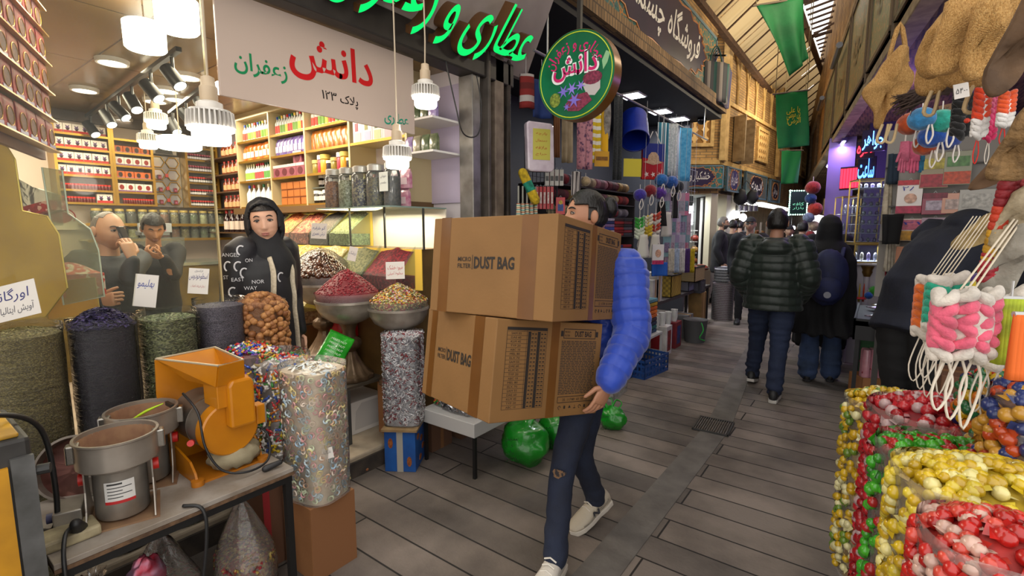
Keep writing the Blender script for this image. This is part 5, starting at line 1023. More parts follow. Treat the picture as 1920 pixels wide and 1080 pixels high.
def add_head(g,c,hf,up,s=1.0,kw={},ears=True,N=72,M=56):
    r,f,u=axes(hf,up); T=lambda p:c+(r*p.x+f*p.y+u*p.z)*s
    g.add([T(headfn(d,**kw)) for d in headgrid(N,M)],gfaces(N,M))
    if ears:
        for sg in (-1,1):
            e=V((sg*.074,-.008,.0)); g.sph((0,0,0),1,(1,1,1),10) if 0 else None
            vs=[];n=10;m=7
            b=len(g.v); q=[]
            for i in range(m+1):
                a=-pi/2+pi*i/m
                for j in range(n): t=2*pi*j/n; dd=V((cos(a)*cos(t)*.009+sg*.01*sin(t)*0,cos(a)*sin(t)*.018,sin(a)*.031)); dd.x+=sg*(.006-.35*dd.y); vs.append(T(e+dd))
            g.add(vs,gfaces(n,m))
    return T
def skull(T,pred,off,nm,m,par,th=.012,N=64,M=48,kw={},noise=.003,sc=40,extra=None):
    """shell over part of the head: hair, cap, scarf"""
    D=list(headgrid(N,M)); P=[]
    for d in D:
        p=headfn(V((d.x,d.y,d.z)),**dict(kw,nose=0)); o_=off(d) if callable(off) else off; n=V((d.x/.9,d.y,d.z)).normalized(); p=p+n*(o_+noise*NZ.noise(V((d.x,d.y*1.5,d.z))*sc/8)); P.append(extra(d,p) if extra else p)
    F=[f for f in gfaces(N,M) if all(pred(D[i]) for i in f)]
    used=sorted({i for f in F for i in f}); mp={i:k for k,i in enumerate(used)}
    g=G(); g.add([T(P[i]) for i in used],[tuple(mp[i] for i in f) for f in F]); o=g.o(nm,m,par,w=True,sm=1)
    md=o.modifiers.new('t','SOLIDIFY'); md.thickness=th; md.offset=-1; return o
def add_hand(g,w,d,n,side,curl=.5,s=1.0,spread=.1,vox=None,curls=None,thumb=.6):
    """w wrist, d wrist->knuckles, n the way the palm faces, side +1 if the thumb is on d x n side"""
    d=d.normalized(); n=(n-d*n.dot(d)).normalized(); a=d.cross(n)*side
    h=G(); k=s
    R_=[]
    for t,wd,th in ((-.03,.024,.02),(0,.028,.019),(.03,.036,.018),(.06,.041,.016),(.085,.042,.014),(.1,.038,.011)):
        c=w+d*t*k; R_.append([c+a*(cos(q)*wd*k)+n*(sin(q)*th*k) for q in (2*pi*j/14 for j in range(14))])
    h.loft(R_)
    for i,(o_,L) in enumerate(((.030,.074),(.0105,.083),(-.0105,.077),(-.030,.06))):
        b=w+d*(.092 if i<3 else .084)*k+a*o_*k; dr=(d+a*(o_*spread*12)).normalized(); cc=(curls[i] if curls else curl)*(1+.1*i); pts=[b-dr*.02*k,b]; ang=0
        for fr,am in ((.45,.55),(.31,1.0),(.24,.7)):
            ang+=cc*am; pts.append(pts[-1]+(dr*cos(ang)+n*sin(ang))*L*fr*k)
        h.tube(pts,[.0095*k,.0095*k,.0088*k,.0082*k,.0068*k],10,rnd=True)
    b=w+d*.022*k+a*.026*k; q=(d*.6+a*.75+n*.35*thumb).normalized(); q2=(d*.9+a*.25+n*.5*thumb).normalized()
    h.tube([b-a*.012*k,b+q*.034*k,b+q*.034*k+q2*.032*k,b+q*.034*k+q2*.032*k+(q2+n*.3*curl).normalized()*.024*k],[.014*k,.0115*k,.0098*k,.0078*k],10,rnd=True)
    if vox: vs,fs=remesh(h,vox,1); g.add(vs,fs)
    else: g.add(h.v,h.f)
def stand(p,f,H,lean=0,stride=0,arms=.0):
    r,f,u=axes(f); k=H; P=lambda x,y,z:p+r*(x*k)+f*(y*k)+Z3*(z*k)
    J=dict(pel=P(0,0,.53),wai=P(0,lean*.3,.62),che=P(0,lean*.7,.73),nec=P(0,lean,.825),hd=P(0,lean+.025,.93))
    for s,n in ((-1,'1'),(1,'2')):
        J['s'+n]=P(s*.112,lean*.9,.805); J['e'+n]=P(s*.15,lean*.5-.03+arms*s*.06,.63); J['w'+n]=P(s*.14,lean*.5+.03+arms*s*.14,.49)
        J['h'+n]=P(s*.052,0,.51); J['k'+n]=P(s*.058,.02+s*stride*.5,.28); J['a'+n]=P(s*.06,s*stride,.045)
    return J
def person(label,J,f,hf=None,hup=Z3,skin='b98a70',hs=1.0,kw={},vox=.014,group=None,hands=((.4,None,None),(.4,None,None)),head=True,ears=True,hvox=None,res=(72,56),k=1.0):
    hf=hf or f; g=G(); r,f_,u=axes(f)
    side0=(J['h2']-J['h1']).normalized(); side1=(J['s2']-J['s1']).normalized()
    def tors(rows):
        R_=[]
        for c,t,a,b in rows:
            s=(side0*(1-t)+side1*t).normalized(); sp=(J['nec']-J['pel']).normalized(); fw=sp.cross(s).normalized(); R_.append([c+s*(cos(q)*a*k)+fw*(sin(q)*b*k) for q in (2*pi*j/20 for j in range(20))])
        return R_
    J['_t']=tors
    w_=J.get('wai',J['pel'].lerp(J['che'],.45)); J['wai']=w_
    g.loft(tors([(J['pel']-Z3*.06,0,.1,.08),(J['pel'],0,.15,.1),(w_,.4,.13,.09),(J['che'],.8,.15,.1),(J['nec'].lerp(J['che'],.25),1,.13,.07),(J['nec'],1,.06,.06)]))
    g.tube([J['nec']-Z3*.04*k,J['nec'].lerp(J['hd'],.55)],[.062*k,.054*k],16,rnd=True)
    for n in '12':
        g.tube([J['s'+n],J['e'+n],J['w'+n]],[.05*k,.038*k,.026*k],12,k=4,rnd=True); g.tube([J['h'+n],J['h'+n].lerp(J['k'+n],.5),J['k'+n],J['k'+n].lerp(J['a'+n],.5),J['a'+n]],[.06*k,.05*k,.036*k,.03*k,.024*k],12,k=3,rnd=True)
    vs,fs=remesh(g,vox,3); b=G(); b.add(vs,fs); T=None
    if head: T=add_head(b,J['hd'],hf,hup,hs*k,kw,ears,*res)
    for n,(cu,d,nn) in zip('12',hands):
        if cu is None: continue
        w=J['w'+n]; d=d or (w-J['e'+n]); nn=nn or (r if n=='1' else -r); add_hand(b,w+d.normalized()*.015,d,nn,(-1 if n=='1' else 1),cu,k,vox=hvox)
    o=b.o('person',mat(skin,.5,0,bp=.08,bs=90),sm=1); tag(o,label,'person',group); J['T']=T; J['o']=o; J['k']=k; return o
def jacket(J,nm,m,quilt=None,hem=-.06,rad=1.0,arm=1.0,vox=.011,top=None,wr=(.006,9),cuff=None,hemr=1.0,extra=None,depth=1.0):
    k=J['k']; tors=J['_t']; g=G(); dn=(J['pel']-J['che']).normalized()
    dn=(dn*.4+V((0,0,-1))*.6).normalized() if hem<-.2 else dn
    R_=[(J['pel']+dn*(-hem),0,.185*hemr,.145*hemr*depth),(J['pel'],0,.18,.14*depth),(J['wai'],.4,.168,.135*depth),(J['che'],.8,.182,.14*depth),(J['nec'].lerp(J['che'],.42),1,.18,.118*depth),(J['nec'].lerp(J['che'],.14),1,.135,.09*depth),(J['nec']+Z3*.012,1,.08,.078)]
    R_=[(c,t,a*rad,b*rad) for c,t,a,b in R_]; g.loft(tors(R_))
    for n in '12':
        w=J['w'+n]; e=J['e'+n]; w2=e.lerp(w,.97)
        g.tube([J['s'+n].lerp(J['nec'],.22),J['s'+n],J['s'+n].lerp(e,.5),e,e.lerp(w,.5),w2],[.07*rad*k,.078*arm*k,.07*arm*k,.062*arm*k,.056*arm*k,.046*arm*k],14,k=3,rnd=True)
    if extra: extra(g)
    o=g.o(nm,m,J['o'],vox=vox,smo=3,w=False,keep=True)
    me=o.data; ax=(J['nec']-J['pel']).normalized()
    if quilt or wr:
        AR=[[J['s'+n],J['e'+n],J['w'+n]] for n in '12']
        def fn(p,nr):
            best=9; s_=0; p0=p.copy(); p=p.copy()
            for ch in AR:
                acc=0
                for a,b in zip(ch,ch[1:]):
                    L=(b-a).length; t=max(0,min(1,(p-a).dot(b-a)/(L*L))); d=(a+(b-a)*t-p).length
                    if d<best: best=d; s_=acc+t*L
                    acc+=L
            if quilt:
                per,am=quilt; q=s_ if best<.085*arm*k and s_>.03 else (p-J['pel']).dot(ax)+.5
                p=p+nr*am*(abs(sin(pi*q/per+.35*NZ.noise(p*6)))**.4-.72)
            if wr: p=p+nr*wr[0]*NZ.noise(p0*wr[1])
            return p
        displace(me,fn)
    o.matrix_parent_inverse=MX.Translation(J['o'].location).inverted()
    me.polygons.foreach_set('use_smooth',[True]*len(me.polygons)); return o
def trousers(J,m,rad=1.0,vox=.012,wr=(.006,14),flare=1.0,nm='trousers',top=.04):
    k=J['k']; g=G(); tors=J['_t']; g.loft(tors([(J['pel']+(J['wai']-J['pel']).normalized()*top,0,.165,.125),(J['pel'],0,.172,.13),(J['pel'].lerp((J['h1']+J['h2'])/2-Z3*.04,.9),0,.165,.125)]))
    for n in '12':
        g.tube([J['h'+n]+Z3*.02,J['h'+n].lerp(J['k'+n],.5),J['k'+n],J['k'+n].lerp(J['a'+n],.5),J['a'+n]+(J['k'+n]-J['a'+n]).normalized()*.02],[.098*k*rad,.085*k*rad,.066*k*rad,.06*k*rad*flare,.058*k*rad*flare],14,k=3,rnd=True)
    o=g.o(nm,m,J['o'],vox=vox,smo=3,keep=True); me=o.data
    def fn(z,nr):
        low=min((z-J['a'+n]).length for n in '12'); w=1+2.0*max(0,1-low/.22)
        return z+nr*wr[0]*(NZ.noise(V((z.x*5,z.y*5,z.z*wr[1]*2)))*w+.5*NZ.noise(z*9))
    displace(me,fn)
    o.matrix_parent_inverse=MX.Translation(J['o'].location).inverted(); me.polygons.foreach_set('use_smooth',[True]*len(me.polygons)); return o
def shade_(c,k): return ''.join('%02x'%int(int(c[i:i+2],16)*k) for i in (0,2,4))
def shoe(J,n,d,c1,c2,s=1.0,pitch=0,heel=None,accent=None):
    """shoe with its ankle at J['a'+n], toe along d"""
    a=heel or J['a'+n]; d=V((d.x,d.y,0)).normalized(); d=(d*cos(pitch)+Z3*sin(pitch)); r=d.cross(Z3).normalized(); u=r.cross(d); k=s*J['k']
    B=a-u*.075*k-d*.075*k
    def rg(rows): return [[B+d*x*k+r*(cos(q)*w*k)+u*(zc+sin(q)*h)*k for q in (2*pi*j/16 for j in range(16))] for x,w,zc,h in rows]
    up=G().loft(rg([(-.005,.012,.045,.02),(.01,.032,.055,.04),(.05,.037,.065,.055),(.09,.037,.065,.05),(.13,.04,.052,.034),(.18,.046,.042,.027),(.23,.044,.035,.02),(.262,.028,.03,.012),(.272,.008,.028,.006)]))
    o=up.o('shoe',mat(c1,.55,0,bp=.2,bs=70),J['o'],w=True,sm=50)
    so=G(); P_=[(-.012,.0),(.0,.03),(.05,.037),(.1,.036),(.16,.045),(.22,.046),(.262,.032),(.278,0)]; P_=P_+[(x,-y) for x,y in P_[-2:0:-1]]
    so.prism([(x*k,y*k) for x,y in P_],0,.026*k,B,d,-r if (d.cross(-r)).z>0 else r); s2=so.o('sole',mat(c2,.6),J['o'],w=True,bev=.004)
    if accent:
        for sg in (-1,1):
            g=G(); g.tube([B+d*x*k+r*sg*y*k+u*z*k for x,y,z in ((.03,.034,.062),(.07,.0355,.048),(.12,.039,.05),(.17,.0435,.036),(.22,.042,.036))],.005*k,6,k=3); g.o('side_panel',mat(shade_(c1,.72),.6),J['o'],w=True,sm=1)
        g=G()
        for q in range(5): g.tube([B+d*(.095+q*.019)*k+r*x*.027*k+u*(.129-.0155*q-abs(x)*.012)*k for x in (-1,0,1)],.0035*k,6)
        g.o('laces',mat(accent,.6),J['o'],w=True)
    return o,B,d,r,u
def face(J,brow='1c1512',lip='9a5a50',eye=True,bw=.0022,beard=None,look=(0,0),kw={}):
    T=J['T']
    for s in (-1,1):
        if eye:
            g=G(); c=V((s*.031,.0795,.016)); r=.0118
            vs=[T(c+V((r*cos(a)*cos(t),r*cos(a)*sin(t),r*.62*sin(a)))) for a in (-pi/2+pi*i/8 for i in range(9)) for t in (2*pi*j/12 for j in range(12))]; g.add(vs,gfaces(12,8)); e=g.o('eye',mat('9c918a',.25),J['o'],w=True,sm=1)
            g=G(); c2=c+V((look[0]*.006,.0095,look[1]*.004)); g.add([T(c2+V((.0066*cos(t),.0022,.0062*sin(t)))) for t in (2*pi*j/12 for j in range(12))]+[T(c2+V((0,.0035,0)))],[(j,(j+1)%12,12) for j in range(12)]); g.o('iris',mat('1c110c',.2),J['o'],w=True)
            g=G(); g.tube([T(c+V((s*x*.0165,.0105-.006*x*x+(.0 if x<.5 else -.002),.0062-.0075*x*x))) for x in (-1,-.5,0,.5,1)],.0026,6); g.o('eyelid',mat(brow,.6),J['o'],w=True)
        g=G(); g.tube([T(headfn(V((s*.031/.074+s*x*.24,.74,.275+.05*(1-x*x)+.025*x)).normalized())+V((0,.0035,0))) for x in (-1,-.6,-.2,.2,.6,1)],[bw*.7,bw,bw*1.2,bw*1.1,bw*.9,bw*.4],6,k=2,fl=1.4); g.o('eyebrow',mat(brow,.7),J['o'],w=True)
    g=G()
    for zz,w_,r_ in ((-.052,.021,.0032),(-.059,.019,.004)): g.tube([T(V((x*w_,.1005+.002*(1-x*x)-.012*x*x,zz+(.0015 if zz>-.055 else -.001)*(1-x*x)))) for x in (-1,-.5,0,.5,1)],[.001,r_,r_*.9,r_,.001],8,k=2)
    g.o('lips',mat(lip,.4),J['o'],w=True,sm=1)
def hair(J,c,pred,off=.012,nm='hair',noise=.004,sc=60,**k_): return skull(J['T'],pred,off,nm,mat(c,.45,0,bp=.5,bs=(120,120,20)),J['o'],noise=noise,sc=sc,**k_)
def pol(g,T,pts,r,n=8,k=3,**q): return g.tube([T(V(p)) for p in pts],r,n,k=k,**q)
# ---------------------------------------------------------------- the carried cartons
kraft=mat('845f34',.72,0,'7a572e',3,.06,90); kraftd=mat('704820',.3,0,'65401b',5); ink=mat('241d18',.7); inkl=mat('3d3025',.75)
def dustbox(label,C0,e1,e2,L1,L2,H):
    """carton with front upright edge foot C0; e1 to the left, e2 to the right (K-frame)"""
    e1=e1.normalized(); e2=(e2-e1*e2.dot(e1)).normalized(); up=e2.cross(e1).normalized()
    if up.z<0: up=-up
    t=thing('dust_bag_carton',label,'box',C0,0,'printed cartons the man carries')
    q=[C0,C0+e2*L2,C0+e2*L2+e1*L1,C0+e1*L1]; g=G(); g.add(q+[p+up*H for p in q],[(3,2,1,0),(4,5,6,7),(0,1,5,4),(1,2,6,5),(2,3,7,6),(3,0,4,7)]); g.o('carton',kraft,t,w=True,bev=.004)
    A=(C0+e1*L1,-e1,L1,(e2*-1)); Bf=(C0,e2,L2,-e1)     # left face: origin left-bottom, X to the right
    def F(face,x0,x1,y0,y1,lift,g): O_,X,L,N=face; g.add([O_+X*x0+up*y0+N*lift,O_+X*x1+up*y0+N*lift,O_+X*x1+up*y1+N*lift,O_+X*x0+up*y1+N*lift],[(0,1,2,3)])
    g=G(); F(A,.045,.1,0,H,.0008,g); F(A,L1-.16,L1-.085,0,H,.0008,g); F(Bf,L2*.5-.01,L2*.5+.035,0,H,.0006,g); F((C0+up*H+e1*L1,-e1,L1,up),.045,.1,0,.001,.0008,g)
    for x0,x1 in ((.045,.1),(L1-.16,L1-.085)): g.add([C0+e1*(L1-x)+e2*y+up*(H+.0008) for x,y in ((x0,0),(x1,0),(x1,L2),(x0,L2))],[(0,1,2,3)])
    g.o('packing_tape',kraftd,t,w=True)
    def P(s,face,x,y,w,h,b=.0,m_=None): O_,X,L,N=face; put(m_,s,O_+X*x+up*y+N*.0012,X,up,w=w,h=h,bold=b,res=2,lift=.0003)
    g=G(); cx=L1*.47; P('DUST BAG',A,cx+.045,H*.53,.205,.052,.035,g); P('MICRO',A,cx-.11,H*.565,.072,.019,.015,g); P('FILTER',A,cx-.11,H*.495,.072,.019,.015,g); F(A,cx-.068,cx-.065,H*.46,H*.61,.0012,g); g.o('logo_print',ink,t,w=True)
    g=G(); x0,x1,y0,y1=L2*.09,L2*.5-.035,.05,H-.03; n=20
    for x in (x0,x0+.1,x1): F(Bf,x-.0008,x+.0008,y0,y1,.0012,g)
    for j in range(n+1): y=y0+(y1-y0)*j/n; F(Bf,x0,x1,y-.0006,y+.0006,.0012,g)
    F(Bf,x0,x1,y1-.012,y1,.0013,g); hgt=(y1-y0)/n
    for j in range(n-1):
        y=y0+hgt*(j+.5); s=['TYP A','LG 2000','PHILIPS','BOSCH','MIELE','SANYO','TYP G'][j%7] if 0 else ['ABC 10','TYP 20','KLM 45','DAE 60','SAM 55','ELX 70','MEL 80'][j%7]; P(s,Bf,x0+.045,y,.05,hgt*.5,0,g)
        for c_ in range(6):
            xx=x0+.105+(x1-x0-.108)*(c_+.5)/6; w_=(x1-x0-.108)/6
            if c_ in (0,3): F(Bf,xx-w_*.45,xx+w_*.45,y-hgt*.46,y+hgt*.46,.0014,g)
            else: F(Bf,xx-w_*.35,xx+w_*.35,y-hgt*.2,y+hgt*.1,.0014,g)
    g.o('size_table',ink,t,w=True)
    g=G(); a0,a1=L2*.5+.05,L2-.035
    for j in range(32): 
        y=H-.085-j*(H-.175)/32; x=a0
        while x<a1-.01: w_=min(U(.008,.03),a1-x); F(Bf,x,x+w_,y,y+.0042,.0012,g); x+=w_+.004
    g.o('small_print',inkl,t,w=True)
    g=G(); yb=H-.05; P('DUST BAG',Bf,(a0+a1)/2+.02,yb,.1,.026,.03,g); P('MICRO',Bf,a0+.03,yb+.008,.03,.008,0,g); P('FILTER',Bf,a0+.03,yb-.008,.03,.008,0,g)
    for x,y,w_,h_ in ((a0+.008,yb-.021,a1-a0-.016,.003),(a0+.008,yb+.019,a1-a0-.016,.003),(a0+.008,yb-.021,.003,.042),(a1-.011,yb-.021,.003,.042),(a0-.008,yb-.012,.014,.024),(a1-.006,yb-.012,.014,.024),(a0,.06,a1-a0,.0025),(a0,.085,a1-a0,.0025),(a0,.06,.0025,.026),(a1,.06,.0025,.026)): F(Bf,x,x+w_,y,y+h_,.0013,g)
    P('25  117/80  60  50  40',Bf,(a0+a1)/2,.073,.15,.011,0,g); g.o('small_logo_print',ink,t,w=True)
    g=G(); 
    for j in range(7):
        x=a0+.015+j*.03; k=j%4
        if k==0: g.tube([Bf[0]+Bf[1]*(x+.007*cos(q))+up*(.04+.007*sin(q))+Bf[3]*.0012 for q in [2*pi*i/12 for i in range(10)]],.0012,4)
        elif k==1: F(Bf,x-.005,x+.005,.034,.047,.0012,g)
        elif k==2: g.add([Bf[0]+Bf[1]*(x+a)+up*b+Bf[3]*.0013 for a,b in ((-.008,.036),(.008,.036),(0,.049))],[(0,1,2)])
        else: F(Bf,x-.001,x+.001,.033,.048,.0012,g); F(Bf,x-.007,x+.007,.033,.036,.0012,g)
    g.o('handling_symbols',ink,t,w=True); return t
dustbox('upper printed carton carried by the man in the blue puffer jacket',K(.151,1.806,1.199),K(-.8249,.5649,-.0227),K(.5624,.8158,-.1346),.63,.628,.41)
dustbox('lower printed carton held from below under the other',K(-.091,1.821,.795),K(-.587,.8068,-.0667),K(.8053,.5734,-.1508),.593,.59,.41)
# ---------------------------------------------------------------- the man carrying them
f=K(-.82,-.57,0); J=dict(pel=K(.43,2.49,.90),che=K(.472,2.56,1.25),nec=K(.445,2.57,1.44),hd=K(.382,2.53,1.605),s1=K(.55,2.385,1.345),s2=K(.36,2.68,1.39),e1=K(.565,2.26,1.06),e2=K(.06,2.80,1.2),w1=K(.43,2.085,.885),w2=K(-.33,2.53,1.19),
 h1=K(.39,2.37,.87),h2=K(.43,2.50,.87),k1=K(.235,2.17,.42),k2=K(.352,2.36,.41),a1=K(.186,1.985,.10),a2=K(.447,2.43,.128))
hfv=K(-.93,-.2,.02)
o=person('man in blue puffer jacket walking past with two stacked printed cartons',J,f,hfv,skin='a9785c',hs=1.06,vox=.012,hands=((.32,K(-.42,-.04,-.9),K(-.587,.807,-.1)),(.9,K(-.45,-.85,-.05),K(.75,-.5,-.2))),hvox=.0028)
blu=mat('2145b2',.5,0,'1b3a9c',5,.15,60,sheen=.3)
def coll(g): g.tube([J['nec']+Z3*.02+(K(cos(q)*.085,sin(q)*.085,0)) for q in [2*pi*i/14 for i in range(14)]],.03,10,closed=True)
jacket(J,'puffer_jacket',blu,(.055,.010),hem=-.02,rad=1.12,arm=1.42,vox=.0065,wr=(.007,13),extra=coll)
den=mat('121829',.85,0,'192238',7,.3,160); o=trousers(J,den,.93,vox=.009,wr=(.005,12),flare=1.0,nm='jeans')
kp=J['k1']+K(-.35,-.93,0)*.062+Z3*.02; g=G(); g.sph(kp,.034,(1,1,1),12,fn=lambda d:1+.2*NZ.noise(d*3)); 
g=G(); n=K(-.2,-.97,.1).normalized(); x,y=frame(n); c=kp+n*.006
g.add([c+(x*cos(q)*.03+y*sin(q)*.02)*(1+.18*sin(q*3+1)+.1*sin(q*7)) for q in [2*pi*i/20 for i in range(20)]],[tuple(range(20))]); g.o('knee_tear',mat('6f5238',.8,0,'241f22',70,pos=[.45,.55]),J['o'],w=True)
shoe(J,'1',K(-.5,-.85,0),'c9c2b8','b8b0a4',1.05,accent='d8d2c8'); so,B,d,r,u=shoe(J,'2',K(-.8,-.58,0),'b3a896','c4bcb0',1.05,R(-17),accent='d0c8bc')
g=G()
sg=-1 if (r.dot(EYE-B)<0) else 1
put(g,'N',B+d*.135+r*sg*.0455+u*.058,-d*sg if 0 else (d*-1 if (d*-1).cross(u).dot(r*sg)>0 else d),u,w=.045,h=.036,bold=.05,lift=.002); g.o('letter_patch',mat('3a3a40',.4),J['o'],w=True)
T=J['T']; hm='0c0908'
hair(J,hm,lambda d:(d.z>.42 and d.y<.75) or (d.y<.25 and d.z>.3) or (d.y<-.15 and d.z>-.35),lambda d:.006+.010*max(0,d.z)**.5*(1 if d.y<.6 else .5),noise=.002)
hair(J,'1a1310',lambda d:(d.y<.22 and d.z>-.18 and abs(d.x)>.5) or(d.y<-.1 and d.z>-.55),.0035,'undercut',noise=.001,th=.004)
g=G(); c0=V((0,-.118,.05))
g.sph((0,0,0),1,(1,1,1),4) if 0 else None
vs=[T(c0+V((.034*cos(a)*cos(t),.04*cos(a)*sin(t),.05*sin(a)))*(1+.12*NZ.noise(V((cos(t)*3,sin(t)*3,a*3))))) for a in (-pi/2+pi*i/12 for i in range(13)) for t in (2*pi*j/16 for j in range(16))]
g.add(vs,gfaces(16,12)); g.o('hair_bun',mat(hm,.45,0,bp=.5,bs=(120,120,20)),J['o'],w=True,sm=1)
face(J,'17110e','8a5848',bw=.003,look=(.6,0)); hair(J,'3a2a22',lambda d:d.z<-.3 and d.z>-.95 and d.y>.05 and not(abs(d.x)<.3 and d.z>-.62),.0012,'stubble',noise=.0005,th=.001)
g=G(); w=J['w1']; dd=(J['w1']-J['e1']).normalized(); g.tube([w-dd*.022,w+dd*.004],.036,20); o=g.o('wristwatch',mat('151515',.4),J['o'],w=True,sm=40)
# ---------------------------------------------------------------- shop people
def P3(px,py,d): return PD(px,py,d)
# woman at the door
hd=PD(496,419,2.85); f=(EYE-hd); f.z=0; f=f.normalized(); bf=(f*.62+K(.78,0,0)).normalized(); base=V((hd.x,hd.y,.13))-bf*.02; J=stand(base,bf,1.6); J['hd']=hd; J.update({n:J[n].lerp(V((base.x,base.y,J[n].z)),.2) for n in('s1','s2','e1','e2','w1','w2')}); J['nec']=hd-Z3*.165-f*.02; 
person('woman in black headscarf and black printed coat standing in the shop doorway',J,bf,(f+K(-.04,0,-.02)).normalized(),(Z3+K(-.1,0,0)).normalized(),skin='c79a80',hs=1.1,kw=dict(w=.98,jaw=1.0,nose=.8),k=.95)
T=J['T']; blk=mat('0f0f12',.8,0,'18181c',9,.2,40)
face(J,'120d0b','a0605a',look=(.1,0)); hair(J,'15100e',lambda d:d.z>.52 and d.y>.1,.004,noise=.001,th=.004)
skull(T,lambda d:not(d.y>.2+max(0,d.z-.35)*.9 and d.z>-.9 and d.z<.8 and abs(d.x)<.86),lambda d:.014+.012*(d.y<.1)+.02*max(0,-d.z),'headscarf',blk,J['o'],th=.01,noise=.006,sc=24)
g=G(); tors=J['_t']; c=J['nec']; g.loft([[c+Z3*z+(K(cos(q)*a,sin(q)*b,0)) for q in [2*pi*i/24 for i in range(24)]] for z,a,b in ((.13,.085,.09),(.09,.088,.095),(.04,.105,.11),(0,.135,.115),(-.06,.16,.125),(-.2,.12,.13),(-.42,.06,.13))]); g.o('scarf_drape',blk,J['o'],vox=.01,smo=3,w=True,rgh=(.012,14)).data.polygons.foreach_set('use_smooth',[True]*0) if 0 else g.o('scarf_drape',blk,J['o'],w=True,sm=1)
coat=jacket(J,'winter_coat',mat('131316',.6,0,'1d1d22',10),None,hem=-.38,rad=1.08,arm=1.15,wr=(.012,9),hemr=1.05)
from mathutils.bvhtree import BVHTree
bv=BVHTree.FromPolygons([v.co for v in coat.data.vertices],[p.vertices for p in coat.data.polygons])
fl=mat('c9bda6',.95,0,'b3a78f',60,.6,90); R0,F0,_=axes(bf)
for s in (-1,1):
    g=G(); P_=[]
    for q in range(9):
        hit=bv.ray_cast(J['nec']+R0*s*(.06+.003*q)-Z3*(.03+.075*q)+F0*.6,-F0)
        if hit[0]: P_.append(hit[0]+F0*.004)
    g.tube(P_,.024,10,k=3,fl=.45,up=R0); g.o('fleece_edge',fl,J['o'],w=True,sm=1)
g=G(); g.tube([J['nec']-R0*.1+Z3*.02+F0*.03,J['nec']-F0*.1+Z3*.02,J['nec']+R0*.1+Z3*.02+F0*.03],.045,10,k=6); g.o('fleece_hood',mat('131316',.7),J['o'],w=True,sm=1)
for k in range(13):
    px_=[(432,478),(447,500),(424,520),(458,512),(470,540),(437,548),(484,528),(428,500),(520,490),(452,470),(466,488),(527,520),(446,524)][k]; d_=ray(*px_).normalized()
    loc,nn,ix,ds=bv.ray_cast(EYE,d_)
    if loc is None: continue
    x,y=frame(nn); g=G(); n0=9
    if k%2: g.tube([loc+nn*.001+(x*cos(a)*.02+y*sin(a)*.026) for a in [pi*.3+1.5*pi*i/n0*.8 for i in range(n0)]],.0045,5)
    else: put(g,['ANGEL','ST','WAY','NOR','RAY','ON','EAST'][k//2],loc+nn*.002,Z3.cross(nn),Z3,h=.02)
    g.o('white_print',mat('c8c8cc',.6),J['o'],w=True)
trousers(J,mat('15151a',.8)); [shoe(J,n,bf,'1a1a1c','2a2a2a') for n in '12']
# man on the phone
hd=PD(203,434,3.15); hfv=K(.95,-.25,-.12); bf=K(.85,-.5,0).normalized(); J=stand(V((hd.x,hd.y,.13))-bf*.08,bf,(hd.z-.12)/.935,lean=.05); J['hd']=hd; R0,F0,_=axes(bf)
J['nec']=hd-Z3*.16-F0*.03; J['e2']=J['s2']+F0*.03-Z3*.27+R0*.03; J['w2']=J['e2']+F0*.2+Z3*.04-R0*.05; J['e1']=PD(240,522,3.05); J['w1']=PD(249,488,3.02)
person('balding grey haired man in dark jacket talking on a phone behind the glass',J,bf,hfv,(Z3+hfv*.1).normalized(),skin='b58a6e',hs=1.05,hands=((.8,K(-.3,.05,1),K(-1,.3,0)),(1.3,None,None)))
face(J,'4a4038','8a5f50',bw=.003); hair(J,'77726c',lambda d:(d.y<.05 and d.z>-.3 and d.z<.75 and (abs(d.x)>.35 or d.y<-.3)) ,.004,noise=.002,th=.004); hair(J,'8d8782',lambda d:d.z>.7 and d.y<.3,.0022,'thin_hair',noise=.001,th=.002)
jacket(J,'dark_jacket',mat('26282c',.75,0,'303338',9,.2,60),hem=-.15,rad=1.05,arm=.88,wr=(.008,11)); trousers(J,mat('1c1c20',.8)); [shoe(J,n,bf,'1a1a1a','222222') for n in '12']
t=thing('telephone','black cordless telephone held to the older man\'s ear','phone',hd+K(.12,-.02,-.02)); G().bar(hd+K(.1,-.03,.03),hd+K(.15,-.035,-.09),.045,.02).o('handset',mat('141416',.3),t,w=True,bev=.005); G().bar(hd+K(.115,-.05,-.01),hd+K(.135,-.052,-.06),.03,.006).o('keypad',mat('3a3a40',.4),t,w=True)
# young man with phone
hd=PD(287,430,4.2); f=(EYE-hd); f.z=0; f=(f.normalized()+K(.25,0,0)).normalized(); J=stand(V((hd.x,hd.y,.13))-f*.08,f,(hd.z-.12)/.935,lean=.05); J['hd']=hd+Z3*.0; R0,F0,_=axes(f); J['nec']=hd-Z3*.16-F0*.05
hp=PD(287,474,4.0)
for n,x,w in (('2',250,266),('1',326,308)): J['e'+n]=PD(x,516,4.1); J['w'+n]=PD(w,484,3.98)
person('young dark haired man in black sweater looking down at his phone',J,f,(f*.9-Z3*.42).normalized(),Z3,skin='a87858',hs=1.0,hands=((.9,R0*.9+Z3*.35+F0*.2,Z3*.8-F0*.3),(.9,-R0*.9+Z3*.35+F0*.2,Z3*.8-F0*.3)))
face(J,'100c0a','85564a',eye=False,bw=.0035); hair(J,'14100e',lambda d:d.z>.5 or (d.y<.3 and d.z>.05) or(d.y<-.2 and d.z>-.35),lambda d:.012+.014*max(0,d.z),noise=.006,sc=90)
jacket(J,'black_sweater',mat('1a1a1c',.9,0,'222224',20),hem=-.08,rad=1.0,arm=.85); trousers(J,mat('1c2230',.8)); [shoe(J,n,f,'2a2a2a','d0d0d0') for n in '12']
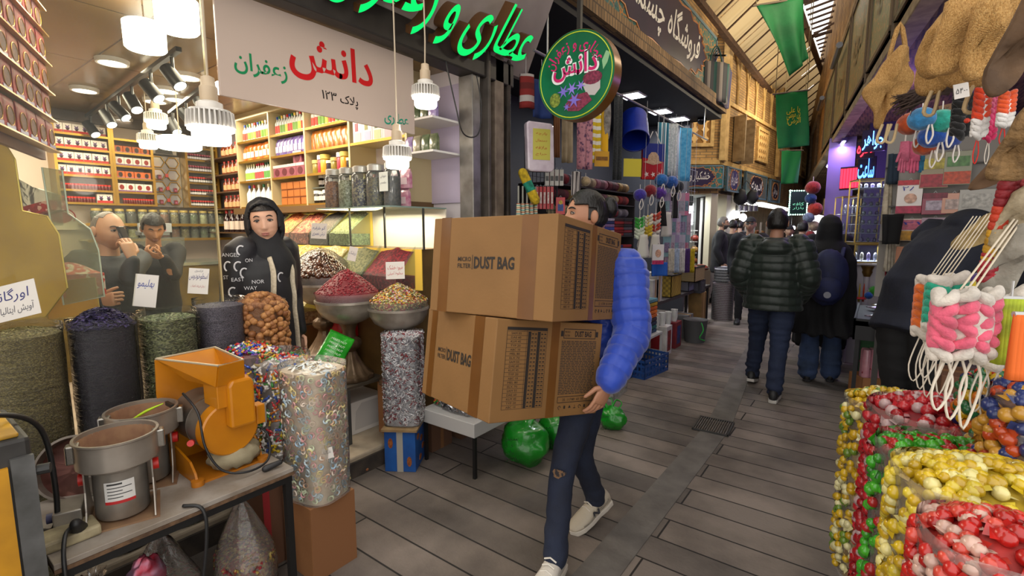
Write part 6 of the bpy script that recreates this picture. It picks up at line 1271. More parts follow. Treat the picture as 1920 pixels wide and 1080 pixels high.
t=thing('mobile_phone','black mobile phone in the young man\'s hands','phone',hp); G().bar(hp-R0*.05+Z3*.005,hp+R0*.05+Z3*.005,.07,.009,up=(0,0,1)).o('case',mat('101012',.25),t,w=True,bev=.003); G().bar(hp-R0*.045+Z3*.0102,hp+R0*.045+Z3*.0102,.06,.001).o('screen',mat('2a3038',.1),t,w=True)
# ---------------------------------------------------------------- walkers in the alley
aw=K(.56,.83,0).normalized()
def short(J,c='120e0c',top=.5): return hair(J,c,lambda d:d.z>top or (d.y<.35 and d.z>.0) or (d.y<-.1 and d.z>-.42),lambda d:.01+.008*max(0,d.z),noise=.004,sc=70,th=.012)
p1=PZ(1410,716,0); p2=PZ(1450,752,0); base=(p1+p2)/2+K(.03,-.02,0); J=stand(base,aw,1.71); J['a1']=p1+Z3*.1-aw*.03; J['a2']=p2+Z3*.085; J['k1']=J['h1'].lerp(J['a1'],.5)+aw*.05; J['k2']=J['h2'].lerp(J['a2'],.5)+aw*.03
R0,F0,_=axes(aw)
for n,s in (('1',-1),('2',1)): J['e'+n]=J['s'+n]+R0*s*.09-Z3*.27-F0*.05; J['w'+n]=J['s'+n]+R0*s*.02-Z3*.47+F0*.14
person('man seen from behind in dark green puffer jacket and blue jeans',J,aw,skin='a87a62',hands=((None,)*3,)*2,k=1.05)
short(J); hd_=J['nec']; grn=mat('16201b',.5,0,'1b2821',5,.15,60,sheen=.1)
def hood(g): 
    g.sph(hd_-F0*.11-Z3*.04,.125,(1.1,.75,.62),20); g.tube([hd_+Z3*.02+K(cos(q)*.09,sin(q)*.09,0) for q in [2*pi*i/14 for i in range(14)]],.035,10,closed=True)
jacket(J,'puffer_jacket',grn,(.075,.016),hem=-.1,rad=1.3,arm=1.5,vox=.009,wr=(.003,20),extra=hood)
trousers(J,mat('162038',.85,0,'1e2a46',6,.3,120),1.15,wr=(.009,14),nm='jeans'); [shoe(J,n,aw,'1b1b1d','b8b4ae',1.05,R(-12) if n=='1' else 0,accent='c8c8c8') for n in '12']
def chador(J,label,f,H,w=.26,zb=.42,bag=False):
    R0,F0,_=axes(f)
    for n in '12': J['s'+n]=J['s'+n].lerp(J['che'],.45); J['e'+n]=J['s'+n].lerp(J['che'],.4)-Z3*.2; J['w'+n]=J['e'+n].lerp(J['wai'],.3)-Z3*.12+F0*.05
    person(label,J,f,skin='b08a74',hands=((None,)*3,)*2,k=H/1.72); bk_=mat('0d0d10',.85,0,'141418',6,.2,30)
    g=G(); hd=J['hd']; b=V((J['pel'].x,J['pel'].y,0)); rows=[(hd+Z3*.135*1,.03,.03),(hd+Z3*.11-F0*.01,.075,.085),(hd+Z3*.05-F0*.02,.1,.12),(hd-Z3*.03-F0*.02,.108,.125),(hd-Z3*.12-F0*.01,.12,.12),(J['nec']-Z3*.02,.19,.14),(J['che']+Z3*.02,.245,.18),(J['wai'],w,.2),(J['pel'],w*1.02,.21),(b+Z3*.65,w*1.08,.22),(b+Z3*zb,w*1.12,.23)]
    g.loft([[c+R0*cos(q)*a+F0*sin(q)*bb for q in [2*pi*i/40 for i in range(40)]] for c,a,bb in rows]); o=g.o('chador',bk_,J['o'],vox=.012,smo=2,keep=True); me=o.data
    def fn(q,nr):
        p=q-b; an=atan2(p.dot(F0),p.dot(R0)); return q+nr*(.022*max(0,min(1,(1.35-p.z)))*sin(an*9+p.z*2.5+2*NZ.noise(q*3))+.008*NZ.noise(q*8))
    displace(me,fn)
    o.matrix_parent_inverse=MX.Translation(J['o'].location).inverted(); me.polygons.foreach_set('use_smooth',[True]*len(me.polygons))
    return R0,F0
p1=PZ(1530,713,0); f=K(.5,.86,0).normalized(); J=stand(p1+K(.02,0,0),f,1.66,stride=.03); R0,F0=chador(J,'woman in black chador and jeans with a navy backpack seen from behind',f,1.66,.25,.5)
trousers(J,mat('27364f',.85,0,'33456a',7,.3,120),1.25,flare=1.3,nm='jeans'); [shoe(J,n,f,'141416','1d1d20') for n in '12']
c=J['che']-F0*.27-Z3*.14; t=thing('backpack','navy backpack on the back of the woman in the chador','backpack',c-Z3*.26); nv=mat('141a3a',.7,0,'1c2450',7,.25,60)
g=G(); g.sph((0,0,.27),.2,(.85,.62,1.35),28,fn=lambda d:1+.05*NZ.noise(d*4)); o=g.o('bag_body',nv,t,sm=1); o.rotation_euler=(0,0,atan2(R0.y,R0.x)); g=G(); g.sph((0,-.09,.17),.13,(.95,.5,1),20); o=g.o('front_pocket',mat('11163a',.7,0,'1a2250',9),t,sm=1); o.rotation_euler=(0,0,atan2(R0.y,R0.x))
for s in (-1,1): g=G(); g.tube([R0*s*.1+Z3*.46+F0*.02,R0*s*.12+Z3*.55+F0*.14,R0*s*.12+Z3*.5+F0*.28],.018,8,k=4,fl=.4); g.o('strap',nv,t,sm=1)
g=G(); g.tube([R0*.0-F0*.155+Z3*.12,R0*.0-F0*.16+Z3*.12],.03,16); g.o('round_badge',mat('8a8a94',.5),t)
p2=PZ(1560,700,0)+K(.1,.42,0); f=K(.45,.89,0).normalized(); J=stand(p2,f,1.6); chador(J,'second woman in long black chador walking close on the right of the first',f,1.6,.23,.22); trousers(J,mat('14161c',.85)); [shoe(J,n,f,'141416','1d1d20') for n in '12']
# navy hoodie man leaning into the right stall
b=PD(1722,600,2.95); base=V((b.x,b.y,0)); f=K(.95,.3,0).normalized(); R0,F0,_=axes(f); J=stand(base,f,1.78)
J['pel']=base+Z3*.98; J['che']=PD(1782,480,2.9); J['wai']=J['pel'].lerp(J['che'],.45)-F0*.06+Z3*.02; J['nec']=PD(1835,428,2.9); J['hd']=PD(1905,440,2.95)
for n,s in (('1',-1),('2',1)): J['s'+n]=J['nec'].lerp(J['che'],.3)+R0*s*.19; J['e'+n]=J['s'+n]+F0*.16-Z3*.25; J['w'+n]=J['e'+n]+F0*.2-Z3*.1
person('man in navy hooded sweatshirt bending over the right hand stall',J,f,(f-Z3*.5).normalized(),Z3,skin='a87a62',hands=((.5,None,None),)*2,k=1.08); short(J)
nh=mat('10131f',.85,0,'161a2a',7,.25,60); n_=J['nec']
def hood2(g): 
    ax=(J['nec']-J['che']).normalized(); g.sph(n_-ax*.06+Z3*.07-F0*.02,.13,(.95,1.15,.6),22); g.tube([n_+Z3*.04+(R0*cos(q)*.11+F0*sin(q)*.09) for q in [2*pi*i/14 for i in range(14)]],.04,10,closed=True)
jacket(J,'hooded_sweatshirt',nh,hem=-.1,rad=1.2,arm=1.35,wr=(.012,7),extra=hood2,depth=1.15); trousers(J,mat('101013',.85),1.25); [shoe(J,n,f,'161618','2a2a2a') for n in '12']
# people further down
def far(label,px,top,foot,d,f,H,coat,tr='17171b',hc='1a1614',hem=-.3,rad=1.1,fc=True,cap=None,hf=None,skin='b08a72'):
    b=PD(px,427,d); p=V((b.x,b.y,0)); J=stand(p,f,H,stride=.04); person(label,J,f,hf,vox=.02,res=(40,30),skin=skin,k=H/1.72,hands=((.5,None,None),)*2)
    if fc: face(J,hc,bw=.003,eye=False)
    if not cap: short(J,hc)
    jacket(J,'coat',mat(coat,.8,0,'15161a',6),hem=hem,rad=rad,arm=1.2,vox=.02,wr=(.008,8)); trousers(J,mat(tr,.85),1.05,vox=.02); [shoe(J,n,f,'161616','222222') for n in '12']
    return J
J=far('bearded man with glasses in long dark coat standing before the bright nut shop',1351,398,562,9.9,K(.9,-.35,0).normalized(),1.76,'16181f',hc='6a6662',hem=-.28)
g=G(); T=J['T']
for s in (-1,1): pol(g,T,[(s*.031+.02*cos(q),.098,.014+.015*sin(q)) for q in [2*pi*i/10 for i in range(11)]],.002,5,1)
pol(g,T,[(-.05,.09,.018),(-.072,.0,.018)],.002,5,1); pol(g,T,[(.05,.09,.018),(.072,0,.018)],.002,5,1); g.o('glasses',mat('1a1a1a',.4),J['o'],w=True); hair(J,'5a5652',lambda d:d.z<-.25 and d.y>.1,.008,'beard',th=.006)
far('dark clothed person with back turned beside the bearded man',1374,412,560,10.4,K(.5,.86,0).normalized(),1.72,'101116',fc=False)
J=far('older man in black cap and sunglasses with blue shirt walking towards us',1407,398,600,7.9,K(-.5,-.86,0).normalized(),1.72,'15171f',cap=1,hem=-.15)
T=J['T']; skull(T,lambda d:d.z>.38 and True,.014,'flat_cap',mat('15161a',.8),J['o'],th=.01,noise=.002); g=G(); pol(g,T,[(-.06,.085,.052),(0,.135,.05),(.06,.085,.052)],.012,8,4,fl=.4); g.o('cap_peak',mat('15161a',.8),J['o'],w=True); g=G()
for s in (-1,1): g.add([T(V((s*.031+.024*cos(q),.104,.014+.018*sin(q)))) for q in [2*pi*i/12 for i in range(12)]],[tuple(range(12))])
pol(g,T,[(-.07,.02,.02),(-.055,.1,.022),(0,.108,.022),(.055,.1,.022),(.07,.02,.02)],.003,5,2); g.o('sunglasses',mat('0c0c0e',.2),J['o'],w=True)
R0,F0,_=axes(K(-.5,-.86,0)); g=G(); g.loft(J['_t']([(J['wai']+F0*.09,.4,.07,.09),(J['che']+F0*.1,.8,.075,.09),(J['nec']+F0*.05,1,.06,.06)])); g.o('blue_shirt',mat('1a2a8a',.7),J['o'],w=True,sm=50)
J=far('man in dark beanie half hidden behind the green jacket',1480,430,600,9.0,K(-.4,-.9,0).normalized(),1.6,'1a1a1e',cap=1); skull(J['T'],lambda d:d.z>.3 or (d.y<.2 and d.z>0),.012,'beanie',mat('1f1f24',.9),J['o'],th=.01)
far('person in brown coat with back turned left of the chador women',1505,425,600,8.2,K(.5,.86,0).normalized(),1.66,'2e2622',fc=False)
far('distant dark figure between the two facing men',1386,415,560,11.5,K(.5,.86,0).normalized(),1.72,'121318',fc=False)
far('black haired person hidden behind the two chador women',1556,402,600,6.6,K(.5,.86,0).normalized(),1.72,'121216',fc=False)
# ================================================================ scarf and household stall
def pxw(px,py,u=None,d=None):
    p=PU(px,py,u) if u is not None else PD(px,py,d); D=(p-EYE).dot(CY); return p,D/940
def shade(c,k): return ''.join('%02x'%max(0,min(255,int(int(c[i:i+2],16)*k))) for i in (0,2,4))
def stripes(cols,sc,axis=2,r=.85):
    key=('st',tuple(cols),sc,axis)
    if key in _M: return _M[key]
    m,n,p=_new('striped_cloth'); p.inputs['Roughness'].default_value=r
    tc=n.nodes.new('ShaderNodeTexCoord'); s=n.nodes.new('ShaderNodeSeparateXYZ'); n.links.new(tc.outputs['Object'],s.inputs[0])
    a=n.nodes.new('ShaderNodeMath'); a.operation='MULTIPLY'; a.inputs[1].default_value=sc; n.links.new(s.outputs[axis],a.inputs[0]); b=n.nodes.new('ShaderNodeMath'); b.operation='FRACT'; n.links.new(a.outputs[0],b.inputs[0])
    n.links.new(ramp(n,cols,b.outputs[0],True),p.inputs['Base Color']); _M[key]=m; return m
def cloth(name,label,cat,x0,y0,x1,y1,m,u=None,d=None,folds=3,amp=.02,yaw=.3,taper=0,group=None,th=.006,hem=0,peg=True,nm='cloth'):
    c,k=pxw((x0+x1)/2,y0,u,d); w=(x1-x0)*k; h=(y1-y0)*k; X=CX*cos(yaw)+CY*sin(yaw); N=X.cross(Z3); ph=U(0,6)
    t=thing(name,label,cat,c-Z3*h,0,group)
    G().sheet(lambda a,b:X*((a-.5)*w*(1+taper*(b-.5)))-Z3*(h*b*(1+hem*sin(a*7+ph)))+N*(amp*sin(a*folds*6.28+ph)*(.3+.7*b))+Z3*h,max(10,int(folds*8)),8,th).o(nm,m,t,sm=1)
    if peg: G().tube([Z3*(h-.01),Z3*(h+.035 if d else max(h+.035,2.95-(c.z-h)))],.002,5).tube([X*-.02+Z3*(h+.0),X*.02+Z3*(h+.0)],.006,6).o('hanger',mat('b8b8b8',.4,.4),t)
    return t
def ball(name,label,c,r,col,group=None,loop=True,cat='bath puff',lc='d8d0c8'):
    t=thing(name,label,cat,c-Z3*r,0,group); ph=U(0,9)
    G().sph((0,0,r),r,(1,1,.95),20,fn=lambda d:1+.05*NZ.noise(d*6+V((ph,0,0)))).o('yarn_ball',mat(col,.95,0,shade(col,.75),30,.8,45,sheen=.4),t,sm=1)
    if loop: G().tube([CX*.004-CY*r*.7+Z3*r*.4,CX*-r*.3-CY*r-Z3*r*.6,CX*-.1*r-CY*r-Z3*r*1.2,CX*r*.25-CY*r-Z3*r*.5,CX*.01-CY*r*.8+Z3*r*.4],r*.07,6,k=4).o('cord_loop',mat(lc,.8),t,sm=1)
    G().tube([Z3*r*1.9,Z3*r*2.6],r*.05,6).o('cord',mat(lc,.8),t)
    return t
def cardpack(name,label,cat,x0,y0,x1,y1,parts,base='e0d8d4',u=None,d=None,v=None,yaw=.2,th=.015,group=None,tx=None):
    if v is not None: p=PV((x0+x1)/2,(y0+y1)/2,v); k=(p-EYE).dot(CY)/940
    else: p,k=pxw((x0+x1)/2,(y0+y1)/2,u,d)
    w=(x1-x0)*k; h=(y1-y0)*k; X=CX*cos(yaw)+CY*sin(yaw); t=thing(name,label,cat,p-Z3*h/2,0,group)
    G().prism(sq(-w/2,w/2,-h/2,h/2),-th,0,p,X,Z3).o('card',mat(base,.4,coat=.3),t,w=True,bev=.002)
    for i,(nm,q,c) in enumerate(parts): G().prism([(a*w/2,b*h/2) for a,b in q],0,.003+.001*i,p,X,Z3).o(nm,mat(c,.4,0,shade(c,.75),40),t,w=True)
    if tx: g=G(); put(g,fa(tx[0]),p+X.cross(Z3)*.006+Z3*h*tx[1],X,Z3,w=w*.6,h=h*.13); g.o('print',mat(tx[2]),t,w=True)
    g=G(); g.tube([X*-.01+p+Z3*(h/2),p+Z3*(h/2+.015),p+X*.01+Z3*h/2],.002,5); g.o('hook',mat('9a9a9a',.4,.6),t,w=True)
    return t
US=-2.3
navy='152a5e'
cloth('hanging_garment','dark blue folded garment hanging under the round sign','garment',996,150,1035,218,mat('13306e',.8,0,'0e2250',6),u=-2.36,folds=1,amp=.02,yaw=.4)
cloth('wrapped_towel','red and white wrapped towel at the top of the door frame','towel',974,140,998,200,stripes(['7a1a18','a8a09c','7a1a18','5a1412'],5),u=-2.42,folds=1,th=.03)
t=thing('wrapped_blanket','clear wrapped pale lilac package hanging at the stall entrance','package',PU(1013,322,US)); p,k=pxw(1013,275,US); X=CX*cos(.35)+CY*sin(.35)
G().prism([(-.115,-.19),(-.09,-.205),(.1,-.205),(.125,-.18),(.115,.17),(.09,.19),(-.11,.2),(-.13,.18)],-.05,.02,p,X,Z3).o('package',mat('b9a8b4',.15,0,'d0c4cc',9,.3,14,coat=.6),t,w=True,bev=.012)
G().prism(sq(-.075,.08,-.11,.14),.021,.023,p,X,Z3).o('yellow_sign',mat('b8b04a',.6),t,w=True); g=G(); [put(g,fa(s),p+Z3*(.1-.055*i)+X.cross(Z3)*.0235,X,Z3,w=.1,h=.026,sl=.2) for i,s in enumerate(('پارچه','دستمال','ملافه','حراج'))]; g.o('red_handwriting',mat('a83a20'),t,w=True)
cloth('hanging_strip','brown cloth strip beside the wrapped package','cloth',1038,205,1050,292,mat('6a3f1e',.8),u=US); cloth('hanging_strip','beige cloth strips behind the round sign edge','cloth',1052,210,1074,302,mat('a8967a',.8,0,'8a7a60',9),u=-2.34,folds=2)
cloth('scarf','pink floral scarf hanging below the round sign','scarf',1080,212,1112,314,mat('b8808a',.85,0,'5a3a5a',28,pos=[.5,.62]),u=US,folds=2)
cloth('towel','yellow and white striped towel at the stall front','towel',1110,192,1128,302,stripes(['d8b81a','e8e4d8'],14),u=US,folds=1); cloth('towel','plain bright yellow towel next to the striped one','towel',1127,190,1141,300,mat('d8a81a',.85),u=-2.27,folds=1)
cardpack('price_tag','orange price tag below the yellow towels','tag',1114,284,1143,312,[('print_band',sq(-.8,.8,-.2,.3),'8a5a14')],'c8941e',u=-2.24,th=.003)
p,k=pxw(1139,176,-2.26); t=thing('fur_duster','long grey fluffy duster hanging at stall front','duster',p-Z3*.42); G().tube([(0,0,.4),(.0,.0,.2),(0,0,0)],[.03,.042,.03],14,k=5,rnd=True).o('fluff',mat('9a948e',.95,0,'6a645e',25,1,60),t,sm=1); G().tube([(0,0,.4),(0,0,.5)],.008,6).o('handle',mat('5a5a5a'),t)
cloth('net_scarf','dark grey net scarf hanging beside the blue basket','scarf',1150,180,1168,332,mat('2a2c2e',.9,0,'3c3e40',60),u=-2.3,folds=2)
# blue fabric basket
p,k=pxw(1190,245,-2.3); t=thing('fabric_basket','large blue collapsible fabric basket hanging on its side','basket',p-Z3*.3); ax=(CX*-.1-CY*.62-Z3*.75).normalized(); x,y=frame(ax)
def rgn(s,r): return [p+ax*s+(x*cos(q)+y*sin(q))*r for q in [2*pi*j/36 for j in range(36)]]
bl=mat('0f2c9a',.45,0,'0b2280',5,.2,10); G().loft([rgn(-.24,.12),rgn(-.23,.145),rgn(-.1,.15),rgn(-.09,.154),rgn(.1,.152),rgn(.11,.157),rgn(.17,.155),rgn(.165,.145),rgn(-.2,.14)]).o('basket_wall',bl,t,w=True,sm=40)
g=G(); g.tube(rgn(.17,.155),.006,6,closed=True); g.o('rim_wire',mat('0a1a6a',.4),t,w=True)
cardpack('price_card','yellow price paper below the blue basket','card',1168,298,1204,331,[],'c8b83a',u=-2.2,th=.003)
# shopping bag
p,k=pxw(1225,303,-2.24); t=thing('shopping_bag','red and blue shopping bag printed with a straw hat','bag',p-Z3*.2); X=CX*cos(.3)+CY*sin(.3); w,h=46*k,66*k
G().prism(sq(-w/2,w/2,-h/2,h/2),-.04,0,p,X,Z3).o('bag_body',mat('b8241c',.4,0,'a01c18',6),t,w=True,bev=.008); G().prism([(-w/2,.1*h),(w/2,.0),(w/2,h/2),(-w/2,h/2)],0,.002,p,X,Z3).o('blue_print',mat('1f2f7a',.4),t,w=True)
G().prism([(-.14,.0),(-.08,.02),(-.07,.08),(-.03,.12),(.03,.12),(.07,.08),(.08,.02),(.13,.0),(.0,-.03)],.002,.004,p-Z3*.01,X,Z3).o('hat_print',mat('c8a88a',.6,0,'a88a6a',60),t,w=True)
for j in range(3): G().prism([(cos(q)*(.035 if i%2 else .015)-.09+.09*j,sin(q)*(.035 if i%2 else .015)-h*.36) for i,q in enumerate([2*pi*i/10 for i in range(10)])],.002,.004,p,X,Z3).o('star_print',mat('d8c8c0',.5),t,w=True)
for s in (-1,1): G().tube([p+X*w*.3*s+Z3*h/2,p+X*.02*s+Z3*(h/2+.14)],.006,6).o('cord_handle',mat('d8d4cc'),t,w=True)
cloth('scarf','teal striped scarf hanging right of the shopping bag','scarf',1232,230,1256,335,stripes(['1f6a80','3a8aa0','e0e4e4'],30,0),u=-2.26,folds=3); cloth('towel','white patterned towel between the blue ones','towel',1251,232,1274,326,mat('d8dcdc',.9,0,'a8b4b8',40),u=-2.3,folds=3); cloth('towel','light blue towel at the far end of the stall','towel',1274,240,1299,337,mat('3f9ac8',.9,0,'6ab8d8',25),u=-2.26,folds=1,amp=.01)
cloth('scarf','turquoise tasselled scarf behind the shopping bag','scarf',1236,250,1262,350,mat('2a8aa8',.9,0,'1a5a7a',25),u=-2.4,folds=3)
for i,(x,y) in enumerate(((1185,178),(1238,208),(1272,222))):
    p=PZ(x,y,3.42); t=thing('ceiling_light','square white ceiling panel of the scarf stall, %s along the ceiling'%['nearest','middle','farthest'][i],'ceiling light',p-Z3*.02,0,'stall ceiling panels'); G().box(-.16,.16,-.16,.16,0,.02).o('frame',white,t); G().box(-.14,.14,-.14,.14,-.004,0).o('diffuser',mat('f4f8ff',.5,em=12),t); lamp('panel_light','AREA',p-Z3*.05,26,(.92,.96,1),.28,(0,0,0),.28)
t=thing('hanging_rail','thin metal rail under the stall ceiling from which scarves and towels hang','rail',(-2.3,5.6,2.95)); G().tube([(-2.3,3.4,2.955),(-2.3,8.4,2.955)],.012,8).tube([(-2.3,3.6,2.955),(-2.3,3.6,3.42)],.008,6).tube([(-2.3,8.2,2.955),(-2.3,8.2,3.42)],.008,6).o('bar',mat('8a8a8a',.4,.6),t,w=True)
# pegs of small goods near the entrance
p,k=pxw(992,350,-2.34); t=thing('duster','yellow and green striped duster near the stall entrance','duster',p-Z3*.12)
for i,c in enumerate(('c8a81e','1f8a70','c8a81e')): q=p+(CX*.035+Z3*-.075)*(i-1); G().tube([q-(CX*.035-Z3*.075)*.48,q+(CX*.035-Z3*.075)*.48],.04,12,rnd=True).o('fluff_band',mat(c,.95,0,shade(c,.7),30,1,60),t,w=True,sm=1)
for i in range(5): p,k=pxw(972+i*8,386,-2.36); t=thing('broom_head','striped broom sleeve, %s of the bundle at the entrance'%['first','second','third','fourth','last'][i],'broom',p-Z3*.14,0,'brooms at the stall entrance'); G().tube([(0,0,0),(0,0,.16)],[.022,.016],10).o('sleeve',stripes(['c8c0a0','3a8a8a','d8d0b8','a85a3a'][i%2:]+['c8c0a0'],30),t); G().tube([(0,0,.16),(0,0,.3)],.008,6).o('handle',mat('8a8a80'),t)
for i in range(5): cardpack('brush_pack','red toothbrush pack, %s on the entrance grid'%['first','second','third','fourth','fifth'][i],'packet',1004+i*7,350,1010+i*7,392,[('window',sq(-.6,.6,-.5,.5),'d8c8c0')],'b01c20',u=-2.36,group='red packs on the entrance grid')
for i in range(4): cardpack('utensil_pack','pale utensil pack, %s above the red packs'%['first','second','third','fourth'][i],'packet',1022+i*9,318,1030+i*9,348,[('dark_print',sq(-.7,.7,-.4,.2),'4a4a48')],'b8b4ac',u=-2.38,group='utensil packs on the entrance grid')
cardpack('toy_pouch','red and blue snack pouch under the utensil packs','packet',1042,370,1060,402,[('blue_print',sq(-.6,.6,-.6,.2),'2a4a9a'),('yellow_spot',circ(0,.4,.4,.25),'d8b82a')],'b81c24',u=-2.36)
t=thing('wire_grid','black wire grid holding small goods by the stall entrance','grid',PU(1015,410,-2.42)); g=G(); a=PU(968,300,-2.42); 
for i in range(9): g.bar((-2.4,3.42+i*.06,0 if i in(0,8) else 1.5),(-2.4,3.42+i*.06,2.3),.004)
for i in range(12): g.bar((-2.4,3.42,1.5+i*.07),(-2.4,3.92,1.5+i*.07),.004)
g.o('wires',iron,t,w=True)
cloth('tassel_scarf','grey white tasselled scarf beside the rolled knits','scarf',1072,322,1090,366,stripes(['3a3438','c8c0bc'],40,0),u=-2.34,folds=3)
p,k=pxw(1098,340,-2.32); ball('bristle_brush','round beige bristle brush hanging by the rolled knits',p,.05,'b8a07a',None,False,'brush')
# racks of rolled and folded knitwear
t=thing('knit_rack','dark shelf rack holding rolled and folded knitwear','rack',(-2.86,5.3,0))
for z in (1.15,1.45,1.68,1.84,2.0): G().box(-3.1,-2.62,4.3,6.3,z-.015,z).o('shelf_board',mat('2a2628',.7),t,w=True)
for y in (4.3,6.28): G().box(-3.1,-2.62,y,y+.02,.0,2.02).o('upright',mat('2a2628',.7),t,w=True)
RC=['b8a88a','8a8490','b06a50','c09a80','6a2434','a83a3a','c8b090','7a5060','8a2030','b0905a','5a4a6a','a86a7a']
n_=['lowest','second','third','fourth','top']
for r_,z in enumerate((1.68,1.84,2.0)):
    for i in range(6):
        c=RC[(i*5+r_*4)%12]; y=4.42+i*.31; t=thing('rolled_knit','%s roll of knitwear, %s on the %s rack board'%({'b8a88a':'beige','8a8490':'grey','b06a50':'rust','c09a80':'tan','6a2434':'plum','a83a3a':'red','c8b090':'cream','7a5060':'mauve','8a2030':'crimson','b0905a':'mustard','5a4a6a':'violet','a86a7a':'pink'}[c],['first','second','third','fourth','fifth','sixth'][i],['lower','middle','upper'][r_]),'knitwear',(-2.66,y,z),0,'rolled knits on the stall rack')
        G().tube([(-.02,-.135,.058),(-.02,.135,.058)],.056,14).o('roll',mat(c,.95,0,shade(c,.75),20,.6,50),t,sm=40); G().tube([(-.02,-.05,.058),(-.02,.05,.058)],.058,14).o('band',mat(shade(c,.6),.9),t,sm=40)
FC=[['c8909a','d8a0a8','b8808a','d8b0b0','a86a78','c89098'],['2a3a9a','c8b8d0','3a4aa8','8a6aa0','1f2a6a','b8b0c8'],['a81a1c','8a1418','b82428','5a1418','a82024','3a1a1e'],['3a3a44','8a2030','5a5460','20242e','6a2430','2a2a32']]
for r_,z in enumerate((1.15,1.45)):
    for i in range(7):
        for j in range(6 if r_ else 5):
            c=FC[(i+r_)%4][j]; t=tag(G().prism([(-.13,0),(.13,0),(.135,.012),(.135,.024),(.13,.034),(-.13,.034),(-.135,.02)],-.14,.14,(0,0,0),XV,Z3).o('folded_shawl',mat(c,.9,0,shade(c,.8),15),loc=(-2.76,4.45+i*.275,z+j*.037),bev=.006),'folded shawl in the %s pile from the near end on the %s shawl shelf'%(['first','second','third','fourth','fifth','sixth','last'][i],['lower','upper'][r_]),'shawl','shawl pile %d, %s shelf'%(i+1,['lower','upper'][r_]))
# pompoms, loofahs and card packs at the far end
for i,(x,y,c,n) in enumerate(((1240,338,'1f6ab8','bright blue'),(1259,342,'1f5ab0','deep blue'),(1200,366,'3a2a9a','violet'),(1219,358,'8a1224','crimson'),(1238,362,'5a2a9a','purple'),(1270,350,'141a2a','black blue'))): p,k=pxw(x,y,-2.15); ball('pompom_puff','%s pompom puff with white loop hanging at the scarf stall'%n,p,12.5*k,c,'pompom puffs at the scarf stall')
def braid(name,label,c,w,h,cols,group=None,X=None,cat='loofah',cordc='d8d0c4',n=9,tail=True,top=.12):
    """plaited bath loofah: fat overlapping lobes in two columns, coloured by height"""
    X=X or CX; N=X.cross(Z3); t=thing(name,label,cat,c-Z3*h/2,0,group); g=G(); g.sph((0,0,h/2),1,(w*.4,w*.28,h*.48),14); nc=2 if w<h*.62 else 4; cw_=w/nc
    for r_ in range(n):
        for q in range(nc):
            fz=(r_+.5+(.35 if q%2 else 0)-.17)/n; z=h*(.05+.9*fz); g.mi=max(0,min(len(cols)-1,int(len(cols)*(r_+.5)/n))); xx=(q-(nc-1)/2)*cw_; sg=(1 if q%2 else -1)*(1 if nc==2 else random.choice((1,1,-1))); dz=h*.5/n*U(.7,1.2); bl=.25*w*(1-(2*xx/w)**2)*(.8+.2*sin(pi*fz))
            g.tube([X*(xx-cw_*.52)+Z3*(z-sg*dz)+N*bl*.5,X*xx+Z3*z+N*(bl+w*.05),X*(xx+cw_*.52)+Z3*(z+sg*dz)+N*bl*.5],[cw_*.26,cw_*.4,cw_*.26],10,k=3,rnd=True)
        for s in (-1,1): g.tube([X*(s*w*.46)+Z3*(h*(.08+.84*(r_+.5)/n)-h*.3/n),X*(s*w*.44)+Z3*(h*(.08+.84*(r_+.5)/n)+h*.3/n)-N*w*.05],w*.12,8,rnd=True)
    g.o('plait',[mat(cc,.95,0,shade(cc,.8),25,.7,60,sheen=.3) for cc in cols],t,sm=1)
    G().tube([Z3*h*.93,Z3*(h+top)],w*.04,6).o('cord',mat(cordc,.85),t)
    if tail: G().tube([Z3*.01,X*-w*.2-Z3*h*.25,-Z3*h*.42,X*w*.18-Z3*h*.22,Z3*.01],w*.035,6,k=5).o('cord_loop',mat(cordc,.85),t,sm=1)
    return t
for x,y,c,n in ((1199,428,['d8e0c8','3aa83a'],'green and white'),(1214,424,['d8b82a','e8dcc0'],'yellow'),(1229,420,['d8d0c8','c8402a','d8d0c8','c8402a'],'red and white')): p,k=pxw(x,y,-2.2); braid('bath_loofah','small %s plaited loofah in the stall cluster'%n,p,16*k,44*k,c,'small loofahs at the scarf stall',n=6)
for i,(x,y,c,n) in enumerate(((1262,385,'1a1a1c','black'),(1252,420,'d0ccc4','white'),(1240,400,'101012','dark'))): cloth('bath_mitt','%s bath mitt hanging above the card packs'%n,'mitt',x-10,y-22,x+10,y+24,mat(c,.9),u=-2.18,folds=1,taper=.5)
for i,(x,n) in enumerate(((1206,'left'),(1228,'right'))): cloth('cotton_pouch','white drawstring pouch, %s one of the pair'%n,'pouch',x-10,440,x+10,484,mat('c8c4ba',.9),u=-2.15,folds=1,taper=.6,th=.02)
cardpack('mitt_card','white and pink card pack hanging in front of the pouches','packet',1222,458,1246,496,[('pink_band',sq(-1,1,-1,-.6),'c83a6a'),('skin_print',circ(0,.1,.5,.4),'d8a890')],'d8d4d4',u=-2.1)
cloth('blue_mitt','bright blue mitt at the bottom of the hanging cluster','mitt',1218,492,1252,518,mat('1f5ab8',.8),u=-2.15,folds=1,th=.02)
pal=['9a8aa8','b89aa8','8ab0b8','b8b0c0','c87a90','a8a8b0','7a9aa0','d0a8b8']
k_=0
for r_,(y0,y1) in enumerate(((362,404),(400,445),(440,482),(474,512))):
    for i in range(5):
        x=1250+i*9+(r_%2)*3; cc=pal[(i*3+r_*5)%8]; k_+=1
        cardpack('glove_pack','hanging card pack in the %s row, %s from the near side'%(['top','second','third','bottom'][r_],['first','second','third','fourth','fifth'][i]),'packet',x-7,y0,x+8,y1,[('print_block',sq(-.7,.7,-.6,.3),pal[(i+r_*3+2)%8])],cc,u=-2.22+.03*(i%3),yaw=.1+.25*(i%3),group='card packs hanging at the far end of the scarf stall, row %d'%(r_+1))
